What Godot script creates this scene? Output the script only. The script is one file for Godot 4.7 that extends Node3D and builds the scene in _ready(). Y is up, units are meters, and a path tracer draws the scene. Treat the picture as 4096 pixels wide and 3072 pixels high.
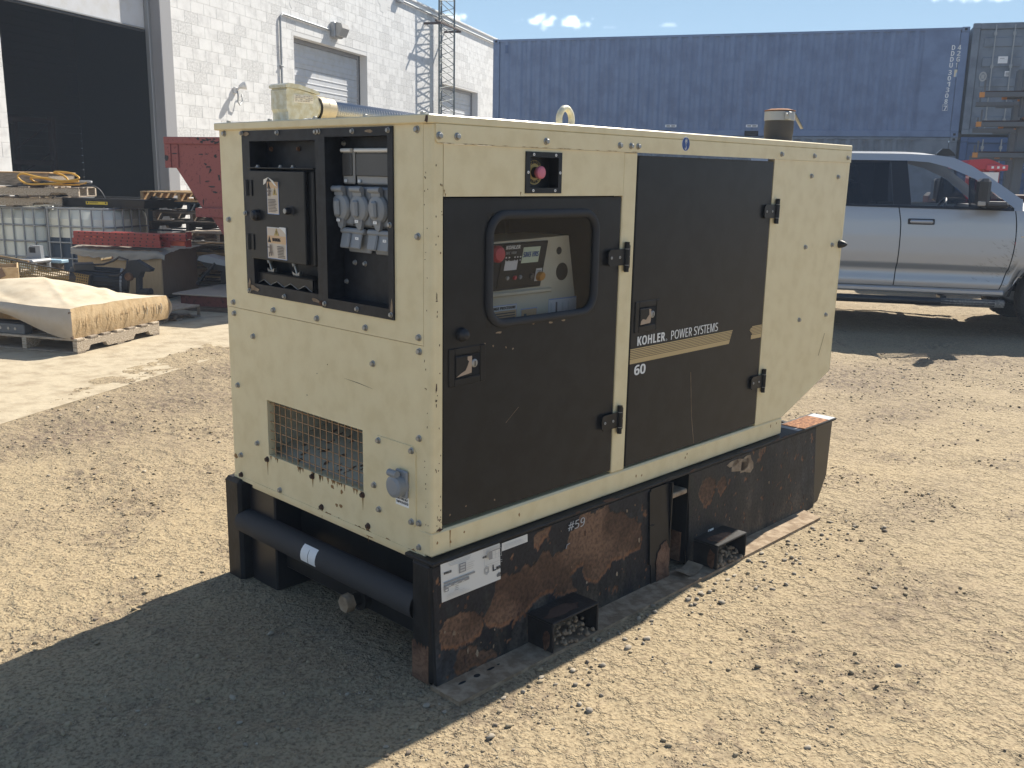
extends Node3D
# A generator set standing in a dirt yard. x runs along its long side, y is up, z comes out of its long side. Metres.

const YARD_O := Vector3(6.9875, 0, -14.56)   # a point on the foot of the warehouse wall
const YARD_T := 0.48869                      # the wall's heading (28 degrees)

class MB:                                    # collects triangles; points run counter-clockwise seen from outside
	var v = PackedVector3Array()
	var n = PackedVector3Array()
	var c = PackedColorArray()
	var uv = PackedVector2Array()
	var xf = Transform3D.IDENTITY
	var col = Color.WHITE
	func tri(a, b, d, na = null, nb = null, nd = null):
		var A: Vector3 = xf * a
		var B: Vector3 = xf * b
		var D: Vector3 = xf * d
		if na == null:
			var f: Vector3 = (B - A).cross(D - A).normalized()
			n.append(f); n.append(f); n.append(f)
		else:
			var bs: Basis = xf.basis
			n.append((bs * na).normalized()); n.append((bs * nd).normalized()); n.append((bs * nb).normalized())
		v.append(A); v.append(D); v.append(B)
		c.append(col); c.append(col); c.append(col)
	func quad(a, b, d, e, na = null, nb = null, nd = null, ne = null):
		tri(a, b, d, na, nb, nd)
		tri(a, d, e, na, nd, ne)
	func face(pts: Array, center: Vector3):   # a convex face turned away from center
		var f: Vector3 = (pts[1] - pts[0]).cross(pts[2] - pts[0])
		if f.dot(pts[0] + pts[2] - 2.0 * center) < 0.0:
			pts.reverse()
		for i in range(1, pts.size() - 1):
			tri(pts[0], pts[i], pts[i + 1])
	func box(x0, y0, z0, x1, y1, z1, b = 0.0):
		var lo = Vector3(minf(x0, x1), minf(y0, y1), minf(z0, z1))
		var hi = Vector3(maxf(x0, x1), maxf(y0, y1), maxf(z0, z1))
		var mid = (lo + hi) / 2.0
		var h = (hi - lo) / 2.0
		b = minf(b, minf(h.x, minf(h.y, h.z)) * 0.8)
		var P = func(ax, s: Vector3):
			var q = h - Vector3.ONE * b
			q[ax] = h[ax]
			return mid + q * s
		for ax in 3:
			for s in [-1.0, 1.0]:
				var pts = []
				for k in [[-1, -1], [1, -1], [1, 1], [-1, 1]]:
					var g = Vector3.ZERO
					g[ax] = s; g[(ax + 1) % 3] = k[0]; g[(ax + 2) % 3] = k[1]
					pts.append(P.call(ax, g))
				face(pts, mid)
		if b <= 0.0:
			return
		for ax in 3:
			var a2 = (ax + 1) % 3
			var a3 = (ax + 2) % 3
			for k in [[-1, -1], [1, -1], [1, 1], [-1, 1]]:
				var g = Vector3.ZERO
				g[a2] = k[0]; g[a3] = k[1]
				var g1 = g; g1[ax] = -1.0
				var g2 = g; g2[ax] = 1.0
				face([P.call(a2, g1), P.call(a2, g2), P.call(a3, g2), P.call(a3, g1)], mid)
		for i in 8:
			var g = Vector3(1 if i & 1 else -1, 1 if i & 2 else -1, 1 if i & 4 else -1)
			face([P.call(0, g), P.call(1, g), P.call(2, g)], mid)
	func cyl(p0: Vector3, p1: Vector3, r0: float, r1: float, k := 12, cap0 := true, cap1 := true):
		var d = (p1 - p0).normalized()
		var x = d.cross(Vector3.UP if absf(d.y) < 0.9 else Vector3.RIGHT).normalized()
		var y = d.cross(x)
		var sl = (r0 - r1) / maxf((p1 - p0).length(), 1e-6)
		for i in k:
			var a = TAU * i / k
			var b = TAU * (i + 1) / k
			var ea = x * cos(a) + y * sin(a)
			var eb = x * cos(b) + y * sin(b)
			var na = (ea + d * sl).normalized()
			var nb = (eb + d * sl).normalized()
			quad(p0 + ea * r0, p0 + eb * r0, p1 + eb * r1, p1 + ea * r1, na, nb, nb, na)
			if cap0:
				tri(p0, p0 + eb * r0, p0 + ea * r0)
			if cap1:
				tri(p1, p1 + ea * r1, p1 + eb * r1)
	func tube(pts: Array, r: float, k := 8, closed := false, flat := 1.0):
		var m = pts.size()
		var rings = []
		var x = Vector3.ZERO
		for i in m:
			var a: Vector3 = pts[(i - 1 + m) % m] if closed or i > 0 else pts[0]
			var b: Vector3 = pts[(i + 1) % m] if closed or i < m - 1 else pts[m - 1]
			var d = (b - a).normalized()
			if i == 0:
				x = d.cross(Vector3.UP if absf(d.y) < 0.9 else Vector3.BACK).normalized()
			else:
				x = (x - d * x.dot(d)).normalized()
			var y = d.cross(x)
			var ring = []
			for j in k:
				var t = TAU * j / k
				var e = x * cos(t) + y * sin(t) * flat
				ring.append([pts[i] + e * r, e.normalized()])
			rings.append(ring)
		for i in (m if closed else m - 1):
			var A = rings[i]
			var B = rings[(i + 1) % m]
			for j in k:
				var q = (j + 1) % k
				quad(A[j][0], A[q][0], B[q][0], B[j][0], A[j][1], A[q][1], B[q][1], B[j][1])
		if not closed:
			for e in [0, m - 1]:
				for j in range(1, k - 1):
					if e == 0:
						tri(rings[0][0][0], rings[0][j + 1][0], rings[0][j][0])
					else:
						tri(rings[e][0][0], rings[e][j][0], rings[e][j + 1][0])
	func prism(poly: Array, z0: float, z1: float):   # an outline in x, y pushed from z0 to z1 (z1 > z0)
		var p = PackedVector2Array()
		for q in poly:
			p.append(Vector2(q[0], q[1]))
		if Geometry2D.is_polygon_clockwise(p):
			p.reverse()
		var t = Geometry2D.triangulate_polygon(p)
		for i in range(0, t.size(), 3):
			var a = p[t[i]]
			var b = p[t[i + 1]]
			var d = p[t[i + 2]]
			if (b - a).cross(d - a) < 0.0:
				var w = b
				b = d; d = w
			tri(Vector3(a.x, a.y, z1), Vector3(b.x, b.y, z1), Vector3(d.x, d.y, z1))
			tri(Vector3(a.x, a.y, z0), Vector3(d.x, d.y, z0), Vector3(b.x, b.y, z0))
		for i in p.size():
			var a = p[i]
			var b = p[(i + 1) % p.size()]
			quad(Vector3(a.x, a.y, z0), Vector3(b.x, b.y, z0), Vector3(b.x, b.y, z1), Vector3(a.x, a.y, z1))
	func lathe(prof: Array, p0: Vector3, d: Vector3, k := 20):   # [radius, height] pairs round the axis d from p0
		d = d.normalized()
		var x = d.cross(Vector3.UP if absf(d.y) < 0.9 else Vector3.RIGHT).normalized()
		var y = d.cross(x)
		for s in prof.size() - 1:
			var r0 = prof[s][0]
			var r1 = prof[s + 1][0]
			var h0 = prof[s][1]
			var h1 = prof[s + 1][1]
			var nn = Vector2(h1 - h0, r0 - r1).normalized()
			for i in k:
				var a = TAU * i / k
				var b = TAU * (i + 1) / k
				var ea = x * cos(a) + y * sin(a)
				var eb = x * cos(b) + y * sin(b)
				var na = ea * nn.x + d * nn.y
				var nb = eb * nn.x + d * nn.y
				quad(p0 + ea * r0 + d * h0, p0 + eb * r0 + d * h0, p0 + eb * r1 + d * h1, p0 + ea * r1 + d * h1, na, nb, nb, na)
	func grid(nu: int, nv: int, f: Callable, flip := false):   # f(s, t) for s, t in 0..1
		var P = []
		for j in nv + 1:
			var row = []
			for i in nu + 1:
				row.append(f.call(float(i) / nu, float(j) / nv))
			P.append(row)
		var N = []
		for j in nv + 1:
			var row = []
			for i in nu + 1:
				var du: Vector3 = P[j][mini(i + 1, nu)] - P[j][maxi(i - 1, 0)]
				var dv: Vector3 = P[mini(j + 1, nv)][i] - P[maxi(j - 1, 0)][i]
				var m: Vector3 = du.cross(dv).normalized()
				row.append(-m if flip else m)
			N.append(row)
		for j in nv:
			for i in nu:
				if flip:
					quad(P[j][i], P[j + 1][i], P[j + 1][i + 1], P[j][i + 1], N[j][i], N[j + 1][i], N[j + 1][i + 1], N[j][i + 1])
				else:
					quad(P[j][i], P[j][i + 1], P[j + 1][i + 1], P[j + 1][i], N[j][i], N[j][i + 1], N[j + 1][i + 1], N[j + 1][i])
	func mesh() -> ArrayMesh:
		var a = []
		a.resize(Mesh.ARRAY_MAX)
		a[Mesh.ARRAY_VERTEX] = v
		a[Mesh.ARRAY_NORMAL] = n
		a[Mesh.ARRAY_COLOR] = c
		var m = ArrayMesh.new()
		m.add_surface_from_arrays(Mesh.PRIMITIVE_TRIANGLES, a)
		return m

var M = {}
var counts = {}
var rng = RandomNumberGenerator.new()

func numbered(called: String, parent: Node) -> String:
	var key = str(parent.get_instance_id()) + called
	counts[key] = counts.get(key, 0) + 1
	return called if counts[key] == 1 else "%s_%03d" % [called, counts[key] - 1]

func put(mesh: Mesh, called: String, m: Material, parent: Node, at := Transform3D.IDENTITY) -> MeshInstance3D:
	var o = MeshInstance3D.new()
	o.mesh = mesh
	o.material_override = m
	o.name = numbered(called, parent)
	o.transform = at
	parent.add_child(o, true)
	return o

func obj(mb: MB, called: String, m: Material, parent: Node) -> MeshInstance3D:
	return put(mb.mesh(), called, m, parent)

func bx(called: String, m: Material, parent: Node, x0, y0, z0, x1, y1, z1, b := 0.0, xf := Transform3D.IDENTITY) -> MeshInstance3D:
	var mb = MB.new()
	mb.xf = xf
	mb.box(x0, y0, z0, x1, y1, z1, b)
	return obj(mb, called, m, parent)

func tag(o: Node, label: String, category: String, group := ""):
	o.set_meta("label", label)
	o.set_meta("category", category)
	if group:
		o.set_meta("group", group)

func thing(called: String, label: String, category: String, at := Vector3.ZERO, turn := 0.0, group := "") -> Node3D:
	var o = Node3D.new()
	o.name = numbered(called, self)
	add_child(o, true)
	o.position = at
	o.rotation.y = turn
	tag(o, label, category, group)
	return o

func copy_of(src: Node3D, called: String, label: String, at: Vector3, turn: float, group := "") -> Node3D:
	var o: Node3D = src.duplicate()
	o.name = numbered(called, self)
	add_child(o, true)
	o.position = at
	o.rotation.y = turn
	o.set_meta("label", label)
	if group:
		o.set_meta("group", group)
	return o

func yard(u: float, y: float, d: float) -> Vector3:   # u along the warehouse wall, d out from it
	return YARD_O + Vector3(cos(YARD_T), 0, -sin(YARD_T)) * u + Vector3(sin(YARD_T), 0, cos(YARD_T)) * d + Vector3(0, y, 0)

func lin(r: float, g: float, b: float, a := 1.0) -> Color:
	var c = Color(r, g, b).linear_to_srgb()
	c.a = a
	return c

func ntex(freq: float, stops: Array, sd := 1, oct := 4, size := 512, kind := FastNoiseLite.TYPE_SIMPLEX_SMOOTH, gain := 0.55) -> NoiseTexture2D:
	var f = FastNoiseLite.new()
	f.seed = sd
	f.frequency = freq
	f.noise_type = kind
	f.fractal_octaves = oct
	f.fractal_gain = gain
	var g = Gradient.new()
	var off = PackedFloat32Array()
	var cols = PackedColorArray()
	for s in stops:
		off.append(s[0])
		cols.append(s[1])
	g.offsets = off
	g.colors = cols
	var t = NoiseTexture2D.new()
	t.width = size
	t.height = size
	t.seamless = true
	t.noise = f
	t.color_ramp = g
	return t

func grey(x: float) -> Color:
	return Color(x, x, x)

func mat(called: String, c: Color, rough := 0.6, metal := 0.0) -> StandardMaterial3D:
	var m = StandardMaterial3D.new()
	m.resource_name = called
	m.albedo_color = c
	m.roughness = rough
	m.metallic = metal
	M[called] = m
	return m

func tri_tex(m: StandardMaterial3D, albedo: Texture2D, scale := Vector3.ONE, bump: Texture2D = null, cm := 0.1, world := false):
	m.uv1_triplanar = true
	m.uv1_world_triplanar = world
	m.uv1_scale = scale
	m.albedo_texture = albedo
	if bump:
		m.heightmap_enabled = true
		m.heightmap_texture = bump
		m.heightmap_scale = cm
	return m

func words(text: String, called: String, m: Material, parent: Node, x0: float, y0: float, w: float, h: float, xf: Transform3D, bold := true, deep := 0.0012, slant := 0.0) -> MeshInstance3D:
	var f = SystemFont.new()
	f.font_names = PackedStringArray(["Droid Sans"])
	f.font_weight = 700 if bold else 400
	var t = TextMesh.new()
	t.text = text
	t.font = f
	t.font_size = 64
	t.pixel_size = 0.01
	t.depth = 1.0
	t.curve_step = 1.0
	t.horizontal_alignment = HORIZONTAL_ALIGNMENT_LEFT
	var bb = t.get_aabb()
	var s = Vector3(w / bb.size.x, h / bb.size.y, deep / bb.size.z)
	var k = Transform3D(Basis(Vector3(s.x, 0, 0), Vector3(slant * s.y, s.y, 0), Vector3(0, 0, s.z)), Vector3(x0 - bb.position.x * s.x, y0 - bb.position.y * s.y, -bb.position.z * s.z))
	return put(t, called, m, parent, xf * k)

func card(called: String, parent: Node, xf: Transform3D, rects: Array, rough := 0.6) -> MeshInstance3D:   # printed flat: [x0, y0, x1, y1, colour] laid one over the other
	var mb = MB.new()
	mb.xf = xf
	var z = 0.0
	for r in rects:
		mb.col = r[4]
		z += 0.00035
		mb.box(r[0], r[1], z - 0.0006, r[2], r[3], z)
	var o = obj(mb, called, M.print, parent)
	return o

func bolt_mesh(r: float) -> ArrayMesh:   # a hexagon flange bolt pointing along +z
	var mb = MB.new()
	mb.lathe([[r * 1.35, 0.0], [r * 1.3, r * 0.22], [r * 0.95, r * 0.4]], Vector3.ZERO, Vector3(0, 0, 1), 14)
	var a = []
	for i in 6:
		a.append(Vector3(cos(TAU * i / 6), sin(TAU * i / 6), 0) * r)
	for i in 6:
		var p: Vector3 = a[i]
		var q: Vector3 = a[(i + 1) % 6]
		var up = Vector3(0, 0, r * 1.1)
		var top = Vector3(0, 0, r * 1.25)
		mb.quad(p, q, q + up, p + up)
		mb.quad(p + up, q + up, q * 0.78 + top, p * 0.78 + top)
		mb.tri(top, p * 0.78 + top, q * 0.78 + top)
	return mb.mesh()

func blob(cx: float, cy: float, rx: float, ry: float, k: int, rough := 0.25) -> Array:   # an uneven outline
	var p = []
	for i in k:
		var a = TAU * i / k
		var f = 1.0 + rng.randf_range(-rough, rough)
		p.append([cx + cos(a) * rx * f, cy + sin(a) * ry * f])
	return p

func make_materials():
	var fine = ntex(0.06, [[0.0, grey(0.0)], [1.0, grey(1.0)]], 11, 5)
	var mott = ntex(0.012, [[0.2, Color(0.965, 0.955, 0.935)], [0.5, Color(0.99, 0.985, 0.98)], [0.8, Color(1, 1, 1)]], 3, 5)
	M.fine = fine
	tri_tex(mat("cream_paint", lin(0.78, 0.67, 0.415), 0.4), mott, Vector3.ONE * 1.4, fine, 0.01)
	tri_tex(mat("cream_inside", lin(0.64, 0.60, 0.47), 0.6), mott, Vector3.ONE * 1.4)
	tri_tex(mat("black_paint", lin(0.015, 0.0155, 0.0165), 0.34), ntex(0.015, [[0.3, grey(0.86)], [0.7, grey(1.0)]], 5, 5), Vector3.ONE * 1.1, fine, 0.008)
	tri_tex(mat("black_box", lin(0.017, 0.019, 0.024), 0.45), ntex(0.02, [[0.3, grey(0.8)], [0.7, grey(1.0)]], 6, 5), Vector3.ONE * 2.0)
	tri_tex(mat("skid_paint", lin(0.023, 0.023, 0.024), 0.5), ntex(0.012, [[0.2, Color(0.75, 0.72, 0.68)], [0.5, Color(0.9, 0.88, 0.86)], [0.8, Color(1, 0.98, 0.95)]], 21, 6), Vector3(1.5, 1.1, 1.5), fine, 0.06)
	tri_tex(mat("skid_dust", lin(0.36, 0.275, 0.185), 0.95), ntex(0.02, [[0.25, Color(0.8, 0.77, 0.74)], [0.7, grey(1.0)]], 22, 6), Vector3.ONE * 1.6, fine, 0.15)
	var swirl = ntex(0.008, [[0.0, Color(0.74, 0.70, 0.66)], [0.35, Color(0.88, 0.85, 0.83)], [0.6, Color(1.0, 1.0, 1.0)], [1.0, Color(0.86, 0.82, 0.78)]], 31, 3)
	swirl.noise.fractal_type = FastNoiseLite.FRACTAL_PING_PONG
	swirl.noise.fractal_ping_pong_strength = 5.0
	tri_tex(mat("rust", lin(0.155, 0.086, 0.052), 0.9), swirl, Vector3.ONE * 2.2, ntex(0.03, [[0.0, grey(0)], [1.0, grey(1)]], 32, 5), 0.25)
	tri_tex(mat("rust_orange", lin(0.36, 0.17, 0.07), 0.9), ntex(0.03, [[0.2, Color(0.6, 0.5, 0.45)], [0.7, grey(1.0)]], 33, 6), Vector3.ONE * 3.0, fine, 0.1)
	mat("duct_grey", lin(0.66, 0.59, 0.45), 0.7)
	mat("wire_rust", lin(0.46, 0.27, 0.13), 0.8)
	var sk = mat("skid_skin", Color.WHITE, 0.55)
	sk.vertex_color_use_as_albedo = true
	sk.metallic_specular = 0.36
	tri_tex(sk, ntex(0.05, [[0.2, grey(0.75)], [0.6, grey(1.0)]], 24, 5), Vector3.ONE * 2.0, fine, 0.08)
	mat("rust_stain", lin(0.30, 0.165, 0.06), 0.8)
	mat("rust_dark", lin(0.06, 0.03, 0.018), 0.8)
	mat("zinc", lin(0.33, 0.33, 0.32), 0.42, 0.75)
	mat("bare_tan", lin(0.42, 0.31, 0.22), 0.6)
	mat("steel_grey", lin(0.30, 0.31, 0.32), 0.45, 0.3)
	mat("rubber", lin(0.018, 0.018, 0.02), 0.55)
	mat("rubber_dull", lin(0.026, 0.027, 0.03), 0.75)
	mat("grey_plastic", lin(0.255, 0.27, 0.285), 0.5)
	mat("grey_light", lin(0.36, 0.35, 0.33), 0.5)
	mat("clear_grey", lin(0.075, 0.072, 0.068), 0.3)
	mat("white_ink", lin(0.78, 0.78, 0.76), 0.5)
	mat("gold_ink", lin(0.52, 0.38, 0.18), 0.45)
	mat("chalk", lin(0.42, 0.42, 0.41), 0.9)
	mat("pink_red", lin(0.62, 0.17, 0.23), 0.45)
	mat("red_plastic", lin(0.55, 0.06, 0.08), 0.4)
	mat("amber", lin(0.55, 0.25, 0.03), 0.4)
	mat("yellow_tan", lin(0.50, 0.36, 0.12), 0.5)
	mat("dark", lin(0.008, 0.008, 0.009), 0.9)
	mat("ink", lin(0.02, 0.02, 0.022), 0.6)
	mat("blue_ink", lin(0.03, 0.08, 0.26), 0.6)
	var pr = mat("print", Color.WHITE, 0.5)
	pr.vertex_color_use_as_albedo = true
	var gl = mat("window_glass", Color(0.06, 0.065, 0.07, 0.14), 0.03)
	gl.metallic_specular = 0.25
	gl.transparency = BaseMaterial3D.TRANSPARENCY_ALPHA
	var tg = mat("tinted_glass", Color(0.02, 0.025, 0.03, 0.86), 0.03)
	tg.transparency = BaseMaterial3D.TRANSPARENCY_ALPHA
	var cg = mat("car_glass", Color(0.05, 0.06, 0.065, 0.08), 0.03)
	cg.transparency = BaseMaterial3D.TRANSPARENCY_ALPHA
	tri_tex(mat("cast_zinc", lin(0.60, 0.59, 0.50), 0.5, 0.1), ntex(0.015, [[0.2, Color(0.93, 0.9, 0.82)], [0.7, grey(1.0)]], 41, 4), Vector3.ONE * 4.0, fine, 0.05)
	mat("brass_zinc", lin(0.55, 0.47, 0.34), 0.5, 0.1)
	mat("flex_metal", lin(0.42, 0.42, 0.42), 0.35, 0.7)
	mat("pipe_dark", lin(0.055, 0.05, 0.048), 0.75)
	# buildings
	tri_tex(mat("block_white", lin(0.74, 0.74, 0.73), 0.85), ntex(0.02, [[0.18, Color(0.88, 0.88, 0.88)], [0.42, Color(0.97, 0.97, 0.97)], [0.7, grey(1.0)]], 51, 6), Vector3.ONE * 0.33, fine, 0.15, true)
	tri_tex(mat("block_worn", lin(0.71, 0.71, 0.70), 0.9), ntex(0.05, [[0.2, Color(0.86, 0.86, 0.86)], [0.5, Color(0.93, 0.93, 0.93)], [0.7, grey(1.0)]], 52, 6), Vector3.ONE * 0.8, fine, 0.3, true)
	mat("mortar", lin(0.66, 0.66, 0.65), 0.95)
	mat("post_grey", lin(0.30, 0.30, 0.31), 0.6)
	tri_tex(mat("door_white", lin(0.55, 0.57, 0.60), 0.55), mott, Vector3.ONE * 0.5)
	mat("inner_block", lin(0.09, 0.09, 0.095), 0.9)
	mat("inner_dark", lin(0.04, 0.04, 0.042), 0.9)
	mat("rack_brown", lin(0.05, 0.028, 0.024), 0.7)
	mat("galv", lin(0.32, 0.33, 0.34), 0.5, 0.5)
	mat("mast_steel", lin(0.13, 0.15, 0.15), 0.6, 0.3)
	tri_tex(mat("container_blue", lin(0.15, 0.215, 0.355), 0.5), ntex(0.01, [[0.2, Color(0.88, 0.88, 0.9)], [0.6, grey(1.0)]], 61, 5), Vector3.ONE * 0.25, fine, 0.02)
	tri_tex(mat("container_grey", lin(0.17, 0.205, 0.25), 0.6), ntex(0.01, [[0.2, Color(0.85, 0.85, 0.86)], [0.6, grey(1.0)]], 62, 5), Vector3.ONE * 0.3)
	mat("container_deep", lin(0.05, 0.10, 0.22), 0.55)
	mat("orange_tip", lin(0.55, 0.24, 0.05), 0.6)
	mat("rack_steel", lin(0.115, 0.125, 0.135), 0.6, 0.2)
	# clutter
	for w in [["wood_grey", 0.33, 0.28, 0.22], ["wood_fresh", 0.46, 0.31, 0.15], ["wood_dark", 0.13, 0.10, 0.075], ["wood_pale", 0.52, 0.45, 0.35]]:
		var t = ntex(0.018, [[0.15, Color(0.7, 0.66, 0.62)], [0.5, Color(0.9, 0.88, 0.86)], [0.8, grey(1.0)]], 71, 5)
		tri_tex(mat(w[0], lin(w[1], w[2], w[3]), 0.85), t if not M.has("wood_t") else M.wood_t, Vector3(6.0, 6.0, 0.8), fine, 0.1)
		M.wood_t = t if not M.has("wood_t") else M.wood_t
	tri_tex(mat("wood_blue", lin(0.03, 0.055, 0.09), 0.8), M.wood_t, Vector3(6, 6, 0.8))
	tri_tex(mat("plywood", lin(0.50, 0.355, 0.20), 0.8), mott, Vector3(5, 0.7, 5))
	tri_tex(mat("plywood_dark", lin(0.18, 0.12, 0.08), 0.85), mott, Vector3(5, 0.7, 5))
	tri_tex(mat("cardboard", lin(0.50, 0.365, 0.205), 0.9), ntex(0.015, [[0.2, Color(0.92, 0.9, 0.87)], [0.6, grey(1.0)]], 81, 5), Vector3(1.5, 1.5, 1.5), fine, 0.2)
	tri_tex(mat("cardboard_pale", lin(0.52, 0.445, 0.325), 0.85), ntex(0.01, [[0.2, Color(0.9, 0.88, 0.86)], [0.6, grey(1.0)]], 82, 5), Vector3(0.6, 0.6, 0.6), ntex(0.03, [[0.0, grey(0)], [1.0, grey(1)]], 83, 3), 0.1)
	tri_tex(mat("cardboard_grey", lin(0.46, 0.40, 0.32), 0.6), mott, Vector3(1, 1, 1))
	mat("tank_white", lin(0.76, 0.76, 0.67), 0.45).subsurf_scatter_enabled = true
	mat("tank_blue", lin(0.05, 0.075, 0.115), 0.5)
	mat("tray_black", lin(0.012, 0.012, 0.014), 0.4)
	mat("yellow", lin(0.62, 0.45, 0.02), 0.5)
	mat("yellow_hose", lin(0.62, 0.34, 0.04), 0.5)
	mat("cable", lin(0.02, 0.02, 0.024), 0.5)
	mat("beam_red", lin(0.29, 0.035, 0.028), 0.5)
	mat("beam_orange", lin(0.62, 0.11, 0.05), 0.5)
	tri_tex(mat("hopper_red", lin(0.25, 0.062, 0.055), 0.6), ntex(0.03, [[0.0, Color(0.55, 0.45, 0.45)], [0.2, Color(0.85, 0.8, 0.8)], [0.34, grey(1.0)]], 91, 5), Vector3(1.2, 1.2, 1.2))
	tri_tex(mat("base_red", lin(0.115, 0.03, 0.028), 0.7), ntex(0.03, [[0.1, Color(0.5, 0.5, 0.5)], [0.45, grey(1.0)]], 92, 5), Vector3(1.2, 1.2, 1.2))
	mat("dark_mark", lin(0.02, 0.02, 0.022), 0.8)
	var film = mat("plastic_film", Color(0.62, 0.6, 0.57, 0.6), 0.35)
	film.transparency = BaseMaterial3D.TRANSPARENCY_ALPHA_HASH
	mat("film_grey", lin(0.27, 0.245, 0.21), 0.4)
	mat("motor_black", lin(0.022, 0.022, 0.024), 0.5)
	mat("brass", lin(0.55, 0.45, 0.3), 0.3, 0.8)
	mat("perf_metal", lin(0.20, 0.145, 0.05), 0.5, 0.3)
	mat("light_blue", lin(0.28, 0.42, 0.52), 0.6)
	mat("lime_tape", lin(0.40, 0.55, 0.22), 0.6)
	# the pickup
	var paint = mat("truck_paint", lin(0.42, 0.425, 0.435), 0.36, 0.35)
	paint.clearcoat_enabled = true
	paint.clearcoat = 0.8
	paint.clearcoat_roughness = 0.06
	tri_tex(mat("truck_dirt", lin(0.27, 0.25, 0.22), 0.9), ntex(0.03, [[0.2, Color(0.7, 0.7, 0.7)], [0.7, grey(1.0)]], 95, 5), Vector3.ONE * 2.0)
	mat("truck_black", lin(0.015, 0.015, 0.017), 0.35)
	mat("truck_trim", lin(0.03, 0.03, 0.033), 0.55)
	mat("chrome", lin(0.5, 0.5, 0.5), 0.15, 1.0)
	tri_tex(mat("tyre", lin(0.055, 0.05, 0.044), 0.9), ntex(0.05, [[0.2, Color(0.6, 0.6, 0.6)], [0.7, grey(1.0)]], 96, 5), Vector3.ONE * 3.0)
	mat("seat_grey", lin(0.06, 0.06, 0.065), 0.8)
	mat("vehicle_red", lin(0.42, 0.025, 0.035), 0.35)
	# ground
	var clods = ntex(0.016, [[0.0, grey(0.0)], [0.22, grey(0.30)], [0.5, grey(0.40)], [0.62, grey(0.62)], [1.0, grey(1)]], 102, 8, 1024, FastNoiseLite.TYPE_SIMPLEX_SMOOTH, 0.72)
	var big = ntex(0.007, [[0.25, Color(0.66, 0.62, 0.6)], [0.5, Color(0.85, 0.83, 0.82)], [0.7, Color(1, 1, 1)]], 37, 5)
	M.rust.detail_enabled = true
	M.rust.detail_albedo = big
	M.rust.detail_blend_mode = BaseMaterial3D.BLEND_MODE_MUL
	M.rust.albedo_color = lin(0.21, 0.118, 0.07)
	var soil = mat("soil", Color.WHITE, 0.95)
	soil.vertex_color_use_as_albedo = true
	tri_tex(soil, ntex(0.06, [[0.1, Color(0.55, 0.52, 0.49)], [0.33, Color(0.80, 0.78, 0.76)], [0.5, Color(0.95, 0.94, 0.93)], [0.85, Color(1, 1, 1)]], 101, 7, 1024, FastNoiseLite.TYPE_SIMPLEX_SMOOTH, 0.68), Vector3.ONE * 0.8, clods, 1.5, true)
	var gr = mat("pebble", Color.WHITE, 0.95)
	gr.vertex_color_use_as_albedo = true
	tri_tex(mat("concrete", lin(0.41, 0.345, 0.24), 0.95), ntex(0.01, [[0.15, Color(0.86, 0.84, 0.82)], [0.45, Color(0.96, 0.955, 0.95)], [0.7, grey(1.0)]], 111, 7, 1024), Vector3.ONE * 0.4, ntex(0.05, [[0.0, grey(0)], [1.0, grey(1)]], 112, 6), 0.4, true)
	for k in ["black_paint", "skid_paint", "black_box"]:
		M[k].metallic_specular = 0.36

func _ready():
	rng.seed = 7
	# camera: 3828 px focal length on a 4096 x 3072 frame
	var cam = Camera3D.new()
	cam.name = "camera"
	cam.fov = rad_to_deg(2.0 * atan(1536.0 / 3828.25))
	cam.near = 0.05
	cam.far = 2000.0
	cam.transform = Transform3D(Basis.from_euler(Vector3(-0.2159, -0.8040, 0.0183)), Vector3(-1.7329, 1.5, 1.9837))
	add_child(cam)
	cam.current = true
	# sky, sun, exposure
	var sky_m = ProceduralSkyMaterial.new()
	sky_m.sky_top_color = lin(0.07, 0.14, 0.29)
	sky_m.sky_horizon_color = lin(0.47, 0.70, 0.90)
	sky_m.sky_curve = 0.22
	sky_m.ground_bottom_color = lin(0.20, 0.16, 0.11)
	sky_m.ground_horizon_color = lin(0.34, 0.33, 0.30)
	sky_m.sky_cover = clouds()
	sky_m.sun_angle_max = 50.0
	sky_m.sun_curve = 0.26
	var sky = Sky.new()
	sky.sky_material = sky_m
	var env = Environment.new()
	env.background_mode = Environment.BG_SKY
	env.sky = sky
	env.background_energy_multiplier = 0.71
	env.tonemap_mode = Environment.TONE_MAPPER_LINEAR
	env.tonemap_exposure = 1.9
	env.sdfgi_enabled = true
	env.ssao_enabled = true
	env.ssil_enabled = true
	env.fog_enabled = true
	env.fog_density = 0.0026
	env.fog_light_color = Color(0.80, 0.86, 0.94)
	var we = WorldEnvironment.new()
	we.name = "surroundings"
	we.environment = env
	add_child(we)
	var sun = DirectionalLight3D.new()
	sun.name = "sun"
	sun.light_energy = 1.6
	sun.light_color = Color(1.0, 0.97, 0.92)
	sun.light_angular_distance = 0.5
	sun.shadow_enabled = true
	sun.look_at_from_position(Vector3(1.05, 1.0, -0.127), Vector3.ZERO)
	add_child(sun)
	make_materials()
	ground()
	warehouse()
	containers()
	mast()
	racks()
	generator()
	truck()
	red_vehicle()
	clutter()
	gravel()

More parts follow.
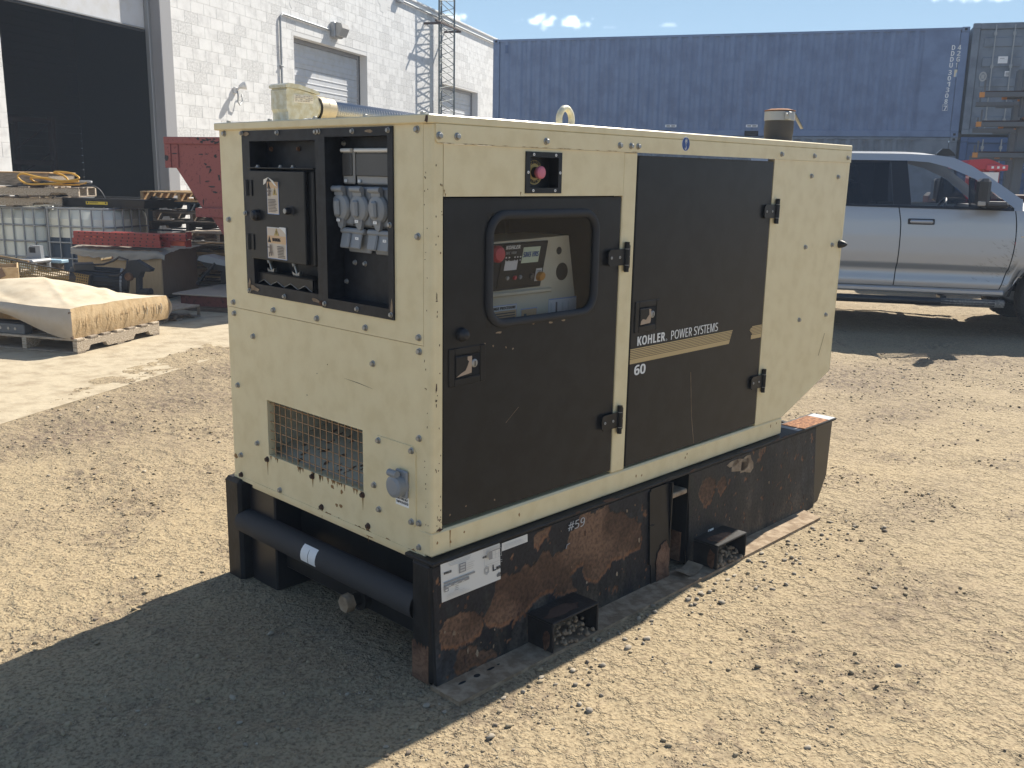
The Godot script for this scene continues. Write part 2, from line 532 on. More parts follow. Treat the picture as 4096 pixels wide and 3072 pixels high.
func clouds() -> ImageTexture:
	var W = 4096
	var H = 2048
	var im = Image.create_empty(W, H, false, Image.FORMAT_RGBA8)
	var f = FastNoiseLite.new()
	f.seed = 5
	f.frequency = 0.06
	f.fractal_octaves = 5
	var put_cloud = func(dir: Vector3, w: float, h: float, dense: float):
		var d = dir.normalized()
		var cu = fposmod(atan2(d.x, -d.z) / TAU, 1.0) * W
		var cv = acos(d.y) / PI * H
		for y in range(int(cv - h * 1.6), int(cv + h * 1.6)):
			for x in range(int(cu - w * 1.6), int(cu + w * 1.6)):
				var dx = (x - cu) / w
				var dy = (y - cv) / h
				if y < 0 or y >= H:
					continue
				var r = dx * dx + dy * dy * (1.0 if dy < 0.0 else 2.2)
				var a = clampf((1.0 - r) * 1.1 + f.get_noise_2d(x * 1.7, y * 2.2) * 1.5 - 0.25, 0.0, 1.0)
				a = a * a * (3.0 - 2.0 * a) * dense
				var xx = posmod(x, W)
				var old = im.get_pixel(xx, y).a
				if a > old:
					im.set_pixel(xx, y, Color(1, 1, 1, a))
	# the clouds seen: directions through their pixels
	for k in [[2158, 82, 13, 4.5, 0.8], [2276, 90, 14, 6.5, 0.95], [2172, 108, 3, 2.5, 0.3], [1818, 72, 8, 5, 0.8], [2672, 98, 7, 1.5, 0.25], [2435, 106, 5, 1.5, 0.2], [3990, -22, 40, 5, 0.6], [3600, 120, 6, 1.5, 0.12]]:
		put_cloud.call(pixel_dir(k[0], k[1]), k[2], k[3], k[4])
	var r = RandomNumberGenerator.new()
	r.seed = 3
	for i in 70:   # the same fair-weather sky round the rest of the compass
		var az = r.randf_range(0.0, TAU)
		var el = r.randf_range(0.09, 0.6)
		var d = Vector3(cos(az) * cos(el), sin(el), sin(az) * cos(el))
		if d.dot(Vector3(0.70, 0.15, -0.68).normalized()) > 0.80:
			continue
		var s = r.randf_range(12.0, 50.0)
		put_cloud.call(d, s, s * r.randf_range(0.25, 0.4), r.randf_range(0.4, 0.9))
	return ImageTexture.create_from_image(im)

func pixel_dir(px: float, py: float) -> Vector3:
	return Basis.from_euler(Vector3(-0.2159, -0.8040, 0.0183)) * Vector3((px - 2048.0) / 3828.25, -(py - 1536.0) / 3828.25, -1.0)

var gn = FastNoiseLite.new()
var gn2 = FastNoiseLite.new()
const DAMP := [[0.4, -3.55, 0.8, 0.5, 0.8], [1.0, -3.9, 0.8, 0.55, 0.9], [1.9, -4.4, 1.0, 0.5, 0.7], [1.3, -3.0, 0.9, 0.35, 0.6], [5.4, -1.2, 1.3, 0.7, 0.75], [6.6, -0.8, 1.2, 0.8, 0.8], [4.5, -0.4, 1.2, 0.3, 0.65], [2.9, 0.35, 0.7, 0.2, 0.5], [1.6, 0.75, 0.5, 0.2, 0.5], [-0.35, -0.1, 0.8, 0.5, 0.55], [0.1, -2.2, 0.5, 0.2, 0.4], [8.5, -1.6, 1.5, 1.2, 0.6]]

func damp(x: float, z: float) -> float:
	var s = 0.0
	for p in DAMP:
		var dx: float = (x - p[0]) / p[2]
		var dz: float = (z - p[1]) / p[3]
		s = maxf(s, p[4] * exp(-(dx * dx + dz * dz)))
	return s

func ud(x: float, z: float) -> Vector2:
	var q = Vector2(x - YARD_O.x, z - YARD_O.z)
	return Vector2(q.x * cos(YARD_T) - q.y * sin(YARD_T), q.x * sin(YARD_T) + q.y * cos(YARD_T))

func near_box(x: float, z: float) -> float:   # 0 on the generator's footprint, 1 well away from it
	var dx = maxf(maxf(-0.1 - x, x - 2.6), 0.0)
	var dz = maxf(maxf(-1.25 - z, z - 0.2), 0.0)
	return clampf(sqrt(dx * dx + dz * dz) / 0.35, 0.0, 1.0)

func gh(x: float, z: float) -> float:
	var k = near_box(x, z)
	var far = clampf((Vector2(x - 2.0, z + 2.0).length() - 14.0) / 10.0, 0.0, 1.0)
	var a = 0.25 + 0.75 * k
	var dm = damp(x, z)
	var h = gn.get_noise_2d(x * 60.0, z * 60.0) * 0.012 * a + gn2.get_noise_2d(x * 300.0, z * 300.0) * 0.006 * a + gn.get_noise_2d(x * 9.0 + 50.0, z * 9.0) * 0.022 * k
	h += dm * (0.012 * gn.get_noise_2d(x * 130.0, z * 130.0) + 0.016 * gn2.get_noise_2d(x * 95.0 + 9.0, z * 95.0) + 0.030 * gn.get_noise_2d((x * 0.69 + z * 0.72) * 22.0, (z * 0.69 - x * 0.72) * 110.0)) * a
	# wheel tracks that pass the end of the machine and run off to the right
	var t = sin((z * 0.95 + x * 0.3) * 2.0 + gn.get_noise_2d(x * 12.0, z * 12.0) * 1.5)
	h -= 0.022 * k * maxf(t, 0.0) * clampf((x - 2.4) * 0.6, 0.0, 1.0)
	var f2 = clampf(gn.get_noise_2d(x * 85.0 + 31.0, z * 85.0) * 2.0, 0.0, 1.0) * k
	h += f2 * 0.012 * gn2.get_noise_2d(x * 420.0, z * 420.0)
	var q = ud(x, z)
	if q.y < 6.3:
		var e = gn.get_noise_2d(x * 30.0, z * 30.0) * 0.45
		h = lerpf(h, -0.035, smoothstep(5.95 + e, 5.45 + e, q.y))
	return h * (1.0 - far)

func ground():
	gn.seed = 4
	gn.frequency = 0.02
	gn.fractal_octaves = 4
	gn2.seed = 9
	gn2.frequency = 0.02
	gn2.fractal_octaves = 3
	var xs = [-2.4]
	while xs[-1] < 2.6:
		xs.append(xs[-1] + 0.014)
	while xs[-1] < 10.0:
		xs.append(xs[-1] + 0.032)
	while xs[-1] < 700.0:
		xs.append(xs[-1] + 0.032 + (xs[-1] - 10.0) * 0.28)
	while xs[0] > -700.0:
		xs.push_front(xs[0] - 0.03 - (-2.4 - xs[0]) * 0.28)
	var zs = [-6.2]
	while zs[-1] < -2.4:
		zs.append(zs[-1] + 0.03)
	while zs[-1] < 1.9:
		zs.append(zs[-1] + 0.014)
	while zs[-1] < 700.0:
		zs.append(zs[-1] + 0.03 + (zs[-1] - 1.9) * 0.28)
	while zs[0] > -700.0:
		zs.push_front(zs[0] - 0.03 - (-6.2 - zs[0]) * 0.28)
	var nx = xs.size()
	var nz = zs.size()
	var v = PackedVector3Array()
	var n = PackedVector3Array()
	var c = PackedColorArray()
	var idx = PackedInt32Array()
	v.resize(nx * nz)
	n.resize(nx * nz)
	c.resize(nx * nz)
	for j in nz:
		for i in nx:
			v[j * nx + i] = Vector3(xs[i], gh(xs[i], zs[j]), zs[j])
	for j in nz:
		for i in nx:
			var dx = v[j * nx + mini(i + 1, nx - 1)] - v[j * nx + maxi(i - 1, 0)]
			var dz = v[mini(j + 1, nz - 1) * nx + i] - v[maxi(j - 1, 0) * nx + i]
			n[j * nx + i] = dz.cross(dx).normalized()
			var p = v[j * nx + i]
			var w = clampf(damp(p.x, p.z) * 1.1 + gn2.get_noise_2d(p.x * 40.0, p.z * 40.0) * 0.5 - 0.12, 0.0, 1.0)
			var hf = gn2.get_noise_2d(p.x * 900.0, p.z * 900.0)
			w = clampf(w * (0.75 + 1.2 * hf), 0.0, 1.0)
			w = maxf(w, clampf((gn.get_noise_2d(p.x * 85.0 + 31.0, p.z * 85.0) * 1.2 + 0.02) * (0.55 + 2.4 * hf), 0.0, 0.75))
			c[j * nx + i] = Color(0.37, 0.296, 0.184).lerp(Color(0.19, 0.145, 0.10), w)
	for j in nz - 1:
		for i in nx - 1:
			var a = j * nx + i
			idx.append_array([a, a + 1, a + nx, a + 1, a + nx + 1, a + nx])
	var arr = []
	arr.resize(Mesh.ARRAY_MAX)
	arr[Mesh.ARRAY_VERTEX] = v
	arr[Mesh.ARRAY_NORMAL] = n
	arr[Mesh.ARRAY_COLOR] = c
	arr[Mesh.ARRAY_INDEX] = idx
	var m = ArrayMesh.new()
	m.add_surface_from_arrays(Mesh.PRIMITIVE_TRIANGLES, arr)
	put(m, "ground", M.soil, self).set_meta("kind", "structure")
	# the concrete apron before the warehouse, its edge lost under dirt
	var s = bx("pavement", M.concrete, self, -16.0, -0.2, 0.0, 30.0, 0.0, 6.1)
	s.position = YARD_O
	s.rotation.y = YARD_T
	s.set_meta("kind", "structure")

func gravel():   # loose stones and clods, more of them near the lens
	var shapes = []
	for k in 3:
		var r = RandomNumberGenerator.new()
		r.seed = 20 + k
		var ico = SphereMesh.new()
		ico.radial_segments = 7
		ico.rings = 3
		ico.radius = 0.5
		ico.height = 1.0
		var a = ico.get_mesh_arrays()
		var vv: PackedVector3Array = a[Mesh.ARRAY_VERTEX]
		var nz = FastNoiseLite.new()
		nz.seed = 30 + k
		nz.frequency = 0.9
		for i in vv.size():
			vv[i] = vv[i] * (1.0 + 0.75 * nz.get_noise_3dv(vv[i] * 2.0)) * Vector3(1.0, 0.72, 0.85)
		a[Mesh.ARRAY_VERTEX] = vv
		var st = SurfaceTool.new()
		st.create_from_arrays(a)
		st.generate_normals()
		shapes.append(st.commit())
	var lists = [[], [], []]
	var r = RandomNumberGenerator.new()
	r.seed = 77
	var add = func(x: float, z: float, s: float, pale: bool):
		var q = ud(x, z)
		if q.y < 5.5 and not (q.y > 5.0 and r.randf() < 0.15):
			return
		if x > 0.0 and x < 2.45 and z > -1.1 and z < 0.03:
			return
		if x > 7.0:
			return
		var b = Basis.from_euler(Vector3(r.randf() * 0.6, r.randf() * TAU, r.randf() * 0.6)).scaled(Vector3(s * r.randf_range(0.8, 1.4), s * r.randf_range(0.6, 1.0), s))
		var k = r.randf_range(0.72, 1.08)
		var col = Color(0.36, 0.285, 0.18) * k
		if pale:
			col = Color(0.42, 0.36, 0.27).lerp(Color(0.25, 0.21, 0.16), r.randf())
		elif r.randf() < 0.15:
			col = Color(0.19, 0.15, 0.11)
		lists[r.randi() % 3].append([Transform3D(b, Vector3(x, gh(x, z) + s * 0.16, z)), col])
	for i in 80000:
		var z = 1.9 - pow(r.randf(), 1.0) * 4.6
		var x = -2.2 + r.randf() * 5.6
		var dm = damp(x, z)
		var cl = gn.get_noise_2d(x * 85.0 + 31.0, z * 85.0)
		if r.randf() > 0.22 + dm * 0.9 + cl * 2.2:
			continue
		add.call(x, z, 0.0022 + 0.0075 * pow(r.randf(), 4.0), r.randf() < 0.12)
	for i in 40000:
		var x = -1.5 + r.randf() * 8.5
		var z = -6.0 + r.randf() * 7.0
		var dm = damp(x, z)
		if r.randf() > 0.2 + dm + gn.get_noise_2d(x * 85.0 + 31.0, z * 85.0) * 1.6:
			continue
		add.call(x, z, 0.004 + 0.018 * pow(r.randf(), 5.0), r.randf() < 0.12)
	for i in 260:   # pebbles kicked up beside the foot plate
		add.call(r.randf_range(-0.2, 2.3), r.randfn(0.27, 0.09), 0.008 + 0.017 * pow(r.randf(), 2.0), r.randf() < 0.6)
	for k in 3:
		var mm = MultiMesh.new()
		mm.transform_format = MultiMesh.TRANSFORM_3D
		mm.use_colors = true
		mm.mesh = shapes[k]
		mm.instance_count = lists[k].size()
		for i in lists[k].size():
			mm.set_instance_transform(i, lists[k][i][0])
			mm.set_instance_color(i, lists[k][i][1])
		var o = MultiMeshInstance3D.new()
		o.multimesh = mm
		o.material_override = M.pebble
		o.name = numbered("gravel", self)
		o.set_meta("kind", "stuff")
		add_child(o, true)

func spans(a: float, b: float, holes: Array) -> Array:   # [a, b] less the holes
	var out = [[a, b]]
	for h in holes:
		var nx = []
		for s in out:
			if h[1] <= s[0] or h[0] >= s[1]:
				nx.append(s)
				continue
			if h[0] > s[0]:
				nx.append([s[0], h[0]])
			if h[1] < s[1]:
				nx.append([h[1], s[1]])
		out = nx
	return out

func warehouse():
	var b = thing("warehouse", "long white painted block warehouse with one bay door raised on a dark inside", "building", YARD_O, YARD_T)
	var TOP = 6.1
	var holes = [[-4.25, -0.41, 0.0, 4.9], [3.9, 7.62, 0.0, 4.31], [12.94, 16.5, 0.0, 4.15]]
	var core = MB.new()
	for s in [[-14.0, -4.25, 0.0, TOP], [-4.25, -0.41, 4.9, TOP], [-0.41, 3.9, 0.0, TOP], [3.9, 7.62, 4.31, TOP], [7.62, 12.94, 0.0, TOP], [12.94, 16.5, 4.15, TOP], [16.5, 26.0, 0.0, TOP]]:
		core.box(s[0], s[2], -0.2, s[1], s[3], -0.004)
	var wall = obj(core, "wall", M.mortar, b)
	var shared = {}
	var one = func(w: float) -> ArrayMesh:
		var key = roundi(w * 1000.0)
		if not shared.has(key):
			var mb = MB.new()
			mb.box(-w / 2.0, -0.098, -0.05, w / 2.0, 0.098, 0.0, 0.0025)
			shared[key] = mb.mesh()
		return shared[key]
	var rest = MB.new()
	var rest2 = MB.new()
	var count = 0
	for row in 31:
		var y0 = row * 0.2
		var y1 = minf(y0 + 0.2, TOP)
		if y1 - y0 < 0.15:
			continue
		var cut = []
		for h in holes:
			if y0 + 0.1 < h[3]:
				cut.append([h[0], h[1]])
		var u = -14.0 + (0.2 if row % 2 else 0.0)
		while u < 26.0:
			for s in spans(u, minf(u + 0.4, 26.0), cut):
				var w: float = s[1] - s[0] - 0.004
				if w < 0.03:
					continue
				var cu: float = (s[0] + s[1]) / 2.0
				var worn = gn.get_noise_2d(cu * 42.0, y0 * 60.0) > 0.25 or rng.randf() < 0.06
				var out = rng.randf_range(0.0, 0.001)
				if count < 300 and y0 > 1.1 and ((cu > -0.41 and cu < 3.9) or (cu < -4.25 and cu > -5.3 and y0 < 4.4)):
					count += 1
					put(one.call(w), "block", M.block_worn if worn else M.block_white, wall, Transform3D(Basis.IDENTITY, Vector3(cu, y0 + 0.1, out)))
				else:
					var mb: MB = rest2 if worn else rest
					mb.box(s[0] + 0.002, y0 + 0.002, -0.05, s[1] - 0.002, y0 + 0.198, out, 0.0025)
			u += 0.4
	obj(rest, "block_courses", M.block_white, wall).set_meta("kind", "stuff")
	obj(rest2, "worn_block_courses", M.block_worn, wall).set_meta("kind", "stuff")
	bx("roof_cap", M.block_white, b, -14.1, TOP + 0.002, -0.25, 26.1, TOP + 0.06, 0.03, 0.01)
	bx("roof", M.mortar, b, -14.0, TOP - 0.35, -14.0, 26.0, TOP - 0.15, -0.21)
	bx("end_wall", M.mortar, b, 25.8, 0.0, -14.0, 26.0, TOP - 0.36, -0.21)
	bx("end_wall", M.mortar, b, -14.0, 0.0, -14.0, -13.8, TOP - 0.36, -0.21)
	# the bay that stands open: its lining, its steel posts, its door
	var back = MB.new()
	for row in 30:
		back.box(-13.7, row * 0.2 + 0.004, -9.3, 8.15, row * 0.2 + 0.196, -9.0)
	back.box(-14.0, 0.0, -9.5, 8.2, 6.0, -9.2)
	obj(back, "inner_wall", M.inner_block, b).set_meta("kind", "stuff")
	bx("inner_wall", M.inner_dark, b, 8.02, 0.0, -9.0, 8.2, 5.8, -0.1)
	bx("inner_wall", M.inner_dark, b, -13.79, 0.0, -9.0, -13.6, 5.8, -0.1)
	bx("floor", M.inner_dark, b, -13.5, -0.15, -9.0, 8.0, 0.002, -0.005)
	bx("door_post", M.post_grey, b, -0.73, 0.0, -0.22, -0.412, 4.9, 0.02, 0.01)
	bx("door_track", M.galv, b, -0.80, 0.0, -0.24, -0.735, 4.9, -0.16, 0.008)
	bx("door_track", M.dark, b, -4.245, 0.0, -0.24, -4.18, 4.9, -0.16, 0.008)
	var dr = bx("overhead_door", M.door_white, b, -4.24, 3.78, -0.30, -0.78, 4.89, -0.26)
	for k in 2:
		bx("panel", M.door_white, dr, -4.24, 3.78 + k * 0.56, -0.258, -0.785, 3.78 + k * 0.56 + 0.552, -0.245, 0.006)
	bx("bottom_seal", M.rubber, dr, -4.24, 3.735, -0.29, -0.785, 3.779, -0.25, 0.008)
	bx("bottom_rail", M.galv, dr, -4.24, 3.782, -0.244, -0.785, 3.80, -0.236)
	# the two shut doors
	for h in [[3.9, 7.62, 4.31], [12.94, 16.5, 4.15]]:
		var fr = MB.new()
		fr.box(h[0] - 0.001, 0.0, -0.3, h[0] + 0.07, h[2], -0.23)
		fr.box(h[1] - 0.07, 0.0, -0.3, h[1] + 0.001, h[2], -0.23)
		fr.box(h[0] + 0.07, h[2] - 0.08, -0.3, h[1] - 0.07, h[2] + 0.001, -0.23)
		obj(fr, "door_frame", M.post_grey, b)
		var d = bx("overhead_door", M.door_white, b, h[0] + 0.06, 0.0, -0.32, h[1] - 0.06, h[2] - 0.07, -0.27)
		var y = 0.0
		while y < h[2] - 0.1:
			var top = minf(y + 0.53, h[2] - 0.09)
			var p = MB.new()
			p.box(h[0] + 0.07, y + 0.004, -0.268, h[1] - 0.07, top - 0.004, -0.252, 0.005)
			var g = y + 0.1
			while g < top - 0.08:
				p.box(h[0] + 0.075, g, -0.254, h[1] - 0.075, g + 0.03, -0.243, 0.005)
				g += 0.13
			obj(p, "panel", M.door_white, d)
			y += 0.53
	# racking that shows faintly inside
	var rk = thing("storage_rack", "dark red brown storage rack inside the open warehouse bay", "rack", yard(-1.6, 0.0, -4.6), YARD_T)
	for x in [-2.6, -0.1, 2.4]:
		for z in [0.0, 0.9]:
			bx("upright", M.rack_brown, rk, x - 0.05, 0.0, z - 0.05, x + 0.05, 2.45, z + 0.05, 0.006)
		for k in 4:
			var br = MB.new()
			br.cyl(Vector3(x, 0.2 + k * 0.55, 0.05), Vector3(x, 0.65 + k * 0.55, 0.85), 0.018, 0.018, 6)
			obj(br, "brace", M.rack_brown, rk)
	for y in [0.45, 1.0, 1.5, 2.3]:
		for z in [0.0, 0.9]:
			bx("beam", M.rack_brown, rk, -2.54, y, z - 0.03, 2.34, y + 0.1, z + 0.03, 0.006)
	# conduits and lamps on the wall
	var cd = thing("conduit", "thin steel conduit bent over to the lamp above the middle shut door", "pipe", YARD_O, YARD_T)
	var mb = MB.new()
	mb.tube([Vector3(3.29, 1.0, 0.03), Vector3(3.29, 4.5, 0.03), Vector3(3.31, 4.6, 0.03), Vector3(3.39, 4.655, 0.03), Vector3(3.5, 4.66, 0.03), Vector3(5.55, 4.64, 0.03)], 0.022, 8)
	obj(mb, "pipe", M.galv, cd)
	for q in [[3.29, 2.4], [3.29, 3.6]]:
		bx("strap", M.galv, cd, q[0] - 0.05, q[1], 0.004, q[0] + 0.05, q[1] + 0.03, 0.056, 0.004)
	var rc = thing("conduit", "long conduit running just under the warehouse roof edge", "pipe", YARD_O, YARD_T)
	mb = MB.new()
	mb.tube([Vector3(9.7, 5.97, 0.04), Vector3(25.0, 5.93, 0.04)], 0.03, 8)
	obj(mb, "pipe", M.galv, rc)
	bx("junction_box", M.galv, rc, 9.45, 5.9, 0.005, 9.75, 6.05, 0.12, 0.01)
	var lp = thing("wall_lamp", "grey wall pack lamp above the middle shut door", "lamp", yard(5.83, 4.5, 0.0), YARD_T)
	bx("housing", M.galv, lp, -0.24, 0.0, 0.008, 0.2, 0.33, 0.13, 0.02)
	mb = MB.new()
	mb.xf = Transform3D(Basis(Vector3(0, 0, 1), Vector3(0, 1, 0), Vector3(-1, 0, 0)), Vector3(0.18, 0, 0))
	mb.prism([[0.132, 0.03], [0.22, 0.03], [0.30, 0.2], [0.27, 0.3], [0.132, 0.33]], 0.0, 0.36)
	obj(mb, "lens", M.grey_light, lp)
	var sm = thing("wall_lamp", "small twin head flood lamp between the open bay and the middle door", "lamp", yard(1.5, 2.98, 0.0), YARD_T)
	bx("base", M.block_white, sm, -0.06, -0.06, 0.006, 0.06, 0.06, 0.06, 0.01)
	mb = MB.new()
	mb.lathe([[0.0, 0.0], [0.03, 0.0], [0.075, 0.1], [0.08, 0.13], [0.0, 0.125]], Vector3(0.02, 0.06, 0.09), Vector3(0.5, 0.25, 0.6), 12)
	mb.cyl(Vector3(0, 0, 0.05), Vector3(0.03, 0.07, 0.11), 0.02, 0.02, 8)
	obj(mb, "head", M.block_white, sm)
	mb = MB.new()
	mb.tube([Vector3(0.03, 0.02, 0.05), Vector3(-0.02, -0.1, 0.09), Vector3(-0.02, -0.22, 0.08), Vector3(0.06, -0.27, 0.07), Vector3(0.14, -0.18, 0.08), Vector3(0.16, -0.06, 0.06), Vector3(0.2, -0.1, 0.03)], 0.012, 6)
	obj(mb, "cable", M.galv, sm)
	# patches of flaking paint
	for q in [[8.62, 5.72, 0.35, 0.16], [9.0, 5.82, 0.2, 0.12], [3.9, 4.95, 0.1, 0.09], [10.73, 3.76, 0.13, 0.14], [-4.7, 2.05, 0.09, 0.03]]:
		mb = MB.new()
		mb.prism(blob(q[0], q[1], q[2], q[3], 13, 0.45), 0.0, 0.0045)
		obj(mb, "flaked_patch", M.mortar if q[0] > 0 else M.dark_mark, b)

func corner_fitting(mb: MB, x: float, y: float, z: float, sx: float):
	mb.box(x, y, z, x + 0.178 * sx, y + 0.118, z - 0.162, 0.008)

func container(t: Node3D, L: float, paint: Material, deep: Material):   # local: x along the side seen, z = 0 its outer plane, the rest behind
	var H = 2.59
	var P = MB.new()
	# corrugated side
	var a = 0.07
	var xs = [0.2, 0.32, 0.37, 0.44, 0.5, 0.68]
	var zz = [-0.04, -0.04, -0.012, -0.012, -0.045, -0.045]
	var x = 0.68
	while x < L - 1.1:
		xs.append_array([x + 0.058, x + 0.138, x + 0.196, x + 0.278])
		zz.append_array([-0.008, -0.008, -0.05, -0.05])
		x += 0.278
	xs.append_array([L - 1.0, L - 0.2])
	zz.append_array([-0.014, -0.014])
	for i in xs.size() - 1:
		P.quad(Vector3(xs[i], 0.16, zz[i]), Vector3(xs[i + 1], 0.16, zz[i + 1]), Vector3(xs[i + 1], H - 0.06, zz[i + 1]), Vector3(xs[i], H - 0.06, zz[i]))
	P.box(0.2, 0.16, -0.06, L - 0.2, H - 0.06, -0.056)
	obj(P, "side_panel", paint, t)
	var back = MB.new()
	back.box(0.1, 0.1, -2.4, L - 0.1, H - 0.02, -2.36)
	back.box(0.03, 0.1, -2.35, 0.06, H - 0.04, -0.1)
	obj(back, "far_panel", paint, t)
	bx("roof", paint, t, 0.05, H - 0.03, -2.4, L - 0.05, H - 0.004, -0.055)
	bx("top_rail", paint, t, 0.18, H - 0.075, -0.06, L - 0.18, H - 0.012, -0.004, 0.008)
	var br = MB.new()
	for s in spans(0.18, L - 0.18, [[4.77, 5.13], [7.06, 7.42]]):
		br.box(s[0], 0.0, -0.05, s[1], 0.158, -0.003, 0.006)
	obj(br, "bottom_rail", paint, t)
	for s in [[4.77, 5.13], [7.06, 7.42]]:
		bx("fork_pocket", M.dark, t, s[0], 0.02, -0.4, s[1], 0.14, -0.06)
		bx("pocket_strap", paint, t, s[0] - 0.002, 0.135, -0.05, s[1] + 0.002, 0.157, -0.004)
	for e in [[0.0, 1.0], [L, -1.0]]:
		bx("corner_post", paint, t, e[0], 0.119, -0.15, e[0] + 0.19 * e[1], H - 0.119, -0.002, 0.012)
		var f = MB.new()
		corner_fitting(f, e[0], 0.0, 0.003, e[1])
		corner_fitting(f, e[0], H - 0.118, 0.003, e[1])
		obj(f, "corner_casting", paint, t)
		for y in [0.06, H - 0.06]:
			var h = MB.new()
			h.xf = Transform3D(Basis.IDENTITY, Vector3(e[0] + 0.09 * e[1], y, 0.0))
			h.prism([[-0.03, -0.025], [0.03, -0.025], [0.03, 0.03], [-0.03, 0.03]], 0.001, 0.0045)
			obj(h, "casting_hole", M.dark, t)
	bx("floor", deep, t, 0.05, 0.06, -2.35, L - 0.05, 0.1, -0.07)

func containers():
	var turn = deg_to_rad(-64.2)
	var bs = Basis(Vector3.UP, turn)
	var o = Vector3(18.1664, 0.0, -18.1645)
	var L = 12.24
	var up = thing("shipping_container", "blue forty foot shipping container on top of the stack, white numbers at its right end", "container", o + Vector3(0, 2.592, 0), turn)
	container(up, L, M.container_blue, M.container_deep)
	var id = "DDDU3013087"
	var y = 2.06
	for i in id.length():
		words(id[i], "lettering", M.white_ink, up, 11.875 - i * 0.004, y, 0.078, 0.112, Transform3D(Basis.IDENTITY, Vector3(0, 0, -0.012)), true, 0.003)
		y -= 0.137 if i != 3 else 0.17
		if i == 9:
			y -= 0.02
	var fr = MB.new()
	for q in [[11.81, 0.628, 11.93, 0.636], [11.81, 0.77, 11.93, 0.778], [11.81, 0.628, 11.816, 0.778], [11.924, 0.628, 11.93, 0.778]]:
		fr.box(q[0], q[1], -0.0125, q[2], q[3], -0.009)
	obj(fr, "lettering_frame", M.white_ink, up)
	var kind = "42G1"
	for i in 4:
		words(kind[i], "lettering", M.white_ink, up, 12.005, 2.06 - i * 0.137, 0.078 if i < 3 else 0.03, 0.112, Transform3D(Basis.IDENTITY, Vector3(0, 0, -0.001)), true, 0.003)
	card("sticker", up, Transform3D(Basis.IDENTITY, Vector3(11.99, 1.43, -0.011)), [[0.0, 0.0, 0.1, 0.17, lin(0.10, 0.2, 0.35)], [0.0, 0.0, 0.04, 0.17, lin(0.5, 0.36, 0.16)], [0.0, 0.1, 0.1, 0.17, lin(0.5, 0.36, 0.16)]])
	for s in [[4.96, 0.22], [7.09, 0.225]]:
		card("sticker", up, Transform3D(Basis.IDENTITY, Vector3(s[0], s[1], -0.008)), [[0, 0, 0.3, 0.065, lin(0.65, 0.65, 0.65)], [0.03, 0.018, 0.13, 0.046, M.ink.albedo_color], [0.16, 0.018, 0.27, 0.046, M.ink.albedo_color]])
	bx("vent", M.container_deep, up, 0.36, 2.21, -0.012, 0.45, 2.43, 0.012, 0.01)
	var low = thing("shipping_container", "grey blue shipping container underneath the blue one", "container", o, turn)
	container(low, L, M.container_grey, M.container_deep)
	# a second pair stands end on beside them
	for k in 2:
		var paint: Material = M.container_grey if k == 1 else M.container_deep
		var t = thing("shipping_container", ["lower end-on container with blue doors behind the steel rack", "grey container seen end on, doors shut, right of the blue one"][k], "container", o + bs * Vector3(L + 0.06, 2.592 * k + (0.06 if k else 0.0), 0.1), turn)
		bx("body", paint, t, 0.03, 0.1, -6.0, 2.41, 2.56, -0.1)
		for x in [0.0, 2.28]:
			bx("corner_post", paint, t, x, 0.12, -0.16, x + 0.16, 2.47, 0.0, 0.012)
			var f = MB.new()
			corner_fitting(f, x, 0.0, 0.004, 0.9)
			corner_fitting(f, x, 2.472, 0.004, 0.9)
			obj(f, "corner_casting", paint, t)
		bx("header", paint, t, 0.16, 2.45, -0.12, 2.28, 2.588, -0.002, 0.01)
		bx("sill", paint, t, 0.16, 0.0, -0.12, 2.28, 0.14, -0.002, 0.01)
		for s in [0.17, 1.225]:
			var d = MB.new()
			d.box(s, 0.145, -0.1, s + 1.045, 2.445, -0.05, 0.008)
			for r in 5:
				d.box(s + 0.1, 0.2 + r * 0.46, -0.052, s + 0.95, 0.42 + r * 0.46, -0.02, 0.014)
			var dd = obj(d, "door", paint, t)
			for x in [0.33, 0.74]:
				var rod = MB.new()
				rod.cyl(Vector3(s + x, 0.05, 0.012), Vector3(s + x, 2.54, 0.012), 0.017, 0.017, 10)
				for q in [0.3, 0.95, 1.55, 2.3]:
					rod.box(s + x - 0.035, q, -0.02, s + x + 0.035, q + 0.08, 0.022, 0.006)
				obj(rod, "lock_rod", M.galv, dd)
		if k == 1:
			card("sticker", t, Transform3D(Basis.IDENTITY, Vector3(0.62, 1.66, -0.018)), [[0, 0, 0.21, 0.16, lin(0.6, 0.6, 0.6)], [0.02, 0.08, 0.19, 0.085, M.steel_grey.albedo_color], [0.02, 0.05, 0.16, 0.055, M.steel_grey.albedo_color], [0.04, 0.11, 0.14, 0.12, M.ink.albedo_color]])
			card("sticker", t, Transform3D(Basis.IDENTITY, Vector3(0.80, 1.36, -0.018)), [[0, 0, 0.13, 0.12, lin(0.55, 0.55, 0.55)], [0.02, 0.02, 0.11, 0.04, M.ink.albedo_color], [0.02, 0.055, 0.11, 0.07, M.ink.albedo_color], [0.02, 0.085, 0.11, 0.095, M.ink.albedo_color]])
			var rg = MB.new()
			rg.xf = Transform3D(Basis(Vector3(0.75, 0, 0), Vector3(0, 1, 0), Vector3(0, 0, 1)), Vector3(0.33, 1.36, -0.018))
			rg.lathe([[0.115, 0.0], [0.115, 0.004], [0.075, 0.004], [0.075, 0.0]], Vector3.ZERO, Vector3(0, 0, 1), 24)
			rg.box(-0.05, -0.05, 0.0, 0.05, 0.05, 0.003)
			obj(rg, "sticker", M.chalk, t)

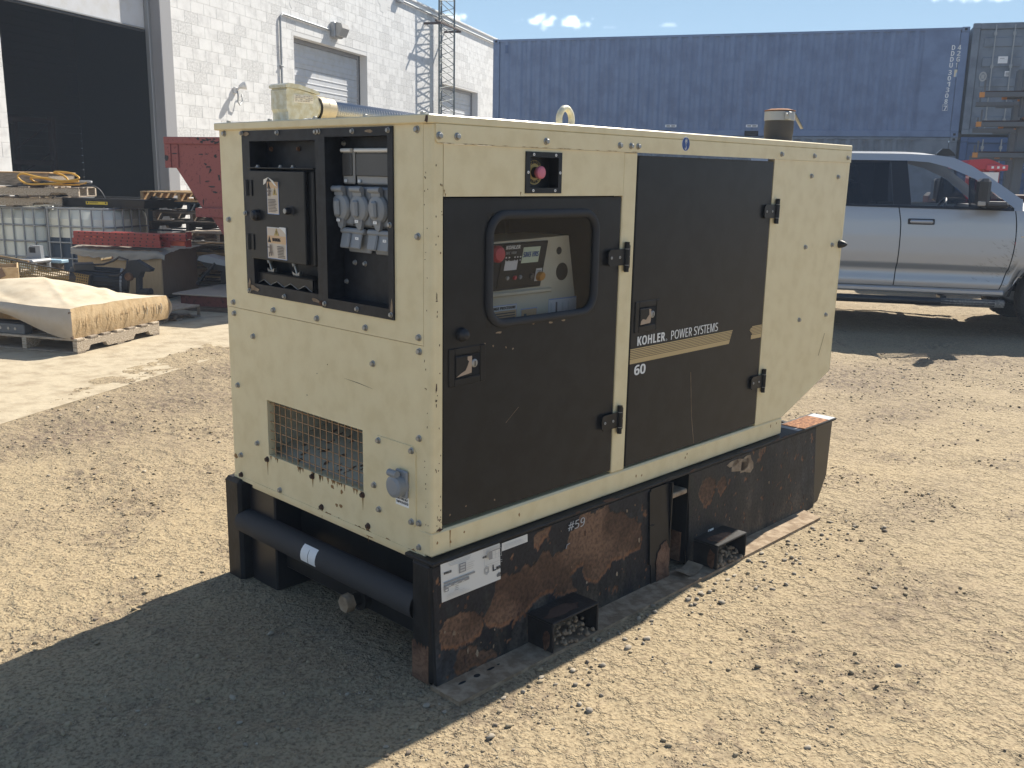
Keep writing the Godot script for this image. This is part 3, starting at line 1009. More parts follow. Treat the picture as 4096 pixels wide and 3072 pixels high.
func mast():
	var t = thing("lattice_mast", "three legged steel lattice antenna mast standing against the warehouse wall", "mast", yard(12.25, 0.0, 0.33), YARD_T)
	var legs = [Vector3(-0.02, 0, 0.24), Vector3(0.19, 0, -0.16), Vector3(-0.23, 0, -0.16)]
	# the legs as the photograph shows them: two in front, one behind
	legs = [Vector3(-0.42, 0, 0.02), Vector3(0.88, 0, 0.02), Vector3(0.24, 0, -0.16)]
	var H = 11.0
	for q in legs:
		var m = MB.new()
		m.cyl(q, q + Vector3(0, H, 0), 0.028, 0.028, 8)
		obj(m, "leg", M.mast_steel, t)
	var y = 0.3
	while y < H - 0.4:
		var br = MB.new()
		for k in 3:
			var a: Vector3 = legs[k]
			var b: Vector3 = legs[(k + 1) % 3]
			br.cyl(a + Vector3(0, y, 0), b + Vector3(0, y + 0.2, 0), 0.011, 0.011, 5, false, false)
			br.cyl(a + Vector3(0, y + 0.4, 0), b + Vector3(0, y + 0.2, 0), 0.011, 0.011, 5, false, false)
		obj(br, "brace", M.mast_steel, t)
		y += 0.4
	var arm = MB.new()
	arm.box(-0.75, 5.62, -0.33, -0.69, 5.68, 0.2, 0.006)
	arm.box(0.95, 5.62, -0.33, 1.01, 5.68, 0.2, 0.006)
	arm.box(-0.85, 5.685, 0.05, 1.1, 5.73, 0.11, 0.006)
	obj(arm, "wall_bracket", M.rust_dark, t)

func racks():   # cantilever racks of steel before the end-on containers
	var turn = deg_to_rad(-64.2)
	var bs = Basis(Vector3.UP, turn)
	var o = Vector3(18.1664, 0.0, -18.1645)
	for r in 2:
		var d: float = [6.0, 3.6][r]
		var at: float = [11.87, 12.1][r]
		var t = thing("cantilever_rack", ["near cantilever steel rack with orange arm tips, loaded with plates", "grey cantilever rack with chains standing behind the loaded one"][r], "rack", o + bs * Vector3(at, 0, d), turn)
		for k in 3:
			var x = 0.75 + k * 1.5
			bx("upright", M.rack_steel, t, x, 0.0, -0.1, x + 0.16, 4.3 - r * 0.5, 0.14, 0.01)
			bx("foot", M.rack_steel, t, x - 0.7, 0.0, -0.12, x + 0.9, 0.14, 0.12, 0.01)
		for lev in 4:
			var y: float = [0.9, 2.03, 2.59, 3.12][lev]
			for q in [[0.0, 0.0], [0.46, 0.35], [0.8, 0.62]]:
				if r == 1 and q[0] == 0.8:
					continue
				var z: float = 0.35 - q[1] * 1.6
				bx("arm", M.rack_steel, t, q[0], y - 0.068, z - 0.04, q[0] + 0.95, y + 0.02, z + 0.04, 0.006)
				bx("arm_tip", M.orange_tip if r == 0 else M.rack_steel, t, q[0] - 0.002, y - 0.07, z - 0.043, q[0] + 0.085, y + 0.022, z + 0.043, 0.006)
				if q[0] == 0.0:
					bx("stop_post", M.rack_steel, t, q[0] + 0.06, y + 0.02, z - 0.02, q[0] + 0.09, y + 0.24, z + 0.02)
			if r == 0:
				bx("steel_plate", M.rust_dark, t, 0.1, y + 0.03, -0.6, 2.6, y + 0.045, 0.35)
				if lev > 1:
					for k in 4:
						var m = MB.new()
						m.cyl(Vector3(0.7 + k * 0.07, y + 0.08, 0.4), Vector3(1.5 + k * 0.07, y + 0.13, -1.4), 0.028, 0.028, 8)
						obj(m, "steel_pipe", M.rust if k % 2 else M.rack_steel, t)
				var ch = MB.new()
				for k in 7:
					ch.tube([Vector3(0.9, y + 0.05 - k * 0.045, 0.44), Vector3(0.92, y + 0.025 - k * 0.045, 0.44 + 0.012 * (k % 2)), Vector3(0.9, y - k * 0.045, 0.44), Vector3(0.88, y + 0.025 - k * 0.045, 0.44 - 0.012 * (k % 2))], 0.008, 5, true)
				obj(ch, "chain", M.galv, t)
		var br = MB.new()
		br.cyl(Vector3(0.83, 2.0, 0.0), Vector3(2.33, 0.6, 0.0), 0.02, 0.02, 6)
		br.cyl(Vector3(2.33, 2.0, 0.0), Vector3(3.83, 0.6, 0.0), 0.02, 0.02, 6)
		obj(br, "brace", M.rack_steel, t)

var E = Transform3D(Basis(Vector3(0, 0, 1), Vector3(0, 1, 0), Vector3(-1, 0, 0)), Vector3.ZERO)   # end face: x = world z, z = outwards

func hinge(parent: Node, x: float, y: float):   # barrel centre
	var mb = MB.new()
	mb.xf = Transform3D(Basis.IDENTITY, Vector3(x, y, 0))
	mb.prism([[-0.1, -0.017], [-0.091, -0.027], [-0.012, -0.027], [-0.012, 0.027], [-0.091, 0.027], [-0.1, 0.017]], 0.006, 0.011)
	mb.prism([[-0.006, -0.047], [0.012, -0.047], [0.021, -0.036], [0.021, 0.036], [0.012, 0.047], [-0.006, 0.047]], 0.002, 0.007)
	mb.cyl(Vector3(-0.004, -0.05, 0.012), Vector3(-0.004, -0.028, 0.012), 0.0085, 0.0085, 12)
	mb.cyl(Vector3(-0.004, -0.026, 0.012), Vector3(-0.004, 0.026, 0.012), 0.0095, 0.0095, 12)
	mb.cyl(Vector3(-0.004, 0.028, 0.012), Vector3(-0.004, 0.05, 0.012), 0.0085, 0.0085, 12)
	var h = obj(mb, "hinge", M.black_paint, parent)
	var r = MB.new()
	r.xf = Transform3D(Basis.IDENTITY, Vector3(x, y, 0))
	for p in [[-0.084, 0.0, 0.011], [-0.04, 0.0, 0.011], [0.013, 0.0, 0.007]]:
		r.lathe([[0.005, 0.0], [0.0045, 0.0018], [0.0022, 0.0022], [0.002, 0.0005]], Vector3(p[0], p[1], p[2]), Vector3(0, 0, 1), 10)
	r.cyl(Vector3(-0.004, 0.0262, 0.012), Vector3(-0.004, 0.0278, 0.012), 0.0088, 0.0088, 10)
	r.cyl(Vector3(-0.004, -0.0278, 0.012), Vector3(-0.004, -0.0262, 0.012), 0.0088, 0.0088, 10)
	obj(r, "rivet", M.grey_light, h)

func latch(parent: Node, x0: float, y0: float, x1: float, y1: float, peel: Array, z: float):
	var b = 0.022
	var mb = MB.new()
	mb.box(x0, y0, z - 0.002, x0 + b, y1, z + 0.004, 0.003)
	mb.box(x1 - b, y0, z - 0.002, x1, y1, z + 0.004, 0.003)
	mb.box(x0 + b, y1 - b, z - 0.002, x1 - b, y1, z + 0.0038, 0.002)
	mb.box(x0 + b, y0, z - 0.002, x1 - b, y0 + b, z + 0.0038, 0.002)
	var l = obj(mb, "latch", M.black_paint, parent)
	bx("latch_cup", M.dark, l, x0 + b, y0 + b, z - 0.012, x1 - b, y1 - b, z + 0.0008)
	var px = x0 + b + 0.003
	var pw = 0.062
	bx("paddle", M.black_paint, l, px, y0 + b + 0.004, z + 0.001, px + pw, y1 - b - 0.004, z + 0.0062, 0.0025)
	var pts = []
	for q in peel:
		pts.append([px + q[0] * pw, y0 + b + 0.005 + q[1] * (y1 - y0 - 2.0 * b - 0.01)])
	mb = MB.new()
	mb.prism(pts, z + 0.0055, z + 0.0068)
	obj(mb, "bare_patch", M.bare_tan, l)
	mb = MB.new()
	mb.lathe([[0.0, 0.006], [0.009, 0.006], [0.0125, 0.004], [0.0125, 0.0]], Vector3(px + pw + 0.013, (y0 + y1) / 2.0 + 0.004, z), Vector3(0, 0, 1), 18)
	var ky = obj(mb, "lock", M.zinc, l)
	bx("keyhole", M.dark, ky, px + pw + 0.0115, (y0 + y1) / 2.0 - 0.004, z + 0.0055, px + pw + 0.0145, (y0 + y1) / 2.0 + 0.011, z + 0.0066)

func frame4(mb: MB, x0, y0, x1, y1, hx0, hy0, hx1, hy1, z0, z1):   # a plate with a rectangular opening
	mb.box(x0, y0, z0, hx0, y1, z1)
	mb.box(hx1, y0, z0, x1, y1, z1)
	mb.box(hx0, y0, z0, hx1, hy0, z1)
	mb.box(hx0, hy1, z0, hx1, y1, z1)

func stain(parent: Node, xf: Transform3D, x: float, y: float, w: float, h: float, m: Material, called := "rust_stain"):
	var mb = MB.new()
	mb.xf = xf
	mb.prism(blob(x, y, w, h, 9, 0.4), 0.0, 0.0006)
	obj(mb, called, m, parent)

func drip(parent: Node, xf: Transform3D, x: float, y: float, w: float, h: float):   # a run of rust below y
	var mb = MB.new()
	mb.xf = xf
	var p = [[x - w, y], [x + w, y]]
	for k in 4:
		var t = (k + 1) / 5.0
		p.append([x + w * (1.0 - t) * rng.randf_range(0.5, 1.1), y - h * t])
	p.append([x, y - h])
	for k in 4:
		var t = (4 - k) / 5.0
		p.append([x - w * (1.0 - t) * rng.randf_range(0.5, 1.1), y - h * t])
	mb.prism(p, 0.0, 0.0005)
	obj(mb, "rust_run", M.rust_stain, parent)

func outlet(parent: Node, x: float, y: float, z: float):   # round flap cover hung from a lug
	var mb = MB.new()
	mb.xf = E * Transform3D(Basis.IDENTITY, Vector3(x, y, z))
	mb.box(-0.043, -0.058, -0.03, 0.043, 0.058, -0.004, 0.006)
	var o = obj(mb, "outlet", M.grey_plastic, parent)
	mb = MB.new()
	mb.xf = E * Transform3D(Basis(Vector3(1, 0, 0), Vector3(0, 1, 0.05), Vector3(0, -0.05, 1)), Vector3(x, y - 0.004, z))
	mb.lathe([[0.0, 0.016], [0.025, 0.015], [0.038, 0.011], [0.0425, 0.004], [0.0425, 0.0]], Vector3.ZERO, Vector3(0, 0, 1), 24)
	mb.prism([[-0.02, 0.036], [-0.02, 0.056], [-0.01, 0.064], [0.012, 0.064], [0.022, 0.055], [0.022, 0.036]], 0.0, 0.012)
	mb.cyl(Vector3(-0.026, 0.055, 0.012), Vector3(0.026, 0.055, 0.012), 0.009, 0.009, 12)
	mb.box(-0.012, -0.026, 0.012, 0.011, 0.024, 0.026, 0.006)
	mb.prism([[-0.018, -0.036], [0.018, -0.036], [0.012, -0.058], [0.003, -0.066], [-0.01, -0.058]], 0.0, 0.011)
	obj(mb, "flap", M.grey_plastic, o)
	card("number_tag", o, E * Transform3D(Basis.IDENTITY, Vector3(x - 0.008, y - 0.047, z + 0.0165)), [[0, 0, 0.017, 0.008, M.white_ink.albedo_color], [0.005, 0.002, 0.012, 0.006, M.steel_grey.albedo_color]])

func generator():
	var g = thing("generator", "cream and black diesel generator on a rusty black skid, middle of the yard", "generator")
	var W = 1.1065
	var cream: Material = M.cream_paint
	var bolt = bolt_mesh(0.0078)
	var small = bolt_mesh(0.0062)
	var zf = Transform3D(Basis.IDENTITY, Vector3.ZERO)
	# ---- end face -------------------------------------------------------------------------------------------
	var mb = MB.new()
	mb.xf = E
	frame4(mb, -W + 0.004, 1.024, -0.034, 1.63, -0.944, 1.09, -0.162, 1.618, -0.03, 0.0)
	var up = obj(mb, "upper_end_panel", cream, g)
	mb = MB.new()
	mb.xf = E
	frame4(mb, -W + 0.002, 0.384, -0.031, 1.022, -0.867, 0.521, -0.324, 0.72, -0.03, -0.002)
	var low = obj(mb, "lower_end_panel", cream, g)
	mb = MB.new()
	mb.xf = E
	mb.box(-W + 0.1, 0.362, -0.05, -0.05, 0.383, -0.012, 0.004)
	obj(mb, "bottom_lip", cream, low)
	for q in [[-1.068, 1.617], [-1.062, 1.328], [-1.056, 1.041], [-0.058, 1.613], [-0.055, 1.327], [-0.799, 1.041], [-0.548, 1.042], [-0.298, 1.043], [-0.053, 1.045]]:
		put(bolt, "bolt", M.zinc, up, E * Transform3D(Basis.from_euler(Vector3(0, 0, rng.randf())), Vector3(q[0], q[1], 0.0)))
	for q in [[-1.057, 1.001], [-0.937, 0.934], [-0.053, 1.005], [-0.267, 0.938], [-1.055, 0.741], [-0.938, 0.549], [-1.054, 0.48], [-0.269, 0.557], [-0.802, 0.408], [-0.055, 0.75], [-0.056, 0.491], [-0.055, 0.416]]:
		put(bolt, "bolt", M.zinc, low, E * Transform3D(Basis.from_euler(Vector3(0, 0, rng.randf())), Vector3(q[0], q[1], -0.002)))
	for q in [[-1.058, 0.404], [-0.877, 0.503], [-0.601, 0.506], [-0.328, 0.51], [-0.552, 0.411], [-0.302, 0.414]]:
		put(bolt, "rusty_bolt", M.rust_dark, low, E * Transform3D(Basis.from_euler(Vector3(0, 0, rng.randf())), Vector3(q[0], q[1], -0.002)))
		var f = E * Transform3D(Basis.IDENTITY, Vector3(0, 0, -0.0018))
		drip(low, f, q[0], q[1] - 0.009, 0.004, rng.randf_range(0.02, 0.05))
	# rust along the lower edge of the opening and of the panel
	var ef = E * Transform3D(Basis.IDENTITY, Vector3(0, 0, -0.0018))
	for k in 26:
		var x = rng.randf_range(-0.86, -0.33)
		drip(low, ef, x, 0.5205, rng.randf_range(0.003, 0.012), rng.randf_range(0.006, 0.03))
	for k in 22:
		var t = rng.randf()
		stain(low, ef, lerpf(-0.6, -0.06, t), 0.39 + rng.randf() * 0.008, rng.randf_range(0.004, 0.016), rng.randf_range(0.002, 0.007), M.rust_stain)
	for q in [[-0.49, 0.497, 0.009, 0.008], [-0.44, 0.492, 0.007, 0.007], [-0.47, 0.44, 0.006, 0.006], [-0.445, 0.442, 0.008, 0.005], [-1.09, 0.466, 0.012, 0.01], [-0.30, 0.39, 0.02, 0.012]]:
		stain(low, ef, q[0], q[1], q[2], q[3], M.rust_stain)
	for q in [[-0.56, 0.862], [-0.62, 0.78], [-0.45, 0.68], [-0.12, 0.66], [-0.5, 0.9]]:
		stain(low, ef, q[0], q[1], 0.0018, 0.0018, M.rust_dark, "chip")
	mb = MB.new()
	mb.xf = ef
	mb.prism([[-0.411, 0.87], [-0.34, 0.8655], [-0.271, 0.86], [-0.34, 0.867]], 0.0, 0.0006)
	obj(mb, "scratch", M.rust_dark, low)
	# small access plate, shore inlet and its label
	mb = MB.new()
	mb.xf = E
	mb.prism([[-0.25, 0.474], [-0.25, 0.72], [-0.084, 0.72], [-0.069, 0.705], [-0.069, 0.484], [-0.079, 0.474]], -0.002, 0.0012)
	var ac = obj(mb, "access_plate", cream, low)
	for q in [[-0.241, 0.706], [-0.086, 0.707], [-0.242, 0.486], [-0.087, 0.488]]:
		put(bolt, "bolt", M.zinc, ac, E * Transform3D(Basis.from_euler(Vector3(0, 0, rng.randf())), Vector3(q[0], q[1], 0.0012)))
	mb = MB.new()
	mb.xf = E
	mb.box(-0.152, 0.556, 0.0012, -0.098, 0.641, 0.012, 0.005)
	mb.lathe([[0.0, 0.04], [0.024, 0.039], [0.033, 0.034], [0.035, 0.0]], Vector3(-0.133, 0.592, 0.0), Vector3(0, 0, 1), 20)
	mb.cyl(Vector3(-0.156, 0.632, 0.03), Vector3(-0.118, 0.632, 0.03), 0.011, 0.011, 12)
	mb.box(-0.148, 0.61, 0.01, -0.122, 0.636, 0.036, 0.006)
	var inl = obj(mb, "shore_inlet", M.grey_plastic, ac)
	card("inlet_label", ac, E * Transform3D(Basis.IDENTITY, Vector3(0, 0, 0.0012)), [[-0.161, 0.526, -0.1, 0.557, M.white_ink.albedo_color]])
	words("SHORE POWER INLET", "lettering", M.ink, ac, -0.158, 0.544, 0.054, 0.0075, E * Transform3D(Basis.IDENTITY, Vector3(0, 0, 0.0014)), true, 0.0006)
	words("15AMP BLOCK HEATER", "lettering", M.ink, ac, -0.158, 0.533, 0.056, 0.0075, E * Transform3D(Basis.IDENTITY, Vector3(0, 0, 0.0014)), true, 0.0006)
	# air inlet: wire grille before a cream duct
	mb = MB.new()
	for k in 16:
		var z = -0.867 + 0.543 * (k + 0.5) / 16.0 - 0.017
		if k > 0:
			mb.cyl(Vector3(0.010, 0.515, z), Vector3(0.010, 0.726, z), 0.0016, 0.0016, 6, false, false)
	for k in 6:
		var y = 0.521 + 0.199 * (k + 0.62) / 6.0
		mb.cyl(Vector3(0.0135, y, -0.872), Vector3(0.0135, y, -0.319), 0.0016, 0.0016, 6, false, false)
	obj(mb, "grille", M.wire_rust, g)
	mb = MB.new()
	mb.prism([[0.03, 0.505], [0.75, 0.70], [0.75, 0.68], [0.03, 0.49]], -0.93, -0.26)
	var du = obj(mb, "air_duct", M.duct_grey, g)
	bx("duct_side", M.cream_inside, du, 0.035, 0.45, -0.96, 0.9, 0.80, -0.935)
	bx("duct_side", M.cream_inside, du, 0.035, 0.45, -0.255, 0.9, 0.80, -0.235)
	bx("duct_back", M.cream_inside, du, 0.55, 0.58, -0.93, 0.57, 0.76, -0.26)
	for k in 40:
		var x = 0.05 + rng.randf() * 0.22
		var z = rng.randf_range(-0.85, -0.33)
		var m2 = MB.new()
		m2.xf = Transform3D(Basis(Vector3(0, 0, 1), Vector3(0.965, 0.262, 0), Vector3(-0.262, 0.965, 0)), Vector3(x, 0.505 + (x - 0.03) * 0.271 + 0.0008, z))
		m2.prism(blob(0, 0, rng.randf_range(0.002, 0.009), rng.randf_range(0.006, 0.016), 6, 0.4), 0.0, 0.001)
		obj(m2, "mud_fleck", M.rust, du)
	# ---- recessed outlet cabinet ----------------------------------------------------------------------------
	mb = MB.new()
	mb.xf = E
	frame4(mb, -0.953, 1.084, -0.512, 1.624, -0.906, 1.121, -0.532, 1.59, -0.02, 0.004)
	frame4(mb, -0.510, 1.082, -0.158, 1.624, -0.480, 1.113, -0.181, 1.599, -0.02, 0.0052)
	var cab = obj(mb, "outlet_cabinet", M.black_box, g)
	mb = MB.new()
	mb.xf = E
	mb.box(-0.93, 1.10, -0.075, -0.52, 1.61, -0.065)
	mb.box(-0.914, 1.115, -0.064, -0.907, 1.60, -0.0205)
	mb.box(-0.531, 1.115, -0.064, -0.524, 1.60, -0.0205)
	mb.box(-0.906, 1.591, -0.064, -0.532, 1.598, -0.0205)
	mb.box(-0.906, 1.113, -0.064, -0.532, 1.12, -0.0205)
	mb.box(-0.515, 1.09, -0.07, -0.17, 1.62, -0.061)
	mb.box(-0.489, 1.10, -0.06, -0.481, 1.615, -0.0205)
	mb.box(-0.18, 1.10, -0.06, -0.172, 1.615, -0.0205)
	mb.box(-0.48, 1.60, -0.06, -0.181, 1.607, -0.0205)
	mb.box(-0.48, 1.104, -0.06, -0.181, 1.112, -0.0205)
	obj(mb, "cabinet_lining", M.black_box, cab)
	for q in [[-0.949, 1.616], [-0.734, 1.615], [-0.523, 1.614], [-0.507, 1.615], [-0.34, 1.613], [-0.176, 1.613], [-0.943, 1.355], [-0.172, 1.353], [-0.938, 1.095], [-0.723, 1.095], [-0.497, 1.095], [-0.332, 1.096], [-0.17, 1.097]]:
		put(small, "bolt", M.zinc, cab, E * Transform3D(Basis.from_euler(Vector3(0, 0, rng.randf())), Vector3(q[0], q[1], 0.005)))
	put(small, "rusty_bolt", M.rust, cab, E * Transform3D(Basis.IDENTITY, Vector3(-0.5145, 1.095, 0.005)))
	for q in [[-0.86, 1.58, -0.064], [-0.70, 1.58, -0.064]]:
		put(small, "bolt", M.rust, cab, E * Transform3D(Basis.IDENTITY, Vector3(q[0] - 0.02, q[1] - 0.013, q[2])))
	for q in [[-0.435, 1.163], [-0.437, 1.582], [-0.39, 1.225], [-0.34, 1.225]]:
		put(small, "bolt", M.zinc, cab, E * Transform3D(Basis.IDENTITY, Vector3(q[0] - 0.035, q[1], -0.061)))
	# breaker door in the left bay
	mb = MB.new()
	mb.xf = E
	mb.box(-0.906, 1.205, -0.063, -0.555, 1.497, -0.004, 0.003)
	mb.box(-0.911, 1.207, -0.0035, -0.585, 1.497, 0.010, 0.003)
	var dr = obj(mb, "breaker_door", M.black_paint, cab)
	mb = MB.new()
	mb.xf = E
	mb.box(-0.915, 1.503, -0.06, -0.535, 1.507, 0.010, 0.001)
	var lg = obj(mb, "drip_ledge", M.black_paint, cab)
	for x in [-0.865, -0.73, -0.66]:
		put(small, "bolt", M.zinc, lg, Transform3D(Basis(Vector3(1, 0, 0), Vector3(0, 0, -1), Vector3(0, 1, 0)), Vector3(0.0, 1.507, x)))
	for y in [1.44, 1.262]:
		mb = MB.new()
		mb.xf = E
		mb.cyl(Vector3(-0.914, y - 0.026, 0.012), Vector3(-0.914, y + 0.026, 0.012), 0.008, 0.008, 12)
		mb.box(-0.94, y - 0.026, 0.004, -0.914, y + 0.026, 0.007, 0.001)
		mb.box(-0.914, y - 0.026, 0.010, -0.886, y + 0.026, 0.0135, 0.001)
		obj(mb, "hinge", M.black_paint, dr)
	mb = MB.new()
	mb.xf = E
	mb.lathe([[0.0, 0.030], [0.009, 0.030], [0.011, 0.028], [0.011, 0.01]], Vector3(-0.667, 1.373, 0.0), Vector3(0, 0, 1), 16)
	mb.box(-0.69, 1.355, 0.0, -0.645, 1.392, 0.012, 0.005)
	var kn = obj(mb, "lock", M.rubber, dr)
	mb = MB.new()
	mb.xf = E
	mb.lathe([[0.0, 0.0318], [0.008, 0.0315], [0.0085, 0.030]], Vector3(-0.667, 1.373, 0.0), Vector3(0, 0, 1), 14)
	obj(mb, "lock_face", M.zinc, kn)
	mb = MB.new()
	mb.xf = E
	mb.lathe([[0.0, 0.034], [0.012, 0.032], [0.018, 0.024], [0.019, 0.01]], Vector3(-0.862, 1.352, 0.0), Vector3(0, 0, 1), 16)
	obj(mb, "bump_stop", M.rubber, dr)
	# two peeling warning stickers
	var org = lin(0.42, 0.17, 0.05)
	var tan_c = lin(0.36, 0.25, 0.15)
	var blu = lin(0.07, 0.13, 0.35)
	var drk = lin(0.03, 0.02, 0.015)
	var sx = E * Transform3D(Basis.IDENTITY, Vector3(0, 0, 0.0108))
	var s1 = [[-0.797, 1.359, -0.729, 1.462, blu], [-0.795, 1.361, -0.731, 1.462, tan_c], [-0.795, 1.442, -0.731, 1.4618, org]]
	for k in 9:
		s1.append([-0.788, 1.366 + k * 0.0048, -0.736 - rng.randf() * 0.012, 1.3682 + k * 0.0048, drk])
	s1.append([-0.787, 1.417, -0.776, 1.423, drk]); s1.append([-0.783, 1.423, -0.774, 1.436, drk]); s1.append([-0.79, 1.43, -0.775, 1.434, drk]); s1.append([-0.782, 1.437, -0.776, 1.443, drk]); s1.append([-0.768, 1.431, -0.762, 1.434, drk])
	card("warning_sticker", dr, sx, s1)
	mb = MB.new()
	mb.xf = sx
	mb.prism([[-0.762, 1.42], [-0.738, 1.42], [-0.75, 1.444]], 0.0, 0.0018)
	obj(mb, "warning_triangle", M.yellow_tan, dr)
	mb = MB.new()
	mb.xf = sx
	mb.prism([[-0.7505, 1.424], [-0.7485, 1.424], [-0.7475, 1.437], [-0.7515, 1.437]], 0.0, 0.0024)
	mb.prism([[-0.793, 1.44], [-0.775, 1.44], [-0.784, 1.462]], 0.0, 0.0018)
	obj(mb, "warning_triangle", M.ink, dr)
	for q in [[[-0.806, 1.449], [-0.795, 1.467], [-0.765, 1.475], [-0.79, 1.455]], [[-0.765, 1.475], [-0.742, 1.464], [-0.729, 1.443], [-0.742, 1.45]]]:
		mb = MB.new()
		mb.xf = sx * Transform3D(Basis(Vector3(1, 0, 0), Vector3(0, 0.95, 0.3), Vector3(0, -0.3, 0.95)), Vector3(0, 0.075, -0.428))
		mb.prism(q, 0.0, 0.001)
		obj(mb, "curled_edge", M.white_ink, dr)
	var s2 = [[-0.805, 1.215, -0.692, 1.317, blu], [-0.803, 1.217, -0.694, 1.317, tan_c], [-0.803, 1.265, -0.694, 1.29, org], [-0.803, 1.314, -0.694, 1.317, lin(0.45, 0.42, 0.38)]]
	for k in 8:
		s2.append([-0.743, 1.22 + k * 0.005, -0.70 - rng.randf() * 0.01, 1.2225 + k * 0.005, drk])
	s2.append([-0.792, 1.222, -0.787, 1.236, drk]); s2.append([-0.786, 1.232, -0.778, 1.254, drk]); s2.append([-0.797, 1.25, -0.777, 1.254, drk]); s2.append([-0.784, 1.254, -0.777, 1.261, drk]); s2.append([-0.778, 1.225, -0.772, 1.238, drk])
	card("warning_sticker", dr, sx, s2)
	words("WARNING", "lettering", M.ink, dr, -0.773, 1.272, 0.047, 0.011, E * Transform3D(Basis.IDENTITY, Vector3(0, 0, 0.0118)), true, 0.001)
	mb = MB.new()
	mb.xf = sx
	mb.prism([[-0.762, 1.291], [-0.734, 1.291], [-0.748, 1.315]], 0.0, 0.002)
	obj(mb, "warning_triangle", M.yellow_tan, dr)
	mb = MB.new()
	mb.xf = sx
	mb.prism([[-0.749, 1.295], [-0.747, 1.295], [-0.746, 1.307], [-0.75, 1.307]], 0.0, 0.0026)
	mb.prism([[-0.80, 1.268], [-0.782, 1.268], [-0.791, 1.287]], 0.0, 0.002)
	obj(mb, "warning_triangle", M.ink, dr)
	mb = MB.new()
	mb.xf = sx
	mb.prism([[-0.73, 1.319], [-0.692, 1.319], [-0.692, 1.298], [-0.705, 1.307]], 0.0, 0.003)
	obj(mb, "curled_edge", M.white_ink, dr)
	# cable clamp with its wing bolts under the breaker door
	mb = MB.new()
	mb.xf = E
	var zig = [[-0.912, 1.158], [-0.585, 1.158]]
	for k in 9:
		zig.append([-0.585 - k * 0.0405, 1.121 if k % 2 == 0 else 1.136])
	mb.prism(zig, -0.016, -0.011)
	mb.box(-0.905, 1.158, -0.06, -0.585, 1.163, -0.012, 0.002)
	var cl = obj(mb, "cable_clamp", M.black_paint, cab)
	mb = MB.new()
	mb.xf = E
	for k in 8:
		var xa = -0.588 - k * 0.0405
		mb.cyl(Vector3(xa, 1.1215 if k % 2 == 0 else 1.1365, -0.0105), Vector3(xa - 0.0385, 1.1365 if k % 2 == 0 else 1.1215, -0.0105), 0.0014, 0.0014, 5)
	obj(mb, "bare_edge", M.zinc, cl)
	for x in [-0.845, -0.695]:
		mb = MB.new()
		mb.xf = E
		mb.cyl(Vector3(x, 1.163, -0.03), Vector3(x - 0.016, 1.198, -0.03), 0.005, 0.005, 8)
		mb.cyl(Vector3(x - 0.014, 1.193, -0.03), Vector3(x - 0.02, 1.206, -0.03), 0.009, 0.009, 8)
		mb.prism([[x - 0.02, 1.164], [x + 0.016, 1.164], [x + 0.018, 1.178], [x + 0.006, 1.17], [x - 0.008, 1.17], [x - 0.024, 1.176]], -0.036, -0.024)
		obj(mb, "wing_bolt", M.zinc, cl)
	# breakers behind clear covers
	for q in [[-0.466, -0.409], [-0.398, -0.19]]:
		mb = MB.new()
		mb.xf = E
		mb.box(q[0], 1.462, -0.06, q[1], 1.567, -0.05, 0.004)
		var br = obj(mb, "breaker_window", M.grey_light, cab)
		mb = MB.new()
		mb.xf = E
		mb.box(q[0] + 0.005, 1.486, -0.0495, q[1] - 0.005, 1.552, -0.044, 0.003)
		obj(mb, "cover", M.clear_grey, br)
		mb = MB.new()
		mb.xf = E
		mb.cyl(Vector3(q[0] + 0.004, 1.561, -0.044), Vector3(q[1] - 0.004, 1.561, -0.044), 0.006, 0.006, 10)
		mb.box(q[0] + 0.014, 1.466, -0.049, q[0] + 0.026, 1.476, -0.043, 0.002)
		obj(mb, "hinge_pin", M.white_ink, br)
	mb = MB.new()
	mb.xf = E
	mb.box(-0.472, 1.335, -0.06, -0.185, 1.452, -0.056, 0.002)
	obj(mb, "mounting_plate", M.grey_plastic, cab)
	for x in [-0.453, -0.3615, -0.2725]:
		outlet(cab, x, 1.397, -0.036)
	for q in [[-0.463, -0.335], [-0.33, -0.2]]:
		mb = MB.new()
		mb.xf = E
		mb.box(q[0] + 0.017, 1.258, -0.06, q[1], 1.324, -0.052, 0.003)
		var pl = obj(mb, "outlet", M.grey_plastic, cab)
		mb = MB.new()
		mb.xf = E * Transform3D(Basis(Vector3(1, 0, 0), Vector3(0, 1, -0.22), Vector3(0, 0.22, 1)), Vector3(0, 1.322, -0.044))
		mb.box(q[0] + 0.004, -0.052, -0.002, q[1] - 0.024, 0.0, 0.006, 0.003)
		mb.box(q[0], -0.008, -0.006, q[1] - 0.012, 0.008, 0.012, 0.004)
		mb.box(q[0] + 0.042, -0.052, 0.005, q[0] + 0.056, -0.008, 0.014, 0.004)
		obj(mb, "flap", M.grey_plastic, pl)
	for q in [[-0.385, 1.314], [-0.252, 1.314]]:
		card("number_tag", cab, E * Transform3D(Basis.IDENTITY, Vector3(q[0], q[1] - 0.016, -0.032)), [[0, 0, 0.016, 0.008, M.white_ink.albedo_color], [0.005, 0.002, 0.011, 0.006, M.steel_grey.albedo_color]])
	# worn corners of the black frame
	for q in [[-0.916, 1.104, 0.03, 0.01], [-0.936, 1.112, 0.009, 0.02], [-0.55, 1.101, 0.022, 0.008], [-0.168, 1.12, 0.005, 0.02], [-0.925, 1.613, 0.02, 0.006], [-0.26, 1.612, 0.02, 0.004]]:
		stain(cab, E * Transform3D(Basis.IDENTITY, Vector3(0, 0, 0.0052)), q[0], q[1], q[2], q[3], M.skid_dust, "worn_paint")
	# ---- corner posts, far sides, roof ----------------------------------------------------------------------
	mb = MB.new()   # near corner post, bent round the corner
	var ring = []
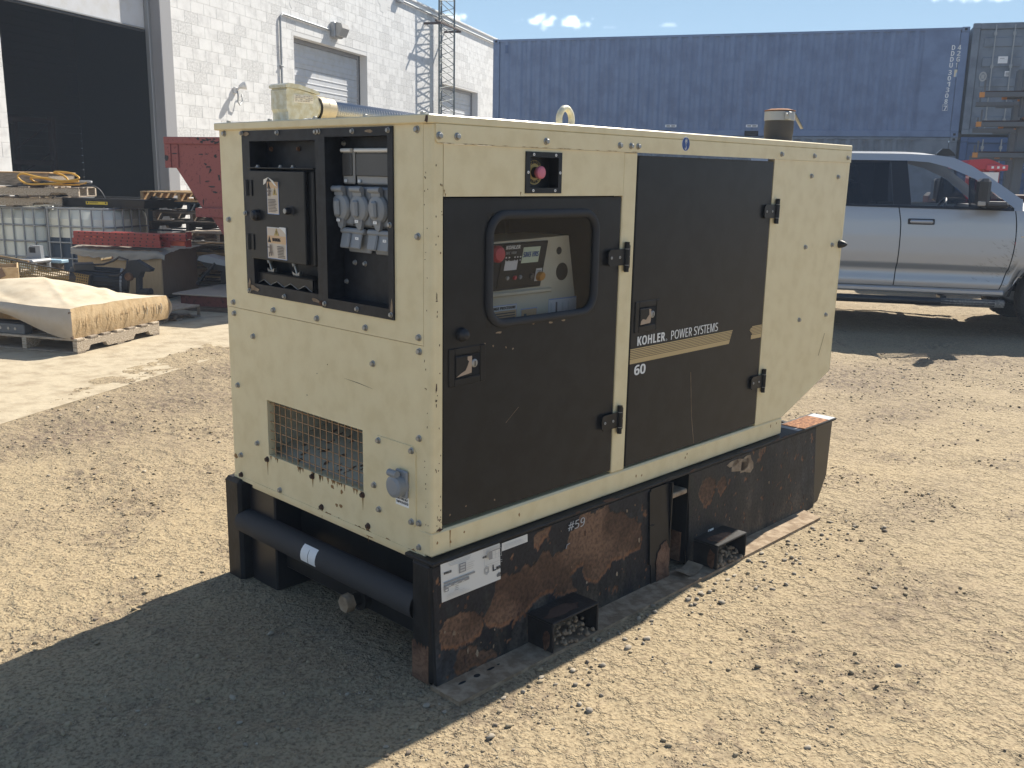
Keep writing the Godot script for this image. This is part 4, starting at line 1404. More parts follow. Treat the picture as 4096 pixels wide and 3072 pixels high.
	for k in 7:
		var a = PI + (PI / 2.0) * k / 6.0
		ring.append(Vector2(0.012 + cos(a) * 0.012, -0.012 - sin(a) * 0.012))
	var outl = [[0.0, -0.0325]]
	for q in ring:
		outl.append([q.x, q.y])
	outl.append_array([[0.041, 0.0], [0.041, -0.03], [0.03, -0.03], [0.03, -0.0325]])
	mb.xf = Transform3D(Basis(Vector3(1, 0, 0), Vector3(0, 0, 1), Vector3(0, -1, 0)), Vector3.ZERO)
	mb.prism(outl, -1.627, -0.4745)
	var post = obj(mb, "corner_post", cream, g)
	for k in 60:
		var y = 0.48 + 1.1 * pow(rng.randf(), 1.7)
		if rng.randf() < 0.5:
			stain(post, E * Transform3D(Basis.IDENTITY, Vector3(0, 0, 0.0003)), rng.randf_range(-0.03, -0.014), y, 0.0012, rng.randf_range(0.0012, 0.003), M.rust, "rust_speck")
		else:
			stain(post, Transform3D(Basis.IDENTITY, Vector3(0, 0, 0.0003)), rng.randf_range(0.014, 0.038), y, 0.0014, rng.randf_range(0.0014, 0.004), M.rust, "rust_speck")
	for q in [[0.018, 0.905, 0.0022, 0.012], [0.017, 0.868, 0.003, 0.004], [0.018, 0.855, 0.0015, 0.005], [0.0195, 1.165, 0.0016, 0.01], [0.02, 1.152, 0.004, 0.0015], [0.03, 0.4775, 0.012, 0.004]]:
		stain(post, Transform3D(Basis.IDENTITY, Vector3(0, 0, 0.0003)), q[0], q[1], q[2], q[3], M.rust_dark, "chip")
	bx("far_side_panel", cream, g, 0.031, 0.39, -W, 2.05, 1.6, -W + 0.03)
	mb = MB.new()
	mb.prism([[2.06, 0.4], [2.06, 1.6], [2.487, 1.6], [2.466, 0.627]], -W, -W + 0.03)
	obj(mb, "far_side_panel", cream, g)
	bx("rear_end_panel", cream, g, 2.455, 0.64, -W + 0.04, 2.475, 1.58, -0.04)
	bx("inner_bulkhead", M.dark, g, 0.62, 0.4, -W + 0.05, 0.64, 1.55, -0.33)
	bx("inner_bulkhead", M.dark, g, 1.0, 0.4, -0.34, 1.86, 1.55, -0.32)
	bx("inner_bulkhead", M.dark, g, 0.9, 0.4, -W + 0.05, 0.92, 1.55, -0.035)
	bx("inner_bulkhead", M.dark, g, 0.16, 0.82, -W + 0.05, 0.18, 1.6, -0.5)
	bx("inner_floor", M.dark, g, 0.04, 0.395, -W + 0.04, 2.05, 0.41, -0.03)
	mb = MB.new()
	mb.box(-0.012, 1.628, -W - 0.012, 2.492, 1.652, 0.003, 0.003)
	var roof = obj(mb, "roof", cream, g)
	mb = MB.new()
	mb.prism([[0.013, 1.585], [0.021, 1.577], [2.487, 1.577], [2.487, 1.6275], [0.013, 1.6275]], -0.002, 0.004)
	var sk = obj(mb, "roof_skirt", cream, roof)
	for x in [0.024, 0.089, 0.449, 0.806, 0.865, 0.904, 1.859, 2.135, 2.449]:
		put(bolt, "bolt", M.zinc, roof, Transform3D(Basis.from_euler(Vector3(0, 0, rng.randf())), Vector3(x, 1.597, 0.004)))
	for z in [-1.09, -0.831, -0.576, -0.325, -0.07]:
		put(bolt, "bolt", M.zinc, roof, Transform3D(Basis(Vector3(1, 0, 0), Vector3(0, 0, -1), Vector3(0, 1, 0)), Vector3(0.03, 1.652, z)))
	for k in 26:
		drip(roof, Transform3D(Basis.IDENTITY, Vector3(0, 0, 0.0041)), pow(rng.randf(), 1.6) * 0.9 + 0.02, 1.579, rng.randf_range(0.006, 0.02), 0.0015)
	stain(roof, E * Transform3D(Basis.IDENTITY, Vector3(0, 0, 0.0121)), -0.006, 1.638, 0.006, 0.012, M.rust_dark, "chip")
	# lifting point sign: white hook on a blue disc
	mb = MB.new()
	mb.lathe([[0.0, 0.0008], [0.024, 0.0008], [0.0245, 0.0]], Vector3(1.18, 1.614, 0.004), Vector3(0, 0, 1), 28)
	var dc = obj(mb, "lifting_sign", M.white_ink, roof)
	mb = MB.new()
	mb.lathe([[0.0, 0.0012], [0.023, 0.0012], [0.023, 0.0]], Vector3(1.18, 1.614, 0.004), Vector3(0, 0, 1), 28)
	obj(mb, "sign_face", M.blue_ink, dc)
	mb = MB.new()
	mb.xf = Transform3D(Basis.IDENTITY, Vector3(1.18, 1.614, 0.0055))
	var hk = []
	for k in 13:
		hk.append(Vector3(sin(TAU * k / 12.0) * 0.006, 0.010 + cos(TAU * k / 12.0) * 0.008, 0))
	mb.tube(hk, 0.0012, 5, false, 0.4)
	mb.tube([Vector3(0, 0.002, 0), Vector3(0, -0.006, 0)], 0.0012, 5, false, 0.4)
	mb.tube([Vector3(-0.005, -0.012, 0), Vector3(-0.004, -0.017, 0), Vector3(0.001, -0.018, 0), Vector3(0.004, -0.013, 0), Vector3(0.001, -0.007, 0)], 0.0018, 5, false, 0.4)
	mb.box(-0.0022, 0.006, -0.0005, 0.0022, 0.014, 0.0006)
	obj(mb, "hook_symbol", M.white_ink, dc)
	# ---- long side ------------------------------------------------------------------------------------------
	mb = MB.new()
	frame4(mb, 0.0435, 1.4365, 0.8375, 1.5765, 0.38, 1.455, 0.514, 1.557, -0.03, 0.0)
	var ep = obj(mb, "stop_panel", cream, g)
	for k in 3:
		drip(ep, Transform3D(Basis.IDENTITY, Vector3(0, 0, 0.0002)), [0.348, 0.046, 0.05][k], [1.449, 1.455, 1.445][k], 0.0022, 0.011)
	mb = MB.new()
	frame4(mb, 0.365, 1.445, 0.525, 1.566, 0.384, 1.461, 0.509, 1.55, 0.0, 0.004)
	var es = obj(mb, "stop_box", M.black_paint, ep)
	mb = MB.new()
	mb.box(0.38, 1.456, -0.042, 0.513, 1.556, -0.036)
	mb.box(0.379, 1.456, -0.0355, 0.3838, 1.556, -0.0005)
	mb.box(0.5092, 1.456, -0.0355, 0.514, 1.556, -0.0005)
	mb.box(0.3838, 1.5502, -0.0355, 0.5092, 1.556, -0.0005)
	mb.box(0.3838, 1.456, -0.0355, 0.5092, 1.4608, -0.0005)
	obj(mb, "box_lining", M.black_paint, es)
	mb = MB.new()
	mb.lathe([[0.0, 0.001], [0.036, 0.001], [0.0365, 0.0]], Vector3(0.443, 1.506, -0.0355), Vector3(0, 0, 1), 32)
	obj(mb, "stop_ring", M.yellow_tan, es)
	for k in 12:
		var a = deg_to_rad(150.0 - k * 10.5)
		var c = "ARRET D'URGENCE"[mini(k + 3, 14)]
		if c != " ":
			words(c, "lettering", M.ink, es, -0.0028, -0.003, 0.0056, 0.0085, Transform3D(Basis(Vector3(0, 0, 1), a - PI / 2.0), Vector3(0.443 + cos(a) * 0.0295, 1.506 + sin(a) * 0.0295, -0.0343)), true, 0.0008)
	for k in 9:
		var a = deg_to_rad(215.0 + k * 12.0)
		words("EMERGENCY"[k], "lettering", M.ink, es, -0.0028, -0.003, 0.0056, 0.0085, Transform3D(Basis(Vector3(0, 0, 1), a + PI / 2.0), Vector3(0.443 + cos(a) * 0.0295, 1.506 + sin(a) * 0.0295, -0.0343)), true, 0.0008)
	mb = MB.new()
	mb.lathe([[0.012, 0.02], [0.012, 0.0]], Vector3(0.443, 1.506, -0.0345), Vector3(0, 0, 1), 20)
	mb.lathe([[0.0, 0.056], [0.013, 0.055], [0.0185, 0.051], [0.0195, 0.044], [0.016, 0.036], [0.012, 0.02]], Vector3(0.443, 1.506, -0.056), Vector3(0, 0, 1), 24)
	obj(mb, "stop_button", M.pink_red, es)
	mb = MB.new()
	mb.lathe([[0.0155, 0.03], [0.016, 0.0]], Vector3(0.443, 1.506, -0.0345), Vector3(0, 0, 1), 20)
	obj(mb, "button_collar", M.rubber, es)
	mb = MB.new()
	for q in [[0.398, 1.558], [0.496, 1.558], [0.375, 1.506], [0.517, 1.506], [0.398, 1.453], [0.496, 1.453]]:
		mb.lathe([[0.0045, 0.0], [0.004, 0.0014], [0.002, 0.0016], [0.0019, 0.0004]], Vector3(q[0], q[1], 0.004), Vector3(0, 0, 1), 12)
	obj(mb, "rivet", M.white_ink, es)
	mb = MB.new()
	mb.box(0.8385, 0.4765, -0.04, 0.9105, 1.5765, 0.0, 0.003)
	obj(mb, "middle_post", cream, g)
	mb = MB.new()
	mb.prism([[1.8165, 0.4765], [2.049, 0.4765], [2.464, 0.627], [2.487, 1.5765], [1.8165, 1.5765]], -0.03, 0.0)
	var rp = obj(mb, "rear_side_panel", cream, g)
	for q in [[2.131, 1.514], [2.378, 1.513], [2.128, 1.215], [2.378, 1.215], [2.127, 0.899], [2.376, 0.899]]:
		put(bolt, "bolt", M.zinc, rp, Transform3D(Basis.from_euler(Vector3(0, 0, rng.randf())), Vector3(q[0], q[1], 0.0)))
	mb = MB.new()
	mb.box(2.4645, 0.63, -0.03, 2.468, 1.5765, 0.0008)
	obj(mb, "seam", cream, rp)
	mb = MB.new()
	mb.lathe([[0.018, 0.0], [0.017, 0.012], [0.011, 0.028], [0.004, 0.037], [0.0, 0.038]], Vector3(2.452, 1.216, 0.0), Vector3(0, 0, 1), 18)
	obj(mb, "bump_stop", M.rubber, rp)
	mb = MB.new()
	mb.prism([[2.384, 0.814], [2.3865, 0.813], [2.342, 0.713], [2.34, 0.715]], 0.0, 0.0006)
	obj(mb, "scratch", M.skid_dust, rp)
	mb = MB.new()
	mb.box(0.0, 0.397, -0.06, 2.05, 0.474, 0.0, 0.006)
	mb.box(0.0, 0.397, -W, 0.03, 0.383, -0.06)
	var rail = obj(mb, "base_rail", cream, g)
	for q in [[0.075, 0.43], [0.13, 0.445], [0.37, 0.44], [0.985, 0.435], [1.02, 0.43], [1.3, 0.44], [1.31, 0.452], [1.95, 0.45], [2.0, 0.455], [0.022, 0.44]]:
		stain(rail, Transform3D(Basis.IDENTITY, Vector3(0, 0, 0.0002)), q[0], q[1], 0.003, rng.randf_range(0.003, 0.007), M.rust_stain)
	drip(rail, Transform3D(Basis.IDENTITY, Vector3(0, 0, 0.0002)), 0.073, 0.466, 0.003, 0.055)
	# ---- front door with its window -------------------------------------------------------------------------
	mb = MB.new()
	frame4(mb, 0.0475, 0.4875, 0.8335, 1.4325, 0.222, 1.065, 0.706, 1.384, -0.024, -0.003)
	mb.box(0.052, 1.4285, -0.004, 0.83, 1.4325, -0.0005, 0.001)
	for cn in [[0.706, 1.384, -1.0, -1.0], [0.222, 1.384, 1.0, -1.0], [0.222, 1.065, 1.0, 1.0], [0.706, 1.065, -1.0, 1.0]]:
		var fillet = [[cn[0], cn[1]]]
		for k in 7:
			var a = (PI / 2.0) * k / 6.0
			fillet.append([cn[0] + cn[2] * 0.062 * (1.0 - sin(a)), cn[1] + cn[3] * 0.062 * (1.0 - cos(a))])
		mb.prism(fillet, -0.02, -0.0031)
	var d1 = obj(mb, "front_door", M.black_paint, g)
	mb = MB.new()
	var path = []
	var R = 0.062
	for cnr in [[0.706 - R, 1.384 - R, 0.0], [0.222 + R, 1.384 - R, 90.0], [0.222 + R, 1.065 + R, 180.0], [0.706 - R, 1.065 + R, 270.0]]:
		for k in 9:
			var a = deg_to_rad(cnr[2] + 90.0 * k / 8.0)
			path.append(Vector3(cnr[0] + cos(a) * R, cnr[1] + sin(a) * R, 0.0))
	mb.tube(path, 0.0132, 12, true, 0.9)
	var gk = obj(mb, "window_gasket", M.rubber_dull, d1)
	mb = MB.new()
	mb.box(0.214, 1.057, -0.0045, 0.714, 1.392, -0.0015)
	obj(mb, "window_pane", M.window_glass, d1)
	for q in [[0.62, 1.388, 0.012], [0.5, 1.046, 0.008], [0.42, 1.05, 0.005], [0.56, 1.047, 0.01], [0.27, 1.038, 0.012]]:
		stain(d1, Transform3D(Basis.IDENTITY, Vector3(0, 0, -0.0029)), q[0], q[1], q[2], 0.003, M.skid_dust, "dried_splash")
	hinge(d1, 0.862, 1.235)
	hinge(d1, 0.862, 0.671)
	latch(d1, 0.066, 0.899, 0.212, 1.011, [[0.02, 0.0], [0.98, 0.12], [1.0, 0.98], [0.72, 0.97], [0.72, 0.8], [0.82, 0.72], [0.7, 0.45], [0.6, 0.28], [0.3, 0.16]], -0.003)
	mb = MB.new()
	mb.lathe([[0.021, 0.0], [0.019, 0.012], [0.011, 0.024], [0.0, 0.028]], Vector3(0.117, 1.048, -0.003), Vector3(0, 0, 1), 18)
	obj(mb, "bump_stop", M.rubber, d1)
	mb = MB.new()
	mb.prism([[0.304, 0.754], [0.305, 0.7535], [0.361, 0.7945], [0.36, 0.795]], -0.003, -0.0024)
	obj(mb, "scratch", M.skid_dust, d1)
	for q in [[0.14, 0.525], [0.26, 0.515], [0.075, 0.512], [0.21, 1.01], [0.245, 1.0], [0.3, 0.99], [0.33, 0.982]]:
		stain(d1, Transform3D(Basis.IDENTITY, Vector3(0, 0, -0.0029)), q[0], q[1], 0.003, 0.003, M.skid_dust, "dried_splash")
	# ---- console behind the window --------------------------------------------------------------------------
	var cz = Transform3D(Basis.IDENTITY, Vector3(0.0, 0.0, -0.1))
	mb = MB.new()
	mb.xf = cz
	mb.prism([[0.2, 0.98], [0.2, 1.293], [0.686, 1.306], [0.745, 1.01], [0.745, 0.98]], -0.2, 0.0)
	var con = obj(mb, "control_console", M.cream_inside, g)
	var tilt = Transform3D(Basis(Vector3(1, 0.012, 0), Vector3(0.24, 1, 0), Vector3(0, 0, 1)), Vector3(-0.292, 0, -0.0985))   # slants with the console's right edge
	mb = MB.new()
	mb.xf = tilt
	mb.box(0.29, 1.142, -0.002, 0.566, 1.287, 0.004, 0.003)
	var ct = obj(mb, "controller", M.black_box, con)
	mb = MB.new()
	mb.xf = tilt
	mb.box(0.36, 1.15, 0.004, 0.555, 1.285, 0.008, 0.003)
	obj(mb, "controller_face", M.black_paint, ct)
	words("KOHLER", "lettering", M.white_ink, ct, 0.369, 1.2685, 0.063, 0.0115, Transform3D(tilt.basis, tilt.origin + Vector3(0, 0, 0.009)))
	words("DEC 1000", "lettering", M.chalk, ct, 0.372, 1.253, 0.046, 0.008, Transform3D(tilt.basis, tilt.origin + Vector3(0, 0, 0.009)), false)
	var dots = []
	for x in [0.375, 0.388, 0.412, 0.424, 0.436]:
		dots.append([x, 1.241, x + 0.006, 1.245, M.chalk.albedo_color])
		dots.append([x + 0.001, 1.231, x + 0.005, 1.235, M.steel_grey.albedo_color])
	card("indicator", ct, Transform3D(tilt.basis, tilt.origin + Vector3(0, 0, 0.008)), dots)
	card("display", ct, Transform3D(tilt.basis, tilt.origin + Vector3(0, 0, 0.0088)), [[0.376, 1.2035, 0.432, 1.2325, lin(0.42, 0.42, 0.42)]])
	card("tape_note", ct, Transform3D(tilt.basis, tilt.origin + Vector3(0, 0, 0.0092)), [[0.448, 1.222, 0.526, 1.271, lin(0.32, 0.42, 0.22)]])
	words("5865 HRS", "lettering", M.blue_ink, ct, 0.451, 1.24, 0.07, 0.0165, Transform3D(tilt.basis, tilt.origin + Vector3(0, 0, 0.0098)))
	for q in [[0.396, 1.1795, 0.007, "grey_light"], [0.43, 1.179, 0.007, "red_plastic"], [0.454, 1.179, 0.007, "grey_plastic"], [0.508, 1.178, 0.010, "clear_grey"]]:
		mb = MB.new()
		mb.xf = tilt
		mb.lathe([[0.0, 0.016], [q[2] * 0.8, 0.015], [q[2], 0.012], [q[2], 0.008]], Vector3(q[0], q[1], 0.0), Vector3(0, 0, 1), 16)
		obj(mb, "button", M[q[3]], ct)
	card("amber_plate", ct, Transform3D(tilt.basis, tilt.origin + Vector3(0, 0, 0.0088)), [[0.525, 1.161, 0.553, 1.201, M.grey_light.albedo_color], [0.528, 1.192, 0.55, 1.194, M.ink.albedo_color]])
	mb = MB.new()
	mb.xf = tilt
	mb.lathe([[0.0, 0.028], [0.012, 0.026], [0.0145, 0.02], [0.0145, 0.009]], Vector3(0.544, 1.176, 0.0), Vector3(0, 0, 1), 20)
	obj(mb, "amber_knob", M.amber, ct)
	mb = MB.new()
	mb.xf = cz
	mb.lathe([[0.0, 0.036], [0.02, 0.034], [0.026, 0.026], [0.026, 0.0]], Vector3(0.335, 1.262, 0.0), Vector3(0, 0, 1), 20)
	obj(mb, "red_button", M.red_plastic, con)
	mb = MB.new()
	mb.xf = cz
	for q in [[0.640, 1.258, 0.0125], [0.657, 1.189, 0.029]]:
		mb.lathe([[0.0, 0.0008], [q[2], 0.0008], [q[2], 0.0]], Vector3(q[0], q[1], 0.0), Vector3(0, 0, 1), 24)
	obj(mb, "gauge_hole", M.dark, con)
	mb = MB.new()
	mb.xf = cz
	mb.box(0.21, 1.128, 0.0005, 0.60, 1.141, 0.012, 0.003)
	obj(mb, "console_lip", M.cream_inside, con)
	var l1 = [[0.25, 1.04, 0.445, 1.1, blu], [0.252, 1.04, 0.443, 1.098, lin(0.5, 0.48, 0.44)], [0.252, 1.03, 0.443, 1.082, org]]
	for k in 5:
		l1.append([0.33, 1.04 + k * 0.008, 0.435, 1.044 + k * 0.008, drk])
	card("change_label", con, cz, l1)
	words("CHANGE PROCEDURE", "lettering", M.ink, con, 0.315, 1.086, 0.123, 0.009, Transform3D(Basis.IDENTITY, Vector3(0, 0, -0.0985)), true, 0.0008)
	card("warning_label", con, cz, [[0.464, 1.03, 0.54, 1.081, blu], [0.466, 1.03, 0.538, 1.078, org], [0.478, 1.05, 0.49, 1.064, M.ink.albedo_color]])
	card("rating_label", con, cz, [[0.595, 1.03, 0.735, 1.102, blu], [0.596, 1.03, 0.734, 1.098, lin(0.45, 0.45, 0.46)], [0.604, 1.06, 0.612, 1.088, M.steel_grey.albedo_color], [0.63, 1.055, 0.638, 1.09, M.ink.albedo_color], [0.66, 1.06, 0.668, 1.088, M.steel_grey.albedo_color], [0.69, 1.06, 0.697, 1.088, M.steel_grey.albedo_color], [0.62, 1.038, 0.65, 1.05, M.ink.albedo_color]])
	# ---- rear door with the lettering -----------------------------------------------------------------------
	mb = MB.new()
	mb.box(0.9155, 0.4835, -0.03, 1.8125, 1.568, 0.0005, 0.003)
	mb.box(0.919, 1.564, 0.0, 1.81, 1.568, 0.003, 0.001)
	var d2 = obj(mb, "rear_door", M.black_paint, g)
	hinge(d2, 1.849, 1.372)
	hinge(d2, 1.842, 0.67)
	latch(d2, 0.932, 0.966, 1.076, 1.075, [[0.05, 0.0], [0.95, 0.05], [1.0, 0.2], [1.0, 0.92], [0.8, 0.96], [0.85, 0.6], [0.7, 0.45], [0.55, 0.28], [0.25, 0.36], [0.08, 0.22]], 0.0008)
	var tz = Transform3D(Basis.IDENTITY, Vector3(0, 0, 0.0003))
	words("KOHLER", "lettering", M.white_ink, d2, 0.955, 0.919, 0.166, 0.033, tz)
	words("POWER SYSTEMS", "lettering", M.white_ink, d2, 1.159, 0.9185, 0.313, 0.033, tz, false)
	mb = MB.new()
	var rr = []
	for k in 15:
		rr.append(Vector3(1.13 + cos(TAU * k / 14.0) * 0.0036, 0.9215 + sin(TAU * k / 14.0) * 0.0036, 0.001))
	mb.tube(rr, 0.0006, 5)
	obj(mb, "lettering", M.white_ink, d2)
	words("60", "lettering", M.white_ink, d2, 0.944, 0.8135, 0.066, 0.0365, tz)
	var y = 0.9105
	for k in 7:
		var h = 0.0042 if k < 6 else 0.0165
		mb = MB.new()
		mb.xf = tz
		var xr = 1.583 - (0.9105 - y) * 0.43
		mb.prism([[0.9165, y - h], [0.9165, y], [xr, y], [xr - h * 0.43, y - h]], 0.0, 0.0009)
		obj(mb, "gold_stripe", M.gold_ink, d2)
		mb = MB.new()
		mb.xf = tz
		var xl = 1.735 - absf(0.8975 - y) * 1.1 if y > 0.88 else 1.733
		xl = [1.733, 1.722, 1.716, 1.722, 1.73, 1.736, 1.729][k]
		mb.prism([[xl, y - h], [xl, y], [1.8115, y], [1.8115, y - h]], 0.0, 0.0009)
		obj(mb, "gold_stripe", M.gold_ink, d2)
		y -= h + 0.0019
	mb = MB.new()
	mb.xf = tz
	mb.prism([[1.301, 0.778], [1.303, 0.778], [1.3255, 0.604], [1.353, 0.487], [1.351, 0.487], [1.3235, 0.604]], 0.0, 0.0005)
	obj(mb, "scratch", M.skid_dust, d2)
	skid(g)
	roof_fittings(g)

func strip(mb: MB, x0: float, x1: float, y0: float, y1: float, proud := 0.0, th := 0.012):   # a plate on the skid's web, which leans out downwards
	var zt = web(y1) + proud
	var zb = web(y0) + proud
	var P = [Vector3(x0, y0, zb), Vector3(x1, y0, zb), Vector3(x1, y1, zt), Vector3(x0, y1, zt)]
	var Q = []
	for p in P:
		Q.append(p - Vector3(0, 0, th))
	var mid: Vector3 = (P[0] + Q[2]) / 2.0
	mb.face(P.duplicate(), mid); mb.face(Q.duplicate(), mid)
	for k in 4:
		mb.face([P[k], P[(k + 1) % 4], Q[(k + 1) % 4], Q[k]], mid)

func web(y: float) -> float:
	return 0.024 + (0.387 - y) / 0.387 * 0.022

func rust_patch(parent: Node, pts: Array, m: Material, called := "rust_patch"):   # bare metal where the paint has come off; pts in x, y of the web
	var src = pts
	pts = []
	for i in src.size():
		var a: Array = src[i]
		var b: Array = src[(i + 1) % src.size()]
		var L = Vector2(b[0] - a[0], b[1] - a[1]).length()
		var k = maxi(1, int(L / 0.006))
		for j in k:
			var t = float(j) / k
			var w = 0.0032 if j > 0 else 0.0
			pts.append([lerpf(a[0], b[0], t) + rng.randf_range(-w, w) + gn2.get_noise_2d(a[0] * 900.0 + t * 80.0, a[1] * 900.0) * 0.008, lerpf(a[1], b[1], t) + rng.randf_range(-w, w) + gn2.get_noise_2d(a[1] * 900.0, a[0] * 900.0 + t * 80.0) * 0.008])
	var mb = MB.new()
	var lean = Basis(Vector3(1, 0, 0), Vector3(0, 1, -0.0568), Vector3(0, 0.0568, 1))
	mb.xf = Transform3D(lean, Vector3(0, 0, 0.0263 + 0.387 * 0.0568))
	mb.prism(pts, 0.0, 0.0012)
	obj(mb, called, m, parent)
	# the paint's broken edge stands up round it
	mb = MB.new()
	mb.xf = Transform3D(lean, Vector3(0, 0, 0.0242 + 0.387 * 0.0568))
	var path = []
	for q in pts:
		path.append(Vector3(q[0], q[1], 0.0008))
	mb.tube(path, 0.0011, 4, true)
	obj(mb, "paint_edge", M.skid_paint, parent)

const BARE := [   # where the paint has come off the web: outlines in x, y; 1 for the darker ones
	[[[0.645, 0.372], [0.72, 0.368], [0.79, 0.372], [0.808, 0.35], [0.863, 0.336], [0.937, 0.293], [0.986, 0.258], [0.989, 0.21], [0.975, 0.166], [0.94, 0.163], [0.92, 0.165], [0.88, 0.158], [0.841, 0.159], [0.815, 0.162], [0.801, 0.176], [0.782, 0.136], [0.75, 0.118], [0.717, 0.11], [0.68, 0.124], [0.662, 0.144], [0.652, 0.192], [0.62, 0.19], [0.585, 0.173], [0.60, 0.14], [0.627, 0.116], [0.59, 0.115], [0.557, 0.111], [0.53, 0.124], [0.503, 0.139], [0.525, 0.154], [0.49, 0.146], [0.458, 0.148], [0.43, 0.15], [0.4, 0.14], [0.37, 0.118], [0.344, 0.112], [0.295, 0.107], [0.26, 0.106], [0.234, 0.113], [0.205, 0.12], [0.188, 0.139], [0.181, 0.167], [0.206, 0.188], [0.215, 0.21], [0.232, 0.23], [0.238, 0.262], [0.284, 0.28], [0.298, 0.262], [0.339, 0.262], [0.36, 0.275], [0.381, 0.276], [0.396, 0.256], [0.42, 0.27], [0.452, 0.297], [0.481, 0.304], [0.497, 0.27], [0.53, 0.276], [0.572, 0.286], [0.593, 0.326], [0.623, 0.345]], 0],
	[[[0.41, 0.36], [0.441, 0.37], [0.5, 0.374], [0.49, 0.36], [0.479, 0.348], [0.45, 0.325], [0.433, 0.312], [0.415, 0.33]], 0],
	[[[0.001, 0.118], [0.001, 0.184], [0.02, 0.2], [0.037, 0.206], [0.079, 0.213], [0.12, 0.205], [0.142, 0.195], [0.181, 0.172], [0.175, 0.139], [0.162, 0.113], [0.13, 0.099], [0.08, 0.097], [0.04, 0.108]], 0],
	[[[0.05, 0.016], [0.052, 0.057], [0.074, 0.092], [0.143, 0.089], [0.15, 0.064], [0.196, 0.05], [0.236, 0.03], [0.23, 0.018], [0.184, 0.014], [0.113, 0.014]], 1],
	[[[1.362, 0.288], [1.389, 0.328], [1.44, 0.33], [1.48, 0.317], [1.485, 0.278], [1.442, 0.222], [1.418, 0.213], [1.374, 0.252]], 0],
	[[[1.492, 0.286], [1.514, 0.314], [1.548, 0.314], [1.572, 0.292], [1.567, 0.259], [1.523, 0.235]], 0],
	[[[1.815, 0.377], [1.86, 0.377], [1.84, 0.33], [1.822, 0.32]], 1],
]

var bare_polys = []
var swirl_noise = FastNoiseLite.new()

func bare_at(x: float, y: float) -> int:   # 0 painted, 1 bare, 2 bare and dark
	var a = x + gn2.get_noise_2d(x * 620.0, y * 620.0) * 0.010 + gn.get_noise_2d(x * 1500.0, y * 1500.0) * 0.006
	var b = y + gn2.get_noise_2d(y * 620.0 + 90.0, x * 620.0) * 0.010 + gn.get_noise_2d(y * 1500.0, x * 1500.0) * 0.006
	for i in bare_polys.size():
		if Geometry2D.is_point_in_polygon(Vector2(a, b), bare_polys[i]):
			return 1 + int(BARE[i][1])
	if gn.get_noise_2d(x * 900.0 + 7.0, y * 700.0) > 0.50 - 0.10 * clampf(gn.get_noise_2d(x * 110.0, y * 110.0) * 2.0, -1.0, 1.0):
		return 1
	return 0

